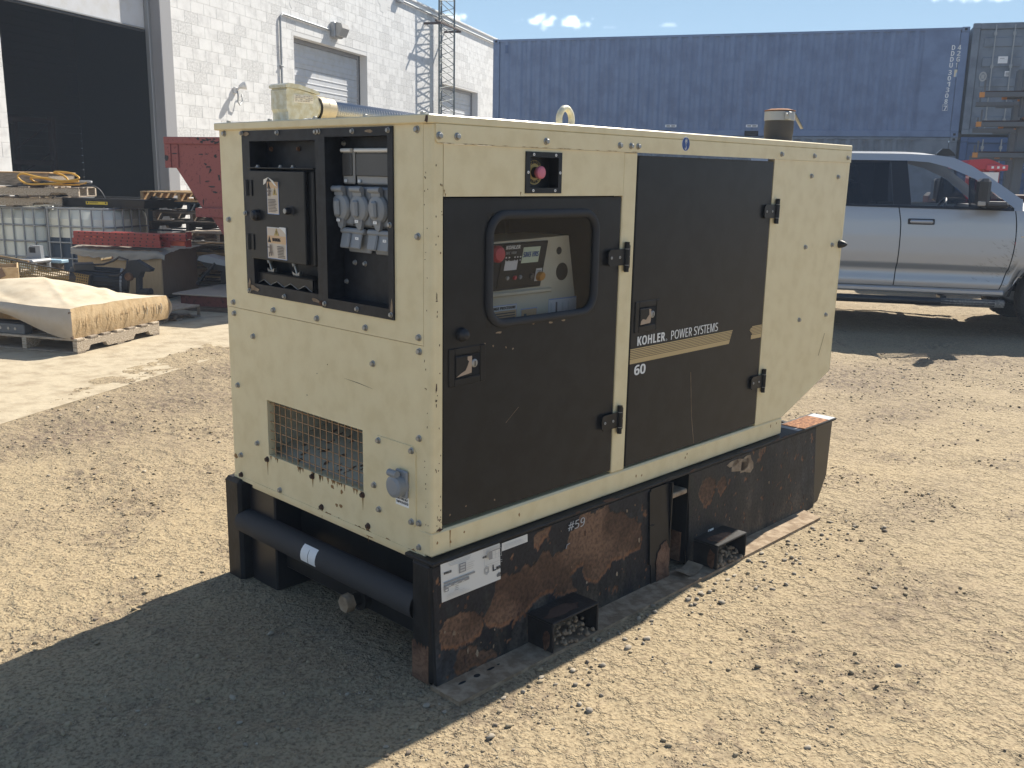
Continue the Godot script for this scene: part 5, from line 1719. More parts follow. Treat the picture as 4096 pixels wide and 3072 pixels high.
func skid(g: Node):
	for q in BARE:
		var pp = PackedVector2Array()
		for w in q[0]:
			pp.append(Vector2(w[0], w[1]))
		bare_polys.append(pp)
	swirl_noise.seed = 12
	swirl_noise.frequency = 0.02
	swirl_noise.fractal_type = FastNoiseLite.FRACTAL_PING_PONG
	swirl_noise.fractal_octaves = 2
	swirl_noise.fractal_ping_pong_strength = 6.0
	var mb = MB.new()
	var X1 = 2.33
	strip(mb, -0.02, 1.04, 0.0, 0.38)
	strip(mb, 1.295, X1, 0.0, 0.38)
	mb.box(-0.02, 0.381, -0.1, 2.53, 0.394, 0.028, 0.003)
	var s = obj(mb, "skid", M.skid_paint, g)
	for q in [[-0.02, 1.04], [1.295, X1]]:   # its paint: chalked, dusty, dirtier towards the ground
		mb = MB.new()
		var nxx = int((q[1] - q[0]) / 0.005)
		mb.grid(nxx, 76, func(a, t):
			var px = lerpf(q[0], q[1], a)
			var py = 0.002 + 0.377 * t
			return Vector3(px, py, web(py) + (0.0019 if bare_at(px, py) == 0 else 0.0004)))
		for i in mb.v.size():
			var p = mb.v[i]
			var n1 = gn.get_noise_2d(p.x * 130.0, p.y * 60.0)
			var n2 = gn2.get_noise_2d(p.x * 700.0, p.y * 260.0)
			var dirt = clampf((0.10 - p.y) * 4.0 + n1 * 0.9 + n2 * 0.5, 0.0, 1.0) * 0.75
			var chalk = clampf(gn.get_noise_2d(p.x * 75.0 + 60.0, p.y * 90.0) * 1.3 - 0.05 + n2 * 0.7, 0.0, 1.0)
			if q[0] > 1.0:
				dirt = clampf(dirt + 0.16 + 0.25 * n1, 0.0, 1.0)
			var col = Color(0.017, 0.018, 0.020).lerp(Color(0.055, 0.06, 0.068), chalk).lerp(Color(0.125, 0.10, 0.072), dirt)
			var kind = bare_at(p.x, p.y)
			if kind > 0:
				var sw = swirl_noise.get_noise_2d(p.x * 900.0, p.y * 900.0) * 0.5 + 0.5
				var lg = clampf(0.5 + gn.get_noise_2d(p.x * 160.0, p.y * 200.0) * 1.6, 0.0, 1.0)
				col = Color(0.085, 0.045, 0.028).lerp(Color(0.21, 0.118, 0.072), lg) * (0.82 + 0.3 * sw)
				if bare_at(p.x, p.y - 0.012) == 0:
					col = col.lerp(Color(0.30, 0.12, 0.045), 0.45)
				if kind == 2:
					col = col * 0.75
			mb.c[i] = col
		obj(mb, "web_paint", M.skid_skin, s)
	# far end piece, turned in a little and cut off below
	mb = MB.new()
	mb.xf = Transform3D(Basis(Vector3.UP, deg_to_rad(5.0)), Vector3(X1, 0, 0.026))
	mb.prism([[0.0, 0.0], [0.1, 0.0], [0.185, 0.11], [0.2, 0.38], [0.0, 0.38]], -0.012, 0.0)
	obj(mb, "end_piece", M.black_paint, s)
	bx("top_wear", M.rust_orange, s, 2.2, 0.3942, -0.085, 2.46, 0.3952, 0.024)
	for q in [[2.16, 2.2], [2.46, 2.525]]:
		bx("bare_edge", M.steel_grey, s, q[0], 0.3942, -0.085, q[1], 0.395, 0.024)
	# foot plate with its holes
	var pl = MB.new()
	pl.xf = Transform3D(Basis(Vector3(1, 0, 0), Vector3(0, 0, 1), Vector3(0, -1, 0)), Vector3(0, 0.0, 0))
	pl.prism([[-0.03, 0.03], [-0.03, 0.156], [2.19, 0.152], [2.23, 0.04]], -0.012, 0.002)
	var fp = obj(pl, "foot_plate", M.skid_dust, s)
	for q in [[0.05, 0.082, 0.016, 0.005], [0.11, 0.083, 0.012, 0.009], [0.17, 0.082, 0.016, 0.005], [0.205, 0.08, 0.006, 0.003]]:
		mb = MB.new()
		mb.xf = Transform3D(Basis(Vector3(1, 0, 0), Vector3(0, 0, -1), Vector3(0, 1, 0)), Vector3(0, 0.0121, 0))
		mb.prism(blob(q[0], -q[1], q[2], q[3], 12, 0.06), 0.0, 0.0006)
		obj(mb, "plate_hole", M.dark, fp)
	# near end: a post at each corner, a tube and the tank between them
	mb = MB.new()
	mb.box(-0.0225, 0.0, -0.07, 0.06, 0.387, 0.0235, 0.012)
	var np = obj(mb, "end_post", M.skid_paint, s)
	mb = MB.new()
	mb.xf = E * Transform3D(Basis.IDENTITY, Vector3(0.0, 0.0, 0.0226))
	var band = [[-0.062, 0.005], [0.012, 0.005]]
	for k in 13:
		band.append([0.012 - 0.0062 * k, 0.125 + 0.018 * gn2.get_noise_1d(k * 90.0) + rng.randf_range(-0.007, 0.007)])
	mb.prism(band, 0.0, 0.0008)
	obj(mb, "rust_patch", M.rust, np)
	mb = MB.new()
	mb.box(-0.0225, -0.02, -1.146, 0.06, 0.387, -1.042, 0.012)
	obj(mb, "end_post", M.skid_paint, s)
	mb = MB.new()
	mb.box(0.02, -0.022, -1.041, 0.5, 0.37, -0.872, 0.006)
	obj(mb, "foot_box", M.tray_black, s)
	mb = MB.new()
	mb.box(0.12, 0.10, -0.868, 2.0, 0.385, -0.075, 0.01)
	mb.box(0.055, 0.085, -0.869, 0.125, 0.17, -0.072, 0.006)
	var tk = obj(mb, "fuel_tank", M.black_paint, s)
	mb = MB.new()
	mb.cyl(Vector3(0.012, 0.226, -1.06), Vector3(0.012, 0.226, -0.06), 0.047, 0.047, 28, false, false)
	var tb = obj(mb, "cross_tube", M.rubber_dull, s)
	for q in [[-0.612, 0.041], [-0.568, 0.041]]:
		mb = MB.new()
		var c0: float = q[0]
		mb.grid(3, 6, func(a, t):
			var w: float = q[1] * (1.0 - 0.25 * maxf(0.0, t - 0.6) * (1.0 if c0 < -0.58 else -1.0) * (1.0 - 2.0 * a))
			var th = deg_to_rad(200.0 - 74.0 * t)
			return Vector3(0.012 + cos(th) * 0.0478, 0.226 + sin(th) * 0.0478, c0 + (a - 0.5) * w))
		obj(mb, "torn_sticker", M.white_ink, tb)
	mb = MB.new()
	mb.cyl(Vector3(0.055, 0.126, -0.40), Vector3(0.03, 0.126, -0.40), 0.04, 0.04, 20)
	mb.cyl(Vector3(0.03, 0.126, -0.40), Vector3(0.0, 0.126, -0.40), 0.024, 0.024, 16)
	obj(mb, "drain_boss", M.skid_paint, tk)
	mb = MB.new()
	mb.cyl(Vector3(0.0, 0.126, -0.40), Vector3(-0.03, 0.126, -0.40), 0.031, 0.029, 6)
	obj(mb, "drain_plug", M.skid_dust, tk)
	# far skid
	bx("far_web", M.skid_paint, s, 0.02, 0.0, -1.145, 2.5, 0.387, -1.125)
	bx("far_end_plate", M.skid_paint, s, 2.3, 0.1, -1.12, 2.32, 0.385, -0.1)
	# stiffener, lifting pocket and fork pockets along the web
	mb = MB.new()
	strip(mb, 1.042, 1.155, 0.0, 0.378, 0.006, 0.02)
	strip(mb, 1.03, 1.038, 0.1, 0.37, 0.009, 0.02)
	strip(mb, 1.028, 1.058, 0.09, 0.24, 0.011, 0.02)
	var st = obj(mb, "stiffener", M.black_paint, s)
	rust_patch(st, [[1.07, 0.01], [1.07, 0.1], [1.1, 0.15], [1.14, 0.16], [1.152, 0.12], [1.152, 0.01]], M.rust)
	for ch in st.get_children():
		ch.position.z = 0.0065
	mb = MB.new()
	mb.box(1.15, 0.012, -0.11, 1.30, 0.38, -0.1)
	mb.box(1.157, 0.012, -0.1, 1.163, 0.38, 0.045)
	mb.box(1.288, 0.012, -0.1, 1.294, 0.38, 0.03)
	var lp = obj(mb, "lifting_pocket", M.black_paint, s)
	mb = MB.new()
	mb.box(1.164, 0.305, -0.1, 1.287, 0.325, 0.028, 0.004)
	obj(mb, "cross_bar", M.skid_dust, lp)
	bx("pocket_slot", M.skid_dust, lp, 1.1635, 0.16, -0.06, 1.1665, 0.28, -0.01)
	bx("rust_patch", M.rust, lp, 1.282, 0.02, -0.09, 1.2875, 0.14, 0.01)
	mb = MB.new()
	mb.grid(8, 2, func(a, t): return Vector3(1.165 + a * 0.122, 0.016 + 0.02 * pow(2.0 * a - 1.0, 2.0), 0.05 + t * 0.07))
	obj(mb, "bent_plate", M.skid_dust, lp)
	for q in [[0.375, 0.605, 0.115], [1.33, 1.545, 0.112]]:
		mb = MB.new()
		mb.box(q[0], q[2] - 0.008, 0.02, q[1], q[2], 0.152, 0.002)
		mb.box(q[0], 0.013, 0.02, q[0] + 0.008, q[2] - 0.0085, 0.152, 0.002)
		mb.box(q[1] - 0.008, 0.013, 0.02, q[1], q[2] - 0.0085, 0.152, 0.002)
		var fk = obj(mb, "fork_pocket", M.skid_paint, s)
		bx("pocket_back", M.dark, fk, q[0] + 0.009, 0.013, 0.02, q[1] - 0.009, q[2] - 0.009, 0.048)
		mb = MB.new()
		mb.xf = Transform3D(Basis(Vector3(1, 0, 0), Vector3(0, 0, -1), Vector3(0, 1, 0)), Vector3(0, q[2] + 0.0002, 0))
		mb.prism(blob((q[0] + q[1]) / 2.0 - 0.02, -0.105, 0.075, 0.028, 14, 0.25), 0.0, 0.0008)
		obj(mb, "rust_patch", M.rust if q[0] > 1.0 else M.rust_dark, fk)
		mb = MB.new()
		mb.xf = E * Transform3D(Basis.IDENTITY, Vector3(0, 0, -q[0] + 0.0003))
		mb.prism(blob(0.125, 0.05, 0.018, 0.04, 10, 0.25), 0.0, 0.0008)
		obj(mb, "rust_patch", M.rust, fk)
		mb = MB.new()   # gravel washed into the pocket
		for k in 70:
			var a = rng.randf_range(q[0] + 0.012, q[1] - 0.012)
			var dz = rng.randf()
			var rr = rng.randf_range(0.004, 0.011)
			mb.lathe([[0.0, rr], [rr * 0.8, rr * 0.5], [rr, 0.0], [rr * 0.7, -rr * 0.5]], Vector3(a, 0.013 + (1.0 - dz) * 0.055 + rng.randf() * 0.006, 0.052 + dz * 0.1), Vector3(rng.randf() - 0.5, 1.0, rng.randf() - 0.5), 5)
		mb.box(q[0] + 0.009, 0.0125, 0.05, q[1] - 0.009, 0.03, 0.1, 0.01)
		mb.box(q[0] + 0.009, 0.012, 0.05, q[1] - 0.009, 0.06, 0.07, 0.01)
		obj(mb, "trapped_gravel", M.skid_dust, fk).set_meta("kind", "stuff")
	# where the paint is gone
	for k in 120:   # chips and runs of rust scattered over the web
		var x = rng.randf_range(0.0, 1.02) if k < 90 else rng.randf_range(1.3, 2.3)
		var y = 0.03 + 0.33 * rng.randf()
		var keep = gn.get_noise_2d(x * 160.0 + 20.0, y * 160.0) > -0.05
		if not keep or (x < 0.4 and y > 0.25) or (x > 0.35 and x < 0.62 and y < 0.13):
			continue
		mb = MB.new()
		mb.xf = Transform3D(Basis(Vector3(1, 0, 0), Vector3(0, 1, -0.0568), Vector3(0, 0.0568, 1)), Vector3(0, 0, 0.0263 + 0.387 * 0.0568))
		var r0 = rng.randf_range(0.0012, 0.006)
		mb.prism(blob(x, y, r0 * rng.randf_range(0.6, 1.2), r0 * rng.randf_range(0.8, 2.5), 8, 0.4), -0.0002, 0.0007)
		obj(mb, "rust_chip", [M.rust, M.rust_dark, M.skid_dust][k % 3], s)
	for k in 16:   # flakes of lifted paint along the top edge
		var x = rng.randf_range(0.0, 2.2)
		mb = MB.new()
		mb.xf = Transform3D(Basis.from_euler(Vector3(rng.randf_range(-0.5, 0.1), 0, rng.randf_range(-0.2, 0.2))), Vector3(x, 0.391, 0.027))
		mb.prism(blob(0, 0, rng.randf_range(0.01, 0.05), rng.randf_range(0.003, 0.007), 8, 0.4), 0.0, 0.0015)
		obj(mb, "lifted_flake", M.rust_dark if k % 3 == 0 else M.skid_paint, s)
	# labels
	var lab = Transform3D(Basis(Vector3(1, 0, 0), Vector3(0, 1, -0.0568), Vector3(0, 0.0568, 1)), Vector3(0, 0, 0.0268 + 0.387 * 0.0568))
	var pale = lin(0.44, 0.41, 0.34)
	var dk = lin(0.07, 0.065, 0.06)
	var md = lin(0.24, 0.22, 0.19)
	var r = [[0.011, 0.266, 0.256, 0.386, pale]]
	for k in 4:
		r.append([0.035 + 0.004 * k, 0.3815 - k * 0.0042, 0.135 - 0.003 * k, 0.3828 - k * 0.0042, md])
	r.append([0.082, 0.336, 0.11, 0.365, dk])
	for k in 3:
		r.append([0.087, 0.34 + k * 0.009, 0.105, 0.3445 + k * 0.009, md])
	r.append_array([[0.02, 0.320, 0.145, 0.3255, dk], [0.02, 0.307, 0.12, 0.3165, dk], [0.02, 0.296, 0.036, 0.3065, dk], [0.023, 0.299, 0.033, 0.303, pale], [0.062, 0.29, 0.075, 0.291, dk], [0.062, 0.296, 0.075, 0.297, dk], [0.062, 0.302, 0.075, 0.303, dk]])
	for k in 4:
		r.append([0.026 + k * 0.03, 0.3105, 0.044 + k * 0.026, 0.3125, pale])
		r.append([0.11, 0.34 + k * 0.007, 0.135 + 0.004 * (k % 2), 0.3412 + k * 0.007, md])
		r.append([0.025, 0.272 + k * 0.005, 0.125 - k * 0.01, 0.2732 + k * 0.005, lin(0.33, 0.31, 0.26)])
	r.append_array([[0.178, 0.335, 0.179, 0.385, md], [0.178, 0.333, 0.255, 0.334, md], [0.198, 0.347, 0.213, 0.373, dk], [0.213, 0.371, 0.25, 0.3735, dk], [0.213, 0.3585, 0.25, 0.3592, md], [0.213, 0.347, 0.25, 0.3477, md], [0.225, 0.347, 0.2257, 0.373, md], [0.238, 0.347, 0.2387, 0.373, md], [0.25, 0.347, 0.2507, 0.373, md], [0.18, 0.328, 0.252, 0.3288, md], [0.198, 0.324, 0.235, 0.3248, md]])
	for k in 4:
		r.append([0.182, 0.376 + k * 0.0027, 0.245, 0.3768 + k * 0.0027, md])
	card("rating_label", s, lab, r)
	var lt = Transform3D(lab.basis, lab.origin + Vector3(0, 0, 0.0015))
	words("KOHLER", "lettering", M.ink, s, 0.022, 0.349, 0.03, 0.0075, lt, true, 0.0008)
	words("dB(A)", "lettering", M.ink, s, 0.18, 0.353, 0.017, 0.008, lt, true, 0.0008)
	words("L", "lettering", M.ink, s, 0.221, 0.302, 0.014, 0.021, lt, true, 0.0008)
	words("WA", "lettering", M.ink, s, 0.236, 0.302, 0.0195, 0.011, lt, true, 0.0008)
	words("dB", "lettering", M.ink, s, 0.239, 0.278, 0.0165, 0.013, lt, false, 0.0008)
	mb = MB.new()
	mb.xf = lt
	for k in 3:
		var hx = []
		for j in 7:
			var a = TAU * j / 6.0 + PI / 6.0
			hx.append(Vector3(0.195 + cos(a) * (0.006 + k * 0.003), 0.312 + sin(a) * (0.007 + k * 0.0035), 0.0))
		mb.tube(hx, 0.0005, 4)
	obj(mb, "noise_symbol", M.steel_grey, s)
	var r2 = [[0.265, 0.354, 0.381, 0.3795, pale]]
	for k in 4:
		r2.append([0.275, 0.358 + k * 0.0042, 0.37 - k * 0.006, 0.3592 + k * 0.0042, md])
	card("notice_label", s, lab, r2)
	words("#59", "lettering", M.chalk, s, 0.577, 0.337, 0.086, 0.03, lt, false, 0.001, 0.15)
	mb = MB.new()
	mb.xf = lt
	mb.tube([Vector3(0.565, 0.28, 0), Vector3(0.57, 0.292, 0), Vector3(0.585, 0.294, 0)], 0.0012, 5)
	obj(mb, "chalk_stroke", M.chalk, s)
	card("torn_sticker", s, lab, [[1.432, 0.108, 1.47, 0.12, lin(0.5, 0.47, 0.4)], [1.434, 0.09, 1.455, 0.108, lin(0.06, 0.08, 0.22)], [1.436, 0.108, 1.441, 0.118, M.ink.albedo_color], [1.44, 0.093, 1.45, 0.096, lin(0.4, 0.4, 0.45)]])
	for q in [[1.66, 0.355, 0.07, 0.03], [1.72, 0.33, 0.05, 0.04], [1.61, 0.37, 0.05, 0.012]]:
		mb = MB.new()
		mb.xf = lab
		mb.prism(blob(q[0], minf(q[1], 0.37 - q[3]), q[2], q[3], 12, 0.25), -0.0003, 0.0004)
		obj(mb, "dust_streak", M.skid_dust, s)

func roof_fittings(g: Node):
	var mb = MB.new()   # conduit pull elbow
	mb.prism([[0.125, 1.645], [0.178, 1.645], [0.18, 1.664], [0.186, 1.671], [0.236, 1.677], [0.246, 1.69], [0.247, 1.744], [0.235, 1.752], [0.17, 1.764], [0.125, 1.768], [0.12, 1.76], [0.12, 1.70], [0.125, 1.69]], -0.962, -0.868)
	var el = obj(mb, "conduit_elbow", M.cast_zinc, g)
	mb = MB.new()
	mb.prism([[0.116, 1.7685], [0.17, 1.7655], [0.25, 1.7525], [0.25, 1.758], [0.232, 1.766], [0.17, 1.780], [0.125, 1.783], [0.116, 1.777]], -0.967, -0.862)
	obj(mb, "cover", M.cast_zinc, el)
	var plate = [[0.148, 1.722, 0.226, 1.748, lin(0.5, 0.45, 0.34)]]
	for k in 4:
		for j in 7:
			if rng.randf() < 0.8:
				plate.append([0.153 + j * 0.010, 1.7255 + k * 0.0054, 0.1605 + j * 0.010, 1.7288 + k * 0.0054, lin(0.16, 0.13, 0.1)])
	card("rating_plate", el, Transform3D(Basis.IDENTITY, Vector3(0, 0, -0.8677)), plate)
	mb = MB.new()
	mb.cyl(Vector3(0.24, 1.712, -0.918), Vector3(0.268, 1.711, -0.918), 0.034, 0.034, 24)
	obj(mb, "hub", M.cast_zinc, el)
	mb = MB.new()
	mb.cyl(Vector3(0.268, 1.711, -0.918), Vector3(0.274, 1.711, -0.918), 0.039, 0.039, 24)
	obj(mb, "lock_ring", M.dark, el)
	mb = MB.new()
	mb.cyl(Vector3(0.274, 1.711, -0.918), Vector3(0.305, 1.71, -0.918), 0.041, 0.041, 8)
	mb.cyl(Vector3(0.305, 1.71, -0.918), Vector3(0.335, 1.709, -0.918), 0.039, 0.037, 24)
	obj(mb, "gland_nut", M.brass_zinc, el)
	mb = MB.new()
	var a = Vector3(0.33, 1.708, -0.918)
	var b = Vector3(0.55, 1.700, -0.92)
	var c = Vector3(1.1, 1.67, -0.98)
	var prev = a
	for k in 110:
		var t = k / 109.0
		var p = a.lerp(b, t).lerp(b.lerp(c, t), t)
		var r = 0.030 + (0.002 if k % 2 else -0.002)
		if k > 0:
			mb.cyl(prev, p, 0.030 + (0.002 if (k - 1) % 2 else -0.002), r, 18, false, false)
		prev = p
	obj(mb, "flexible_conduit", M.flex_metal, g)
	# lifting eye
	mb = MB.new()
	var pts = []
	var dir = Vector3(cos(deg_to_rad(5.0)), 0, -sin(deg_to_rad(5.0)))
	for k in 28:
		var t = TAU * k / 28.0
		pts.append(Vector3(1.168, 1.708, -0.55) + dir * cos(t) * 0.041 + Vector3(0, sin(t) * 0.044, 0))
	mb.tube(pts, 0.0125, 14, true)
	mb.cyl(Vector3(1.168, 1.645, -0.55), Vector3(1.168, 1.668, -0.55), 0.026, 0.02, 16)
	obj(mb, "lifting_eye", M.cast_zinc, g)
	# exhaust with a rain flap
	var ex = Vector3(2.25, 1.64, -0.235)
	mb = MB.new()
	mb.lathe([[0.064, 0.0], [0.061, 0.04], [0.064, 0.07], [0.062, 0.12]], ex, Vector3.UP, 28)
	var pipe = obj(mb, "exhaust_pipe", M.pipe_dark, g)
	mb = MB.new()
	mb.lathe([[0.065, 0.112], [0.066, 0.113], [0.066, 0.15], [0.062, 0.152]], ex, Vector3.UP, 28)
	var k1 = ex + Vector3(-0.035, 0.13, 0.06)
	mb.box(k1.x - 0.012, k1.y - 0.016, k1.z - 0.01, k1.x + 0.012, k1.y + 0.018, k1.z + 0.012, 0.003)
	mb.cyl(k1 + Vector3(-0.025, 0.006, 0.004), k1 + Vector3(0.02, 0.006, 0.004), 0.005, 0.005, 8)
	obj(mb, "clamp", M.galv, pipe)
	mb = MB.new()
	mb.lathe([[0.0, 0.166], [0.04, 0.163], [0.068, 0.156], [0.068, 0.153], [0.0, 0.153]], ex, Vector3.UP, 28)
	obj(mb, "rain_cap", M.rust_orange, pipe)
	mb = MB.new()
	var o2 = ex + Vector3(0.045, 0.15, 0.05)
	mb.face([o2, o2 + Vector3(0.02, -0.07, 0.035), o2 + Vector3(0.045, -0.07, 0.01), o2 + Vector3(0.03, 0.0, -0.03)], o2 + Vector3(-0.2, 0, -0.2))
	mb.face([o2 - Vector3(0.002, 0, 0.002), o2 + Vector3(0.018, -0.07, 0.033), o2 + Vector3(0.043, -0.07, 0.008), o2 + Vector3(0.028, 0.0, -0.032)], o2 + Vector3(0.2, 0, 0.2))
	obj(mb, "counterweight", M.grey_light, pipe)

func side_z(y: float) -> float:   # the pickup's flank: distance in from its widest line
	var k = [[0.40, -0.07], [0.47, -0.028], [0.52, -0.02], [0.60, -0.042], [0.66, -0.036], [0.672, -0.004], [0.80, 0.004], [0.98, 0.0], [1.12, -0.012], [1.20, -0.03], [1.27, -0.055]]
	for i in k.size() - 1:
		if y <= k[i + 1][0]:
			return lerpf(k[i][1], k[i + 1][1], clampf((y - k[i][0]) / (k[i + 1][0] - k[i][0]), 0.0, 1.0))
	return -0.055

func glass_z(y: float) -> float:
	return -0.055 - (y - 1.27) / 0.5 * 0.25

func flank(xl: Callable, xr: Callable, lo: Callable, hi: Callable, mirror: float, nu := 10, nv := 30) -> MB:   # mirror: 0 for the near side, the width for the far one
	var mb = MB.new()
	mb.grid(nu, nv, func(s, t):
		var y: float = lerpf(0.45, 1.27, t)
		var x: float = lerpf(xl.call(y), xr.call(y), s)
		y = lerpf(lo.call(x), hi.call(x), t)
		x = lerpf(xl.call(y), xr.call(y), s)
		var z = side_z(y)
		return Vector3(x, y, z if mirror == 0.0 else -mirror - z), mirror > 0.0)
	return mb

func sheet(poly: Array, off: float, mirror: float) -> MB:   # an outline on the leaning side of the cab
	var mb = MB.new()
	var p = PackedVector2Array()
	for q in poly:
		p.append(Vector2(q[0], q[1]))
	var t = Geometry2D.triangulate_polygon(p)
	for i in range(0, t.size(), 3):
		var f = []
		for k in 3:
			var z = glass_z(p[t[i + k]].y) + off
			f.append(Vector3(p[t[i + k]].x, p[t[i + k]].y, z if mirror == 0.0 else -mirror - z))
		mb.face(f, Vector3(0.5, 1.4, -0.9))
	return mb

func wheel(t: Node, x: float, z: float, out: float):
	var c = Vector3(x, 0.385, z)
	var d = Vector3(0, 0, out)
	var mb = MB.new()
	mb.lathe([[0.23, 0.0], [0.33, 0.012], [0.375, -0.005], [0.388, -0.04], [0.388, -0.2], [0.37, -0.235], [0.25, -0.25]], c, d, 40)
	for k in 60:
		var a = TAU * k / 60.0
		var e = Vector3(cos(a), sin(a), 0)
		var s = Vector3(-sin(a), cos(a), 0) * 0.009
		var p = c + e * 0.384 + d * (-0.03 - 0.03 * (k % 2))
		mb.face([p - s, p + s, p + s - d * 0.07, p - s - d * 0.07], c)
		var q = c + e * 0.396 + d * (-0.03 - 0.03 * (k % 2))
		mb.face([q - s, q + s, q + s - d * 0.07, q - s - d * 0.07], c)
		mb.face([p - s, q - s, q - s - d * 0.07, p - s - d * 0.07], p)
		mb.face([p + s, q + s, q + s - d * 0.07, p + s - d * 0.07], p)
	var w = Node3D.new()
	w.name = numbered("wheel", t)
	t.add_child(w, true)
	obj(mb, "tyre", M.tyre, w)
	mb = MB.new()
	mb.lathe([[0.0, -0.03], [0.07, -0.03], [0.08, -0.06], [0.2, -0.075], [0.225, -0.02], [0.235, 0.0], [0.235, -0.2]], c, d, 32)
	for k in 8:
		var a = TAU * k / 8.0
		var e = Vector3(cos(a), sin(a), 0)
		mb.cyl(c + e * 0.06 - d * 0.04, c + e * 0.215 - d * 0.03, 0.026, 0.02, 8)
	obj(mb, "rim", M.steel_grey, w)

func truck():
	var t = thing("pickup_truck", "dusty silver crew cab pickup truck parked behind the right end of the generator", "pickup truck", Vector3(7.6245, 0, -2.397), deg_to_rad(-59.5))
	var W = 1.86
	var P: Material = M.truck_paint
	var gapB = func(y: float): return 0.505 + 0.017 * sin(clampf((y - 0.47) / 0.8, 0.0, 1.0) * PI) - (0.02 if y > 1.1 else 0.0) * (y - 1.1) / 0.17
	var gapA = func(y: float): return 1.577 - 0.35 * pow(absf(y - 0.97), 2.0) * (1.0 if y < 0.97 else 0.9)
	var gapC = func(y: float): return -0.50 - 0.05 * (1.27 - y)
	var wx = 2.07
	var rx = -1.85
	for side in 2:
		var mir = 0.0 if side == 0 else W
		var low = func(_x: float): return 0.472
		var belt = func(x: float): return 1.27 - maxf(0.0, x - 0.9) * 0.04
		var fd = flank(func(y): return gapB.call(y) + 0.005, func(y): return gapA.call(y) - 0.005, low, belt, mir)
		var door = obj(fd, "front_door", P, t)
		var rd = flank(func(y): return gapC.call(y) + 0.005, func(y): return gapB.call(y) - 0.005, low, belt, mir)
		var rdoor = obj(rd, "rear_door", P, t)
		for q in [[door, 0.58], [rdoor, -0.43]]:
			var h = MB.new()
			h.xf = Transform3D(Basis.IDENTITY if side == 0 else Basis(Vector3.UP, PI), Vector3(q[1] + (0.0 if side == 0 else 0.25), 1.083, 0.0 if side == 0 else -W))
			h.box(0.0, 0.0, -0.02, 0.25, 0.058, 0.0, 0.016)
			var hh = obj(h, "door_handle", M.truck_trim, q[0])
			h = MB.new()
			h.xf = Transform3D(Basis.IDENTITY if side == 0 else Basis(Vector3.UP, PI), Vector3(q[1] + (0.0 if side == 0 else 0.25), 1.083, 0.0 if side == 0 else -W))
			h.box(0.018, 0.012, -0.01, 0.232, 0.046, 0.028, 0.012)
			obj(h, "grip", P, hh)
		var arch = func(c: float, r: float): return func(x: float): return maxf(0.44, 0.385 + sqrt(maxf(0.0, r * r - (x - c) * (x - c))))
		var fn = flank(func(y): return gapA.call(y) + 0.005, func(_y): return 2.93, arch.call(wx, 0.50), func(x): return 1.27 - maxf(0.0, x - 0.9) * 0.04 - maxf(0.0, x - 2.3) * 0.12, mir, 60, 24)
		obj(fn, "fender", P, t)
		var bd = flank(func(_y): return -2.85, func(y): return gapC.call(y) - 0.012 if y > 2.0 else -0.985, arch.call(rx, 0.49), func(_x): return 1.25, mir, 60, 24)
		obj(bd, "bed_side", P, t)
		var cr = flank(func(_y): return -0.975, func(y): return gapC.call(y) - 0.005, low, func(_x): return 1.27, mir)
		obj(cr, "cab_corner", P, t)
		var sl = MB.new()
		sl.box(-0.97, 0.40, (-0.12 if side == 0 else -W + 0.02), 1.55, 0.466, (-0.02 if side == 0 else -W + 0.12), 0.02)
		obj(sl, "sill", P, t)
		# dark liners that show in the gaps and the arches
		var ln = MB.new()
		ln.box(-2.8, 0.5, (-0.14 if side == 0 else -W + 0.10), 1.6, 1.22, (-0.10 if side == 0 else -W + 0.14))
		ln.box(2.5, 0.5, (-0.14 if side == 0 else -W + 0.10), 2.9, 1.1, (-0.10 if side == 0 else -W + 0.14))
		obj(ln, "inner_panel", M.truck_black, t)
		# cab side: roof rail, pillars, panes
		var o = 0.0
		var rail = [[-0.98, 1.70], [-0.5, 1.704], [0.55, 1.704], [0.763, 1.69], [0.93, 1.648], [1.19, 1.535], [1.545, 1.262], [1.60, 1.355], [1.333, 1.548], [1.154, 1.664], [0.994, 1.736], [0.82, 1.762], [0.48, 1.772], [-0.75, 1.768], [-0.98, 1.74]]
		obj(sheet(rail, 0.0, mir), "roof_rail", P, t)
		obj(sheet([[1.545, 1.262], [1.535, 1.235], [1.62, 1.235], [1.62, 1.35], [1.60, 1.355]], 0.0, mir), "cowl_side", P, t)
		obj(sheet([[-0.98, 1.268], [-0.62, 1.268], [-0.56, 1.70], [-0.98, 1.70]], 0.0, mir), "rear_pillar", P, t)
		obj(sheet([[0.435, 1.266], [0.605, 1.266], [0.555, 1.705], [0.40, 1.705]], -0.004, mir), "middle_pillar", M.truck_black, t)
		obj(sheet([[-0.62, 1.266], [0.434, 1.266], [0.399, 1.705], [-0.56, 1.705]], -0.008, mir), "rear_window", M.tinted_glass, t)
		obj(sheet([[0.606, 1.266], [1.13, 1.262], [1.13, 1.553], [0.93, 1.645], [0.763, 1.687], [0.556, 1.702]], -0.008, mir), "front_window", M.car_glass, t)
		obj(sheet([[1.15, 1.262], [1.53, 1.245], [1.53, 1.26], [1.19, 1.53], [1.15, 1.548]], -0.006, mir), "quarter_window", M.tinted_glass, t)
		obj(sheet([[1.13, 1.262], [1.15, 1.262], [1.15, 1.548], [1.13, 1.557]], -0.003, mir), "window_bar", M.truck_black, t)
		obj(sheet([[-0.98, 1.255], [1.54, 1.236], [1.54, 1.25], [1.1, 1.268], [-0.98, 1.272]], 0.003, mir), "belt_seal", M.truck_black, t)
		# towing mirror
		var mr = MB.new()
		mr.xf = Transform3D.IDENTITY if side == 0 else Transform3D(Basis(Vector3(1, 0, 0), Vector3(0, 1, 0), Vector3(0, 0, -1)), Vector3(0, 0, -W))
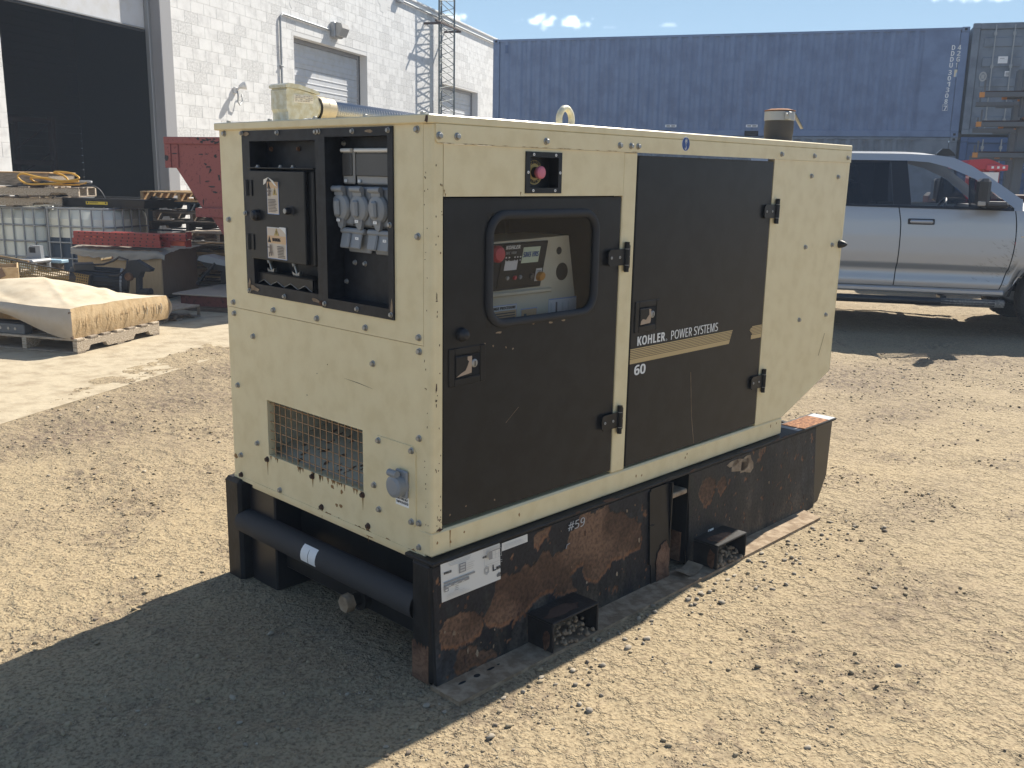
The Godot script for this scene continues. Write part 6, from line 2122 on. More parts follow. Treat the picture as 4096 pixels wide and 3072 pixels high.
		if side == 0:
			mr.box(1.13, 1.28, 0.14, 1.235, 1.54, 0.33, 0.03)
			mr.box(1.22, 1.262, -0.06, 1.44, 1.325, 0.2, 0.025)
			var mo = obj(mr, "mirror", M.truck_trim, t)
			bx("turn_lamp", M.grey_light, mo, 1.132, 1.285, 0.30, 1.2, 1.33, 0.334, 0.008)
		else:
			mr.box(1.13, 1.28, 0.14, 1.235, 1.54, 0.33, 0.03)
			mr.v.clear(); mr.n.clear(); mr.c.clear()
			mr.xf = Transform3D.IDENTITY
			mr.box(1.13, 1.28, -W - 0.33, 1.235, 1.54, -W - 0.14, 0.03)
			mr.box(1.22, 1.262, -W - 0.2, 1.44, 1.325, -W + 0.06, 0.025)
			var mo = obj(mr, "mirror", M.truck_trim, t)
			bx("mirror_glass", M.chrome, mo, 1.126, 1.30, -W - 0.32, 1.1295, 1.52, -W - 0.15)
		# step tube
		var st = MB.new()
		var sz = 0.05 if side == 0 else -W - 0.05
		st.tube([Vector3(-0.6, 0.37, sz - 0.06 * (1 if side == 0 else -1)), Vector3(-0.5, 0.335, sz), Vector3(1.44, 0.335, sz), Vector3(1.53, 0.345, sz - 0.04 * (1 if side == 0 else -1))], 0.04, 14)
		var stp = obj(st, "side_step", M.truck_black, t)
		var dt = MB.new()
		for k in 4:
			dt.grid(14, 4, func(s, v):
				var a = lerpf(-0.9, 1.9, v)
				return Vector3(0.95 + 0.04 * k + s * (0.58 - 0.09 * k), 0.335 + sin(a) * (0.0407 + 0.0003 * k), sz + cos(a) * (0.0407 + 0.0003 * k) * (1 if side == 0 else -1)), side == 1)
		obj(dt, "step_dirt", M.truck_dirt, stp)
		for x in [-0.2, 0.95]:
			bx("step_bracket", M.truck_black, stp, x, 0.33, (-0.2 if side == 0 else -W - 0.02), x + 0.06, 0.39, (0.02 if side == 0 else -W + 0.2), 0.006)
		var ml = MB.new()
		ml.grid(24, 1, func(s, v):
			var x = lerpf(1.56, 2.58, s)
			var r = 0.5 - v * 0.04
			return Vector3(x, maxf(0.40, 0.385 + sqrt(maxf(0.0, r * r - (x - wx) * (x - wx)))), side_z(0.7) - 0.004 - v * 0.06 if side == 0 else -W - side_z(0.7) + 0.004 + v * 0.06), side == 1)
		obj(ml, "arch_lip", M.truck_trim, t)
		for x in [wx, rx]:
			wheel(t, x, -0.03 if side == 0 else -W + 0.03, 1.0 if side == 0 else -1.0)
	# dried mud thrown behind the front wheel
	for k in 70:
		var m = MB.new()
		var y = 0.5 + 0.45 * rng.randf()
		var x = 1.60 - pow(rng.randf(), 2.2) * 0.4 * (1.0 - (y - 0.5) * 0.6)
		var L = rng.randf_range(0.012, 0.05)
		var up = L * rng.randf_range(0.3, 1.0)
		m.face([Vector3(x, y, side_z(y) + 0.0015), Vector3(x + 0.003, y + 0.003, side_z(y) + 0.0015), Vector3(x - L, y + up, side_z(y + up) + 0.0015)], Vector3(x, y, -1.0))
		obj(m, "mud_streak", M.truck_dirt, t)
	# roof, glass, hood, back
	var mb = MB.new()
	var rz = glass_z(1.77)
	mb.grid(24, 16, func(s, v):
		var x = lerpf(-0.98, 1.0, s)
		var e: float = 1.74 + 0.032 * minf(1.0, (x + 0.98) * 4.0) if x < -0.7 else (1.772 if x < 0.48 else 1.772 - 0.14 * pow((x - 0.48), 2.0))
		var w = 2.0 * v - 1.0
		return Vector3(x, e + 0.035 * (1.0 - w * w) * clampf((1.25 - x) * 2.0, 0.2, 1.0), lerpf(rz, -W - rz, v)), false)
	for i in mb.n.size():
		if mb.n[i].y < 0.0:
			mb.n[i] = -mb.n[i]
	obj(mb, "roof", P, t)
	mb = MB.new()
	mb.grid(12, 12, func(s, v):
		var top = Vector3(0.99, 1.735, lerpf(-0.32, -W + 0.32, s))
		var bot = Vector3(1.62, 1.33, lerpf(-0.12, -W + 0.12, s))
		var p = top.lerp(bot, v)
		p.x += 0.10 * (1.0 - pow(2.0 * s - 1.0, 2.0))
		return p)
	obj(mb, "windscreen", M.car_glass, t)
	mb = MB.new()
	mb.grid(14, 14, func(s, v):
		var x = lerpf(1.58, 2.95, s)
		var w = 2.0 * v - 1.0
		var edge = 1.27 - (x - 0.9) * 0.04 - maxf(0.0, x - 2.3) * 0.12
		return Vector3(x + 0.08 * (1.0 - w * w) * s, edge + 0.07 * (1.0 - pow(absf(w), 3.0)), lerpf(-0.06, -W + 0.06, v)))
	for i in mb.n.size():
		if mb.n[i].y < 0.0:
			mb.n[i] = -mb.n[i]
	obj(mb, "hood", P, t)
	var gr = MB.new()
	gr.box(2.86, 0.72, -W + 0.1, 2.98, 1.17, -0.1, 0.04)
	obj(gr, "grille", M.truck_black, t)
	bx("bumper", M.chrome, t, 2.85, 0.45, -W + 0.03, 3.08, 0.70, -0.03, 0.05)
	for z in [-0.12, -W + 0.12]:
		bx("headlight", M.grey_light, t, 2.80, 0.92, z - 0.1, 2.99, 1.13, z + 0.1, 0.04)
	bx("cab_back", P, t, -1.0, 0.5, -W + 0.1, -0.98, 1.28, -0.1)
	bx("back_window", M.tinted_glass, t, -0.985, 1.285, -W + 0.28, -0.975, 1.70, -0.28)
	bx("bed_floor", M.truck_black, t, -2.82, 0.62, -W + 0.12, -1.02, 0.66, -0.12)
	bx("tailgate", P, t, -2.9, 0.6, -W + 0.06, -2.85, 1.24, -0.06, 0.02)
	bx("rear_bumper", M.chrome, t, -3.0, 0.42, -W + 0.05, -2.86, 0.6, -0.05, 0.04)
	bx("underbody", M.truck_black, t, -2.7, 0.42, -W + 0.45, 2.8, 0.5, -0.45)
	for x in [wx, rx]:
		mb = MB.new()
		mb.cyl(Vector3(x, 0.385, -0.2), Vector3(x, 0.385, -W + 0.2), 0.06, 0.06, 10)
		obj(mb, "axle", M.truck_black, t)
	# inside the cab
	bx("cab_floor", M.seat_grey, t, -0.95, 0.5, -W + 0.16, 1.6, 0.54, -0.16)
	bx("dashboard", M.truck_black, t, 1.28, 0.95, -W + 0.2, 1.62, 1.27, -0.2, 0.05)
	for z in [-0.33, -W + 0.83]:
		bx("seat", M.seat_grey, t, 0.28, 0.72, z - 0.5, 0.82, 0.92, z, 0.06)
		var sb = MB.new()
		sb.xf = Transform3D(Basis(Vector3(0, 0, 1), deg_to_rad(14.0)), Vector3(0.27, 0.88, 0))
		sb.box(-0.08, 0.0, z - 0.5, 0.06, 0.62, z, 0.05)
		sb.box(-0.06, 0.64, z - 0.38, 0.03, 0.82, z - 0.12, 0.04)
		obj(sb, "seat_back", M.seat_grey, t)
	bx("rear_seat", M.seat_grey, t, -0.9, 0.75, -W + 0.3, -0.62, 1.42, -0.3, 0.06)
	mb = MB.new()
	var sw = []
	for k in 24:
		var a = TAU * k / 24.0
		sw.append(Vector3(1.07 + sin(a) * 0.075, 1.16 + sin(a) * 0.16, -W + 0.53 + cos(a) * 0.185))
	mb.tube(sw, 0.016, 8, true)
	mb.cyl(Vector3(1.07, 1.16, -W + 0.53), Vector3(1.3, 1.05, -W + 0.53), 0.05, 0.06, 12)
	obj(mb, "steering_wheel", M.truck_black, t)
	# fin aerial on the roof and the badge on the fender
	mb = MB.new()
	mb.prism([[0.93, 1.79], [0.985, 1.845], [1.05, 1.842], [1.10, 1.80], [1.12, 1.77], [0.93, 1.77]], -1.0, -0.9)
	obj(mb, "roof_fin", M.truck_black, t)
	bx("badge", M.chrome, t, 1.625, 0.985, -0.004, 1.78, 1.0, 0.004, 0.002)

func red_vehicle():
	var t = thing("forklift", "red roofed machine showing over the pickup's windscreen, white pane at its back", "forklift", Vector3(12.35, 0, -2.72), deg_to_rad(-59.5))
	bx("body", M.vehicle_red, t, -1.2, 0.35, -1.3, 1.0, 0.95, 0.0, 0.08)
	for x in [0.02, 0.16]:
		for z in [-0.1, -1.2]:
			bx("post", M.vehicle_red, t, x, 0.95, z - 0.04, x + 0.06, 1.75, z + 0.04, 0.01)
	var mb = MB.new()
	mb.prism([[-0.22, 1.70], [-0.2, 1.80], [0.02, 1.82], [0.12, 1.79], [0.27, 1.72], [0.25, 1.66], [0.0, 1.68]], -1.3, 0.02)
	obj(mb, "roof", M.vehicle_red, t)
	bx("roof_edge", M.red_plastic, t, 0.02, 1.665, 0.021, 0.29, 1.74, 0.05, 0.01)
	for k in 3:
		bx("roof_mark", M.white_ink, t, 0.08 + k * 0.07, 1.69, 0.0505, 0.11 + k * 0.07, 1.72, 0.053)
	bx("window", M.window_glass, t, -0.05, 1.1, 0.0, 0.22, 1.655, 0.012)
	card("paper", t, Transform3D(Basis.IDENTITY, Vector3(0, 0, 0.0125)), [[-0.03, 1.45, 0.19, 1.64, lin(0.5, 0.5, 0.5)], [-0.01, 1.5, 0.08, 1.62, lin(0.6, 0.6, 0.6)]])
	bx("seat", M.seat_grey, t, -0.6, 0.95, -0.9, -0.1, 1.35, -0.4, 0.05)
	for x in [-0.8, 0.65]:
		for z in [0.01, -1.31]:
			mb = MB.new()
			mb.lathe([[0.0, 0.11], [0.2, 0.12], [0.33, 0.11], [0.35, 0.05], [0.35, -0.05], [0.33, -0.11], [0.0, -0.11]], Vector3(x, 0.35, z), Vector3(0, 0, 1), 24)
			obj(mb, "wheel", M.rubber_dull, t)
	var f = thing("flatbed_trailer", "dark flat trailer deck with rusty edge beyond the pickup's hood", "trailer", Vector3(13.9, 0, -1.7), deg_to_rad(-59.5))
	bx("deck", M.rust_dark, f, -1.2, 1.25, -1.4, 6.0, 1.33, 0.0, 0.01)
	bx("side_beam", M.rack_steel, f, -1.2, 1.05, -0.1, 6.0, 1.24, -0.02, 0.01)
	for k in 5:
		bx("stake", M.rack_steel, f, -0.9 + k * 1.4, 1.1, 0.002, -0.84 + k * 1.4, 1.36, 0.04, 0.004)
	for x in [0.2, 3.8]:
		mb = MB.new()
		mb.lathe([[0.0, 0.1], [0.3, 0.12], [0.45, 0.1], [0.47, 0.0], [0.45, -0.1], [0.0, -0.1]], Vector3(x, 0.47, -0.2), Vector3(0, 0, 1), 24)
		obj(mb, "wheel", M.rubber_dull, f)
	bx("drawbar", M.rack_steel, f, -2.0, 0.9, -0.8, -1.15, 1.04, -0.65, 0.01)
	bx("landing_leg", M.rack_steel, f, -0.8, 0.0, -0.78, -0.7, 1.05, -0.66, 0.01)

func pallet(called: String, label: String, at: Vector3, turn: float, w: float, d: float, m: Material, m2: Material, group := "wooden pallets", boards := 7) -> Node3D:   # w along local x, d along local z
	var t = thing(called, label, "pallet", at, turn, group)
	for k in boards:
		var x = (w - 0.095) * k / (boards - 1.0)
		bx("deck_board", m if k % 3 else m2, t, x, 0.106, rng.randf_range(-0.006, 0.004), x + 0.095, 0.124 + rng.randf_range(-0.002, 0.002), d + rng.randf_range(-0.004, 0.006), 0.003)
	for k in 3:
		bx("bottom_board", m, t, (w - 0.095) * k / 2.0, 0.0, 0.0, (w - 0.095) * k / 2.0 + 0.095, 0.016, d, 0.003)
	for k in 3:
		var mb = MB.new()
		var z: float = [0.0, d / 2.0 - 0.02, d - 0.042][k]
		var pr = [[0.0, 0.0165], [0.13, 0.0165], [0.16, 0.055], [0.34, 0.055], [0.37, 0.0165], [w - 0.37, 0.0165], [w - 0.34, 0.055], [w - 0.16, 0.055], [w - 0.13, 0.0165], [w, 0.0165], [w, 0.1055], [0.0, 0.1055]]
		mb.prism(pr, z, z + 0.042)
		obj(mb, "stringer", m2, t)
	return t

func tote(label: String, at: Vector3, w: float, d: float, h: float, blue: bool):   # w along local x (away), d along local z
	var t = thing("tote_tank", label, "tank", at, YARD_T, "caged liquid totes")
	var y0 = 0.13
	var mb = MB.new()
	var R = 0.11
	var ring = []
	for c in [[w - R, d - R, 0.0], [R, d - R, 90.0], [R, R, 180.0], [w - R, R, 270.0]]:
		for k in 6:
			var a = deg_to_rad(c[2] + 18.0 * k)
			ring.append(Vector2(c[0] + cos(a) * R, c[1] + sin(a) * R))
	var lev = [[y0, 0.0], [h - 0.13, 0.0], [h - 0.07, 0.012], [h - 0.035, 0.04], [h - 0.02, 0.1]]
	var mid = Vector2(w / 2.0, d / 2.0)
	for part in 2:
		mb = MB.new()
		for s in lev.size() - 1:
			var ya: float = lev[s][0]
			var yb: float = lev[s + 1][0]
			if s == 0:
				if blue:
					if part == 0:
						ya = 0.62
					else:
						yb = 0.6195
				elif part == 1:
					continue
			elif part == 1:
				continue
			for i in ring.size():
				var a: Vector2 = ring[i]
				var b: Vector2 = ring[(i + 1) % ring.size()]
				var na = (a - mid).normalized()
				var nb = (b - mid).normalized()
				var fa = func(p: Vector2, nn: Vector2, k: int): return p - nn * float(lev[k][1])
				var a0: Vector2 = fa.call(a, na, s)
				var b0: Vector2 = fa.call(b, nb, s)
				var a1: Vector2 = fa.call(a, na, s + 1)
				var b1: Vector2 = fa.call(b, nb, s + 1)
				var up = Vector3(0, 0.0 if s == 0 else 0.7, 0)
				var n3 = Vector3(na.x, 0, na.y) + up
				var n4 = Vector3(nb.x, 0, nb.y) + up
				mb.quad(Vector3(b0.x, ya, b0.y), Vector3(a0.x, ya, a0.y), Vector3(a1.x, yb, a1.y), Vector3(b1.x, yb, b1.y), n4, n3, n3, n4)
				if s == lev.size() - 2:
					mb.tri(Vector3(mid.x, yb + 0.01, mid.y), Vector3(b1.x, yb, b1.y), Vector3(a1.x, yb, a1.y))
		if part == 1 and not blue:
			continue
		obj(mb, ["tank", "tank_lower"][part], M.tank_white if part == 0 else M.tank_blue, t)
	var g = 0.012
	var levels = [0.16, 0.36, 0.56, 0.76, h]
	for y in levels:
		mb = MB.new()
		var e = 0.012
		mb.tube([Vector3(-e, y, 0.06), Vector3(-e, y, d - 0.06), Vector3(0.06, y, d + e), Vector3(w - 0.06, y, d + e), Vector3(w + e, y, d - 0.06), Vector3(w + e, y, 0.06), Vector3(w - 0.06, y, -e), Vector3(0.06, y, -e)], g if y < h else 0.016, 6, true)
		obj(mb, "cage_bar", M.galv, t)
	for k in 6:
		var z = 0.08 + (d - 0.16) * k / 5.0
		for x in [-0.018, w + 0.018]:
			mb = MB.new()
			mb.cyl(Vector3(x, 0.13, z), Vector3(x, h, z), 0.010, 0.010, 6, false, false)
			obj(mb, "cage_bar", M.galv, t)
	for k in 5:
		var x = 0.08 + (w - 0.16) * k / 4.0
		for z in [-0.018, d + 0.018]:
			mb = MB.new()
			mb.cyl(Vector3(x, 0.13, z), Vector3(x, h, z), 0.010, 0.010, 6, false, false)
			obj(mb, "cage_bar", M.galv, t)
	bx("base", M.galv, t, -0.01, 0.0, -0.01, w + 0.01, 0.125, d + 0.01, 0.01)

func clutter():
	# the bale on its pallet
	pallet("pallet", "weathered grey pallet at the front of the clutter, under the sagging cardboard pack", yard(-9.07, 0.0, 3.95), YARD_T, 1.07, 1.05, M.wood_grey, M.wood_pale)
	var b = thing("cardboard_pack", "big sagging pale cardboard pack lying on the front pallet", "carton", yard(-9.06, 0.122, 3.2), YARD_T)
	var top = func(u: float, v: float):   # u, v 0..1 across (away, right)
		var edge: float = 0.245 - 0.03 * u
		var hump = 0.19 * pow(maxf(0.0, sin(PI * clampf(u * 0.95 + 0.08, 0.0, 1.0))), 1.2) * pow(maxf(0.0, sin(PI * clampf(v * 0.92 + 0.06, 0.0, 1.0))), 0.9)
		var fold = 0.0
		for q in [[0.2, 0.35, 0.9], [0.55, 0.5, 0.75], [0.85, 0.62, 0.55], [0.35, 0.15, 1.1], [0.7, 0.8, 0.9]]:
			var dd: float = (v - q[0]) * cos(q[2]) + (u - q[1]) * sin(q[2])
			fold += 0.008 * exp(-dd * dd / 0.0004) - 0.005 * exp(-(dd - 0.05) * (dd - 0.05) / 0.0015)
		return fold * minf(1.0, 8.0 * minf(minf(u, 1.0 - u), minf(v, 1.0 - v))) + edge + hump + 0.012 * gn.get_noise_2d(u * 120.0, v * 120.0) - 0.03 * (1.0 - v)
	var lowf = func(u: float, v: float): return 0.19 * smoothstep(0.99, 0.55, v) * (1.0 - u * 0.55)
	var LX = 1.22
	var LZ = 1.75
	var P3 = func(u: float, v: float, y: float, bul: float): return Vector3(u * LX, y, v * LZ) + Vector3((u - 0.5), 0, (v - 0.5)) * bul
	var mb = MB.new()
	mb.grid(90, 70, func(s, t): return P3.call(t, s, top.call(t, s), 0.03))
	for i in mb.n.size():
		if mb.n[i].y < 0.0:
			mb.n[i] = -mb.n[i]
	obj(mb, "top_sheet", M.cardboard_pale, b)
	for f in 4:
		mb = MB.new()
		mb.grid(110, 8, func(s, t):
			var u: float = [0.0, s, 1.0, s][f]
			var v: float = [s, 1.0, s, 0.0][f]
			var y0: float = lowf.call(u, v)
			var y1: float = top.call(u, v) - 0.001
			var w = (0.035 if f == 1 else 0.07) * sin(PI * t) + (0.007 if f == 1 else 0.004) * gn.get_noise_2d(s * 900.0, f * 50.0 + t * 30.0)
			return P3.call(u, v, lerpf(y0, y1, t), 0.03 + w), f == 1 or f == 2)
		obj(mb, "side_wrap", M.cardboard if f == 1 else M.cardboard_grey, b)
	mb = MB.new()
	mb.cyl(Vector3(-0.012, 0.0, LZ + 0.01), Vector3(-0.02, 0.225, LZ + 0.012), 0.013, 0.013, 7)
	obj(mb, "corner_fold", M.plywood_dark, b)
	for k in 26:   # creases and torn fibres on the right-hand side
		mb = MB.new()
		var x = rng.randf_range(0.05, 1.18)
		var tear = x > 0.85 and k % 2 == 0
		var y = 0.16 if tear else rng.randf_range(0.14, 0.2)
		var L = rng.randf_range(0.03, 0.11)
		mb.tube([Vector3(x, y, LZ + 0.04), Vector3(x + rng.randf_range(-0.008, 0.008), y - L * 0.5, LZ + 0.043), Vector3(x + rng.randf_range(-0.015, 0.015), y - L, LZ + 0.038)], 0.0045 if tear else 0.002, 5)
		obj(mb, "torn_fibre" if tear else "crease", M.cardboard_pale if tear else M.cardboard, b)
	var ch = thing("steel_channel", "dark steel channel lying on the front pallet under the cardboard pack", "steel beam", yard(-9.04, 0.124, 3.1), YARD_T)
	bx("web", M.rack_steel, ch, 0.0, 0.0, 0.0, 0.09, 0.085, 1.36, 0.006)
	bx("flange", M.dark_mark, ch, 0.09, 0.07, 0.0, 0.2, 0.084, 1.36, 0.003)
	for z in [1.12, 1.2, 1.27]:
		mb = MB.new()
		mb.cyl(Vector3(-0.004, 0.045, z), Vector3(0.01, 0.045, z), 0.012, 0.012, 8)
		obj(mb, "bolt", M.zinc, ch)
	# carton with lime tape, cut by the picture's left edge
	var cb = thing("cardboard_box", "open brown carton with lime green tape behind the cardboard pack", "box", yard(-8.33, 0.0, 2.92), YARD_T + 0.75)
	mb = MB.new()
	mb.box(0.0, 0.0, 0.0, 0.012, 0.535, 0.63)
	mb.box(0.6, 0.0, 0.0, 0.612, 0.52, 0.63)
	mb.box(0.012, 0.0, 0.0, 0.6, 0.535, 0.012)
	mb.box(0.012, 0.0, 0.618, 0.6, 0.53, 0.63)
	mb.box(0.012, 0.0, 0.012, 0.6, 0.02, 0.618)
	obj(mb, "carton", M.cardboard, cb)
	bx("tape", M.lime_tape, cb, -0.002, 0.45, 0.0, -0.0004, 0.5, 0.45)
	mb = MB.new()
	mb.prism([[0.44, 0.43], [0.52, 0.46], [0.49, 0.535], [0.45, 0.50]], -0.004, -0.001)
	mb.xf = Transform3D.IDENTITY
	var fl = MB.new()
	fl.xf = Transform3D(Basis(Vector3(0, 0, 1), Vector3(0, 1, 0), Vector3(-1, 0, 0)), Vector3.ZERO)
	fl.prism([[0.44, 0.42], [0.52, 0.46], [0.49, 0.54], [0.45, 0.50]], 0.001, 0.01)
	obj(fl, "torn_flap", M.plywood_dark, cb)
	# perforated guard leaning in front of the totes: real holes
	var pg = thing("perforated_guard", "long perforated brown metal guard leaning behind the carton", "metal sheet", yard(-7.1, 0.0, 2.3), YARD_T)
	mb = MB.new()
	var sl = Transform3D(Basis(Vector3(0, -0.115, 0.993), Vector3(0.17, 0.98, 0.11), Vector3(-0.985, 0.17, 0.02)), Vector3(0.0, 0.335, 0.0))
	mb.xf = sl
	var nx = 44
	var nyy = 7
	var cw = 1.2 / nx
	var chh = 0.19 / nyy
	for j in nyy:
		for i in nx:
			var x0 = i * cw
			var y0 = j * chh
			var mid = Vector3(x0 + cw / 2.0, y0 + chh / 2.0, 0)
			var o = []
			var q = []
			for k in 4:
				var a = TAU * k / 4.0 + PI / 4.0
				o.append(mid + Vector3(signf(cos(a)) * cw / 2.0, signf(sin(a)) * chh / 2.0, 0))
				q.append(mid + Vector3(cos(a) * cw * 0.42, sin(a) * chh * 0.42, 0))
			for k in 4:
				var kk = (k + 1) % 4
				mb.quad(o[k], o[kk], q[kk], q[k])
	obj(mb, "perforated_sheet", M.perf_metal, pg)
	mb = MB.new()
	mb.xf = sl
	mb.box(-0.02, -0.012, -0.02, 1.22, 0.0, 0.03, 0.003)
	mb.box(-0.02, 0.19, -0.06, 1.22, 0.2, 0.01, 0.003)
	mb.box(1.2, 0.0, -0.02, 1.22, 0.19, 0.03, 0.003)
	obj(mb, "rim", M.dark_mark, pg)
	mb = MB.new()
	mb.xf = sl
	mb.box(-0.3, 0.2, -0.09, 0.35, 0.22, -0.06, 0.004)
	mb.box(0.1, -0.025, 0.03, 0.7, -0.012, 0.045, 0.003)
	obj(mb, "wood_strip", M.wood_fresh, pg)
	mb = MB.new()
	mb.cyl(Vector3(0.3, 0.0, 0.15), Vector3(0.05, 0.5, 0.2), 0.02, 0.02, 6)
	mb.cyl(Vector3(0.3, 0.0, 1.05), Vector3(0.03, 0.38, 1.0), 0.02, 0.02, 6)
	obj(mb, "prop", M.dark_mark, pg)
	var ws = thing("wood_sheet", "pale board lying flat in the sun behind the perforated guard", "board", yard(-7.02, 0.33, 2.2), YARD_T)
	bx("board", M.wood_pale, ws, 0.0, 0.0, 0.0, 0.5, 0.02, 1.0, 0.003)
	bx("batten", M.wood_dark, ws, 0.1, -0.33, 0.1, 0.4, -0.001, 0.9, 0.003)
	var gb = thing("plastic_chair", "grey moulded plastic seat standing behind the perforated guard", "chair", yard(-6.75, 0.0, 2.42), YARD_T)
	mb = MB.new()
	mb.xf = Transform3D(Basis(Vector3(0, 0, 1), Vector3(0, 1, 0), Vector3(-1, 0, 0)), Vector3.ZERO)
	mb.prism([[0.0, 0.5], [0.03, 0.6], [0.07, 0.64], [0.19, 0.64], [0.2, 0.5]], -0.05, 0.0)
	obj(mb, "backrest", M.grey_plastic, gb)
	bx("window_hole", M.dark_mark, gb, -0.002, 0.56, 0.05, -0.0004, 0.62, 0.13)
	bx("seat", M.grey_plastic, gb, -0.2, 0.46, -0.02, 0.1, 0.5, 0.26, 0.015)
	for x in [-0.18, 0.05]:
		for z in [0.0, 0.21]:
			bx("leg", M.grey_plastic, gb, x, 0.0, z, x + 0.04, 0.46, z + 0.04, 0.008)
	var lb = thing("foam_board", "pale blue board lying behind the perforated guard", "board", yard(-6.6, 0.0, 2.45), YARD_T)
	bx("panel", M.light_blue, lb, 0.0, 0.44, -0.1, 0.12, 0.475, 0.3, 0.006)
	bx("trestle", M.wood_dark, lb, 0.02, 0.0, -0.05, 0.1, 0.438, 0.25, 0.006)
	var wp = thing("wood_offcut", "small plywood offcut poking up behind the perforated guard's low end", "plank", yard(-6.7, 0.0, 3.0), YARD_T)
	mb = MB.new()
	mb.xf = Transform3D(Basis(Vector3(0, 0, 1), Vector3(0, 1, 0), Vector3(-1, 0, 0)), Vector3.ZERO)
	mb.prism([[0.0, 0.0], [0.42, 0.0], [0.36, 0.33], [0.14, 0.43], [0.02, 0.36]], 0.0, 0.02)
	obj(mb, "panel", M.plywood, wp)
	# totes
	tote("caged tote tank with blue lower half behind the plywood crate", yard(-5.38, 0.0, 1.47), 0.80, 0.97, 0.985, true)
	tote("all white caged tote tank at the left edge", yard(-5.38, 0.0, 0.44), 0.80, 0.97, 0.975, false)
	# on the totes: pallets, tray, hoses
	pallet("pallet", "lower grey pallet on top of the white tote", yard(-5.16, 0.99, 0.285), YARD_T - 1.27, 1.30, 0.55, M.wood_grey, M.wood_pale, "wooden pallets", 5)
	pallet("pallet", "upper grey pallet on the white tote, hoses heaped on it", yard(-5.18, 1.118, 0.47), YARD_T - 1.27, 1.38, 0.55, M.wood_grey, M.wood_pale, "wooden pallets", 5)
	var wc = thing("wood_tray", "shallow wooden crate lid at the top of the left stack", "crate", yard(-5.42, 1.245, 0.22), YARD_T + 0.2)
	for q in [[0.0, 0.0, 0.0, 0.02, 0.155, 1.22], [0.6, 0.0, 0.0, 0.62, 0.155, 1.22], [0.02, 0.0, 1.2, 0.6, 0.155, 1.22], [-0.004, 0.155, 0.0, 0.63, 0.17, 1.24], [0.02, 0.0, 0.0, 0.6, 0.02, 1.2]]:
		bx("board", M.wood_grey if q[1] == 0.0 else M.wood_fresh, wc, q[0], q[1], q[2], q[3], q[4], q[5], 0.003)
	var tr = thing("spill_tray", "black spill tray with a yellow strip lying on the blue and white tote", "tray", yard(-5.25, 1.0, 1.52), YARD_T)
	mb = MB.new()
	for s in [[0.0, 0.05], [1.0, 0.0]]:
		pass
	var o4 = [Vector3(0.04, 0.0, 0.05), Vector3(0.04, 0.0, 1.3), Vector3(0.72, 0.0, 1.3), Vector3(0.72, 0.0, 0.05)]
	var t4 = [Vector3(0.0, 0.105, 0.0), Vector3(0.0, 0.105, 1.36), Vector3(0.76, 0.105, 1.36), Vector3(0.76, 0.105, 0.0)]
	var mid4 = Vector3(0.38, 0.05, 0.68)
	for k in 4:
		mb.face([o4[k], o4[(k + 1) % 4], t4[(k + 1) % 4], t4[k]], mid4)
		var i0: Vector3 = o4[k] + (mid4 - o4[k]) * 0.02 + Vector3(0, 0.006, 0)
		var i1: Vector3 = o4[(k + 1) % 4] + (mid4 - o4[(k + 1) % 4]) * 0.02 + Vector3(0, 0.006, 0)
		var j0: Vector3 = t4[k].lerp(mid4 + Vector3(0, 0.055, 0), 0.03)
		var j1: Vector3 = t4[(k + 1) % 4].lerp(mid4 + Vector3(0, 0.055, 0), 0.03)
		mb.quad(i0, i1, j1, j0)
		mb.quad(t4[k], t4[(k + 1) % 4], j1, j0)
	mb.face([o4[0], o4[1], o4[2], o4[3]], mid4 + Vector3(0, 1, 0))
	obj(mb, "tray", M.tray_black, tr)
	mb = MB.new()
	mb.tube(t4, 0.012, 6, true)
	obj(mb, "rim", M.rubber_dull, tr)
	var ys = bx("yellow_strip", M.yellow, tr, 0.0125, 0.035, 0.48, 0.0135, 0.078, 0.80)
	ys.rotation.z = -0.0
	words("Justrite", "lettering", M.ink, tr, 0.53, 0.046, 0.13, 0.022, Transform3D(Basis(Vector3(0, 0, 1), Vector3(0, 1, 0), Vector3(-1, 0, 0)), Vector3(0.0122, 0, 0)), true, 0.0008)
	for z in [0.505, 0.775]:
		mb = MB.new()
		mb.cyl(Vector3(0.013, 0.056, z), Vector3(0.0116, 0.056, z), 0.012, 0.012, 12)
		obj(mb, "mark", M.ink, tr)
	var hs = thing("yellow_hose", "tangled yellow air hose on the left pallet stack", "hose", yard(-5.42, 1.245, 1.17), YARD_T + 0.3)
	mb = MB.new()
	var raw = [[0.0, 0.07, 0.75], [0.0, 0.06, 0.5], [0.02, 0.12, 0.2], [0.0, 0.15, 0.05], [0.0, 0.10, 0.0], [-0.03, 0.03, 0.12], [-0.05, 0.03, 0.35], [0.0, 0.06, 0.6], [0.05, 0.13, 0.55], [0.08, 0.17, 0.42], [0.05, 0.18, 0.5], [0.05, 0.16, 0.66], [0.0, 0.10, 0.75], [-0.02, 0.07, 0.55], [0.0, 0.10, 0.35], [0.02, 0.10, 0.15], [0.1, 0.04, 0.2], [0.12, 0.02, 0.5], [0.1, 0.03, 0.75], [0.0, 0.055, 0.84]]
	var cv = Curve3D.new()
	for i in raw.size():
		var a: Array = raw[maxi(i - 1, 0)]
		var c: Array = raw[mini(i + 1, raw.size() - 1)]
		var tn = (Vector3(c[0], c[1], c[2]) - Vector3(a[0], a[1], a[2])) / 6.0
		cv.add_point(Vector3(raw[i][0], raw[i][1], raw[i][2]), -tn, tn)
	mb.tube(Array(cv.tessellate(4, 4.0)), 0.0125, 8)
	obj(mb, "hose", M.yellow_hose, hs)
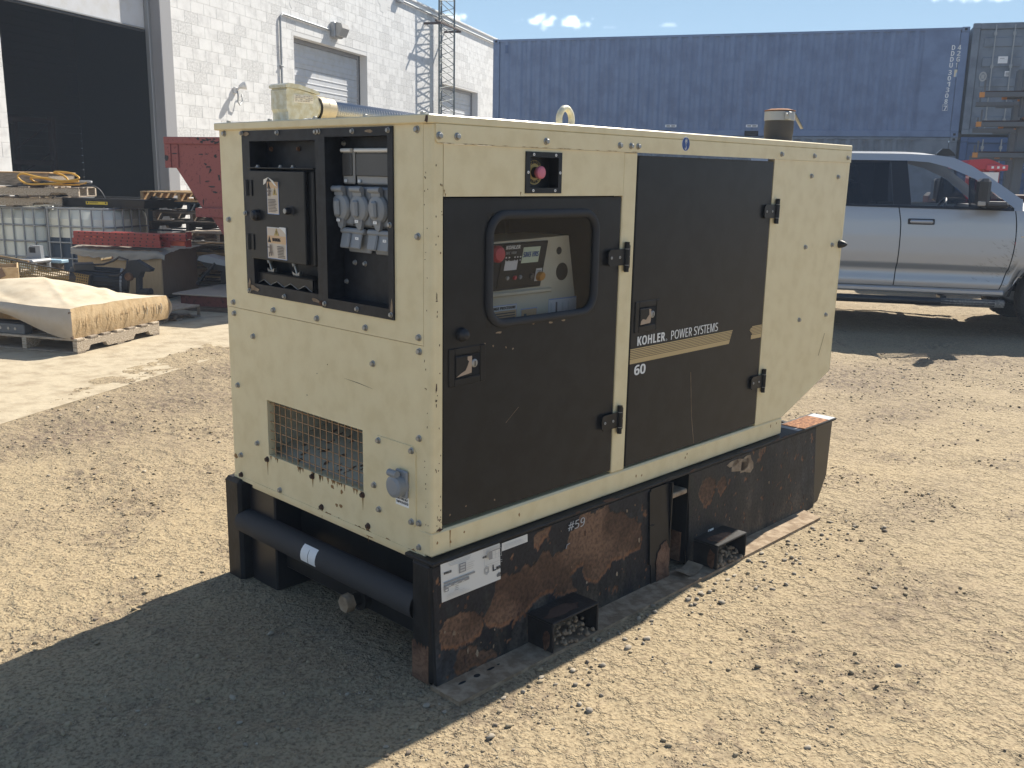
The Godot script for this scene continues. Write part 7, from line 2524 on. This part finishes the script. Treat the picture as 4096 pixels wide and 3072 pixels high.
	for k in 5:
		var cbk = thing("cable", ["loose black cable looped under the yellow hose", "black cable hanging down beside the upper left pallet", "black cable coiled at the back of the hose heap", "flat black cable at the left of the hose heap", "grey lead lying across the right end of the hose heap"][k], "cable", yard(-5.42, 1.245, 1.0), YARD_T + 0.3, "cables on the left stack")
		mb = MB.new()
		var pts = []
		if k == 1:
			for i in 12:
				var a = i / 11.0
				pts.append(Vector3(-0.1, 0.02 + 0.03 * sin(a * PI) - 0.25 * a * a, 0.95 + 0.3 * sin(a * PI * 0.5)))
		else:
			for i in 30:
				var a = TAU * i / 15.0
				pts.append(Vector3(0.08 + 0.12 * cos(a) + 0.03 * k, 0.012 + 0.012 * k + 0.01 * sin(a * 1.7), 0.25 + 0.12 * k + sin(a + k) * (0.16 + 0.03 * k)))
		mb.tube(pts, 0.010, 6)
		obj(mb, "lead", M.cable if k < 4 else M.steel_grey, cbk)
	# crate with red beams
	var cr = thing("plywood_crate", "plywood crate with torn plastic over its top, red beams laid on it", "crate", yard(-6.0, 0.06, 2.46), YARD_T)
	bx("front_panel", M.plywood, cr, 0.0, 0.0, 0.0, 0.02, 0.49, 1.14, 0.002)
	bx("side_panel", M.plywood_dark, cr, 0.021, 0.0, 1.12, 0.70, 0.49, 1.14, 0.002)
	bx("side_panel", M.plywood_dark, cr, 0.021, 0.0, 0.0, 0.70, 0.49, 0.02, 0.002)
	bx("back_panel", M.plywood_dark, cr, 0.68, 0.0, 0.021, 0.70, 0.49, 1.119)
	bx("lid", M.plywood_dark, cr, -0.01, 0.4915, -0.01, 0.71, 0.51, 1.15, 0.002)
	for z in [0.05, 0.52, 1.0]:
		bx("skid_block", M.wood_dark, cr, 0.0, -0.06, z, 0.68, -0.001, z + 0.09, 0.003)
	var fm = thing("plastic_sheet", "crumpled translucent plastic sheet draped over the plywood crate", "sheet", yard(-6.0, 0.575, 2.4), YARD_T)
	mb = MB.new()
	mb.grid(50, 22, func(s, t):
		var z = s * 1.28
		var x = -0.05 + t * 0.8
		var y = 0.01 + 0.022 * gn.get_noise_2d(s * 300.0, t * 200.0)
		if t < 0.18:
			var k = (0.18 - t) / 0.18
			y -= k * (0.09 + 0.05 * sin(PI * s) + 0.02 * gn.get_noise_2d(s * 400.0, 3.0))
			x = -0.03 - 0.012 * k + 0.015 * gn.get_noise_2d(s * 260.0, k * 90.0)
		if s > 0.9:
			y -= (s - 0.9) * 0.25 * (1.0 - t)
		return Vector3(x, y, z))
	obj(mb, "film", M.film_grey, fm)
	var bm_n = 0
	for q in [[0.0, 0.0, 0.0, 1.2], [0.0, 0.078, 0.02, 1.17], [0.11, 0.0, 0.05, 1.2], [0.12, 0.078, 0.45, 1.0]]:
		var t = thing("rack_beam", ["bottom front red punched rack beam on the crate", "top front red punched rack beam on the crate", "red rack beam lying behind the two front ones", "red rack beam on top at the back with its end past the others"][bm_n], "steel beam", yard(-6.03 + q[0], 0.605 + q[1], 2.43 + q[2]), YARD_T, "red rack beams")
		bm_n += 1
		mb = MB.new()
		mb.box(0.0, 0.0, 0.0, 0.006, 0.076, q[3], 0.001)
		mb.box(0.0065, 0.07, 0.0, 0.07, 0.076, q[3], 0.001)
		mb.box(0.0065, 0.0, 0.0, 0.07, 0.006, q[3], 0.001)
		mb.box(-0.006, 0.030, 0.0, -0.0005, 0.046, q[3], 0.002)
		obj(mb, "channel", M.beam_red, t)
		mb = MB.new()
		for k in 13:
			for y in [0.055, 0.013]:
				mb.box(-0.0012, y, 0.07 + k * 0.085, -0.0003, y + 0.014, 0.088 + k * 0.085)
		obj(mb, "punched_hole", M.dark_mark, t)
		for k in 3:
			if bm_n != 3:
				bx("bare_scuff", M.beam_orange, t, -0.0022, 0.036 if bm_n == 1 else 0.012, 0.17 + k * 0.1, -0.0013, 0.046 if bm_n == 1 else 0.022, 0.21 + k * 0.1)
	for k in 2:
		var t = thing("rack_beam_end", ["lower bright orange red beam end lit by the sun", "upper bright orange red beam end lit by the sun"][k], "steel beam", yard(-5.85, 0.62 + k * 0.09, 3.62 - k * 0.05), YARD_T, "sunlit beam ends")
		bx("web", M.beam_orange, t, 0.0, 0.0, 0.0, 0.05, 0.055, 0.2 + 0.06 * k, 0.004)
		bx("end_plate", M.beam_red, t, 0.0, -0.01, 0.21 + 0.06 * k, 0.1, 0.07, 0.225 + 0.06 * k, 0.003)
	# motor with its leads and a valve
	var mo = thing("electric_motor", "black finned electric motor with a grey end bell before the crate", "motor", yard(-7.2, 0.0, 3.30), YARD_T + 0.75)
	mb = MB.new()
	mb.cyl(Vector3(0.2, 0.33, 0.12), Vector3(0.1, 0.29, 0.62), 0.13, 0.13, 24)
	for k in 22:
		var a = TAU * k / 22.0
		var e = Vector3(cos(a), sin(a), 0) * 0.135
		mb.cyl(Vector3(0.2, 0.33, 0.16) + e, Vector3(0.11, 0.295, 0.56) + e, 0.009, 0.009, 5)
	obj(mb, "housing", M.motor_black, mo)
	mb = MB.new()
	mb.cyl(Vector3(0.11, 0.295, 0.57), Vector3(0.1, 0.29, 0.63), 0.138, 0.12, 24)
	obj(mb, "end_bell", M.motor_black, mo)
	mb = MB.new()
	mb.cyl(Vector3(0.114, 0.2965, 0.55), Vector3(0.11, 0.295, 0.57), 0.142, 0.142, 24)
	obj(mb, "clamp_ring", M.grey_plastic, mo)
	mb = MB.new()
	mb.cyl(Vector3(0.21, 0.334, 0.06), Vector3(0.2, 0.33, 0.14), 0.12, 0.142, 24)
	obj(mb, "end_bell", M.motor_black, mo)
	bx("foot", M.motor_black, mo, 0.0, 0.0, 0.1, 0.32, 0.16, 0.62, 0.01)
	bx("terminal_box", M.motor_black, mo, 0.08, 0.42, 0.1, 0.26, 0.5, 0.3, 0.01)
	var l1 = thing("motor_lead", "black flexible lead rising from the motor to a bright fitting", "cable", yard(-6.9, 0.0, 2.95), YARD_T)
	mb = MB.new()
	mb.tube([Vector3(0.05, 0.46, 0.2), Vector3(0.0, 0.475, 0.42), Vector3(0.0, 0.49, 0.6), Vector3(0.0, 0.53, 0.72), Vector3(0.0, 0.575, 0.8), Vector3(0.0, 0.55, 0.9), Vector3(0.0, 0.46, 0.88), Vector3(0.0, 0.38, 0.78), Vector3(0.02, 0.36, 0.55)], 0.011, 8)
	obj(mb, "lead", M.cable, l1)
	mb = MB.new()
	mb.cyl(Vector3(-0.005, 0.545, 0.62), Vector3(-0.005, 0.565, 0.72), 0.017, 0.017, 6)
	mb.cyl(Vector3(-0.005, 0.54, 0.59), Vector3(-0.005, 0.545, 0.62), 0.022, 0.022, 6)
	obj(mb, "fitting", M.brass, l1)
	var vs = thing("valve_stand", "dark pipe stand with a valve head before the crate", "pipe", yard(-6.75, 0.0, 3.72), YARD_T)
	mb = MB.new()
	mb.cyl(Vector3(0, 0, 0.12), Vector3(0, 0.4, 0.15), 0.035, 0.035, 12)
	mb.cyl(Vector3(0, 0.2, 0.13), Vector3(0, 0.2, 0.28), 0.03, 0.045, 12)
	mb.cyl(Vector3(0, 0.0, 0.12), Vector3(0, 0.03, 0.12), 0.1, 0.1, 14)
	obj(mb, "pipe", M.rubber_dull, vs)
	mb = MB.new()
	mb.xf = Transform3D(Basis(Vector3(0, 0, 1), Vector3(0, 1, 0), Vector3(-1, 0, 0)), Vector3.ZERO)
	mb.prism([[0.0, 0.42], [0.06, 0.53], [0.14, 0.54], [0.32, 0.45], [0.30, 0.42], [0.2, 0.42], [0.17, 0.35], [0.08, 0.35]], -0.04, 0.04)
	obj(mb, "valve_head", M.rubber_dull, vs)
	mb = MB.new()
	mb.lathe([[0.0, 0.05], [0.04, 0.05], [0.045, 0.03], [0.045, 0.0]], Vector3(-0.03, 0.36, 0.06), Vector3(-1, 0, 0), 14)
	obj(mb, "gauge", M.rust, vs)
	# pallets stacked at the back
	var lab = ["fresh yellow pallet at the top of the stack by the bay door post", "dark pallet, second from the top of the back stack", "brown pallet, third from the top of the back stack", "blue painted pallet in the middle of the back stack", "grey pallet just under the blue one in the back stack", "dark pallet low in the back stack", "old pallet next to the bottom of the back stack", "bottom pallet of the back stack"]
	var mts = ["wood_fresh", "wood_dark", "wood_grey", "wood_blue", "wood_grey", "wood_dark", "wood_grey", "wood_dark"]
	var y = 1.075
	for k in 8:
		pallet("pallet", lab[k], yard(-4.6 + rng.randf_range(-0.05, 0.03), y, 2.36 + [0.0, 0.12, 0.15, 0.06, 0.1, 0.12, 0.15, 0.1][k]), YARD_T, 1.0, 1.15, M[mts[k]], M["wood_fresh"] if k == 0 else M[mts[(k + 2) % 8]])
		y -= 0.128 if k < 3 else 0.17
		if y < 0.0:
			break
	# pallets low on the right, in the sun
	var lab2 = ["sunlit pale pallet below the hopper, top of its low stack", "pallet with a green edge mark in the low stack below the hopper", "broken pallet in the low stack below the hopper", "splintered pallet near the bottom of the low stack below the hopper"]
	for k in 4:
		pallet("pallet", lab2[k], yard(-5.2 + 0.03 * (k % 2), 0.62 - k * 0.145, 3.38 + 0.06 * (k % 2)), YARD_T + 0.03 * (k - 1), 0.9, 0.95, M.wood_pale if k == 0 else M.wood_fresh, M.wood_grey)
	hopper()
	var rs = thing("steel_platform", "low dark red steel base plate on the apron at the generator's left", "machine base", yard(-6.55, 0.0, 4.22), YARD_T)
	bx("side_plate", M.base_red, rs, 0.0, 0.0, 0.0, 0.02, 0.165, 1.6, 0.003)
	bx("side_plate", M.base_red, rs, 0.021, 0.0, 0.0, 1.1, 0.165, 0.02, 0.003)
	bx("top_plate", M.film_grey, rs, -0.06, 0.167, -0.06, 1.12, 0.185, 1.66, 0.004)
	bx("bottom_rail", M.wood_dark, rs, -0.03, 0.0, 0.1, -0.002, 0.05, 1.6, 0.003)
	pallet("pallet", "grey broken pallet lying between the cardboard pack and the red base", yard(-7.45, 0.0, 3.8), YARD_T - 0.1, 0.62, 0.85, M.wood_grey, M.wood_grey)
	var pk = thing("plank", "loose grey plank lying askew on the broken pallet", "plank", yard(-7.3, 0.128, 4.25), YARD_T + 0.5)
	bx("board", M.wood_grey, pk, 0.0, 0.0, 0.0, 0.5, 0.02, 0.09, 0.003)
	var bk = thing("wooden_block", "yellowish timber bracket standing behind the cardboard pack's right end", "timber", yard(-6.9, 0.0, 3.75), YARD_T)
	bx("top_board", M.wood_fresh, bk, 0.0, 0.16, 0.0, 0.2, 0.18, 0.36, 0.003)
	bx("leg", M.wood_dark, bk, 0.05, 0.0, 0.05, 0.12, 0.159, 0.25, 0.003)
	var sd = thing("mower_seat", "black machine seat with a grey cover beside the low pallet stack", "seat", yard(-5.75, 0.185, 4.0), YARD_T)
	mb = MB.new()
	mb.xf = Transform3D(Basis(Vector3(0, 0, 1), Vector3(0, 1, 0), Vector3(-1, 0, 0)), Vector3.ZERO)
	mb.prism([[-0.08, 0.27], [0.05, 0.18], [0.5, 0.12], [0.5, 0.22], [0.2, 0.27], [0.0, 0.31]], -0.25, 0.0)
	obj(mb, "cushion", M.tray_black, sd)
	mb = MB.new()
	mb.xf = Transform3D(Basis(Vector3(0, 0, 1), Vector3(0, 1, 0), Vector3(-1, 0, 0)), Vector3.ZERO)
	mb.prism([[-0.085, 0.275], [0.0, 0.255], [0.2, 0.232], [0.45, 0.2], [0.3, 0.28], [0.0, 0.335], [-0.06, 0.32]], -0.2, 0.012)
	obj(mb, "cover", M.grey_plastic, sd)
	bx("pedestal", M.tray_black, sd, 0.08, 0.0, 0.15, 0.2, 0.15, 0.4, 0.01)
	mb = MB.new()
	mb.cyl(Vector3(-0.02, 0.0, -0.1), Vector3(0.0, 0.25, 0.15), 0.018, 0.018, 8)
	obj(mb, "strut", M.tray_black, sd)

func hopper():
	var t = thing("tipping_hopper", "scuffed red steel tipping hopper standing before the bay door post", "hopper", yard(-5.75, 0.0, 3.0), YARD_T)
	var F = Transform3D(Basis(Vector3(0, 0, 1), Vector3(0, 1, 0), Vector3(-1, 0, 0)), Vector3.ZERO)   # its side: x to the right, z towards us
	var W = 1.3
	var prof = [[0.57, 1.84], [0.58, 1.505], [0.70, 1.50], [1.01, 1.06], [1.15, 0.93], [1.30, 0.72], [1.42, 0.5], [2.1, 0.42], [2.75, 0.9], [2.8, 1.84]]
	for s in [0.0, -W]:
		var mb = MB.new()
		mb.xf = F
		mb.prism(prof, s - 0.012, s)
		obj(mb, "side_plate", M.hopper_red, t)
	var mb = MB.new()
	mb.xf = F
	for k in prof.size() - 1:
		if k == 8:
			continue
		var a = Vector3(prof[k][0], prof[k][1], -0.012)
		var b = Vector3(prof[k + 1][0], prof[k + 1][1], -0.012)
		var nn = Vector3(-(b.y - a.y), b.x - a.x, 0).normalized() * 0.01
		var d = Vector3(0, 0, -W + 0.012)
		mb.quad(a, b, b + d, a + d)
		mb.quad(a + nn, a + d + nn, b + d + nn, b + nn)
	obj(mb, "bottom_plate", M.hopper_red, t)
	mb = MB.new()
	mb.xf = F
	mb.box(0.565, 1.765, 0.0005, 2.8, 1.845, 0.03, 0.006)
	mb.box(0.57, 1.50, 0.0005, 0.65, 1.764, 0.028, 0.004)
	mb.box(0.651, 1.50, 0.0005, 0.74, 1.764, 0.016, 0.004)
	mb.box(0.95, 0.955, 0.0005, 2.5, 1.06, 0.05, 0.006)
	obj(mb, "stiffener", M.hopper_red, t)
	var marks = [[1.03, 1.655, 0.03, 0.006], [1.10, 1.66, 0.022, 0.006], [1.22, 1.63, 0.02, 0.02], [1.14, 1.48, 0.014, 0.03], [1.1, 1.36, 0.03, 0.008], [1.15, 1.30, 0.04, 0.01], [1.19, 1.24, 0.03, 0.012], [1.03, 1.12, 0.008, 0.04], [1.12, 1.52, 0.03, 0.008], [0.60, 1.61, 0.02, 0.04], [0.69, 1.66, 0.03, 0.006], [1.08, 1.55, 0.015, 0.012], [1.0, 1.39, 0.004, 0.05], [1.25, 1.41, 0.015, 0.03]]
	for q in marks:
		mb = MB.new()
		mb.xf = F
		var zz = 0.0295 if q[0] < 0.65 else (0.0165 if q[0] < 0.745 else 0.0006)
		mb.prism(blob(q[0], q[1], q[2], q[3], 10, 0.5), zz, zz + 0.001)
		obj(mb, "scuff", M.dark_mark, t)
	mb = MB.new()
	mb.xf = F
	mb.prism([[0.90, 1.61], [0.96, 1.605], [1.08, 1.575], [1.09, 1.58], [1.06, 1.565], [0.95, 1.59]], 0.0006, 0.0016)
	for k in 14:
		var x = 1.0 + k * 0.02 + rng.randf() * 0.02
		mb.prism(blob(x, 1.80 + rng.randf_range(-0.02, 0.03), 0.02, 0.012, 7, 0.5), 0.0302, 0.031)
	obj(mb, "scuff", M.dark_mark, t)
	for s in [-0.1, -W + 0.1]:
		bx("base_rail", M.hopper_red, t, -s - 0.05, 0.0, 1.3, -s + 0.05, 0.12, 2.9, 0.01)
		bx("rocker", M.hopper_red, t, -s - 0.04, 0.121, 1.7, -s + 0.04, 0.43, 2.4, 0.01)
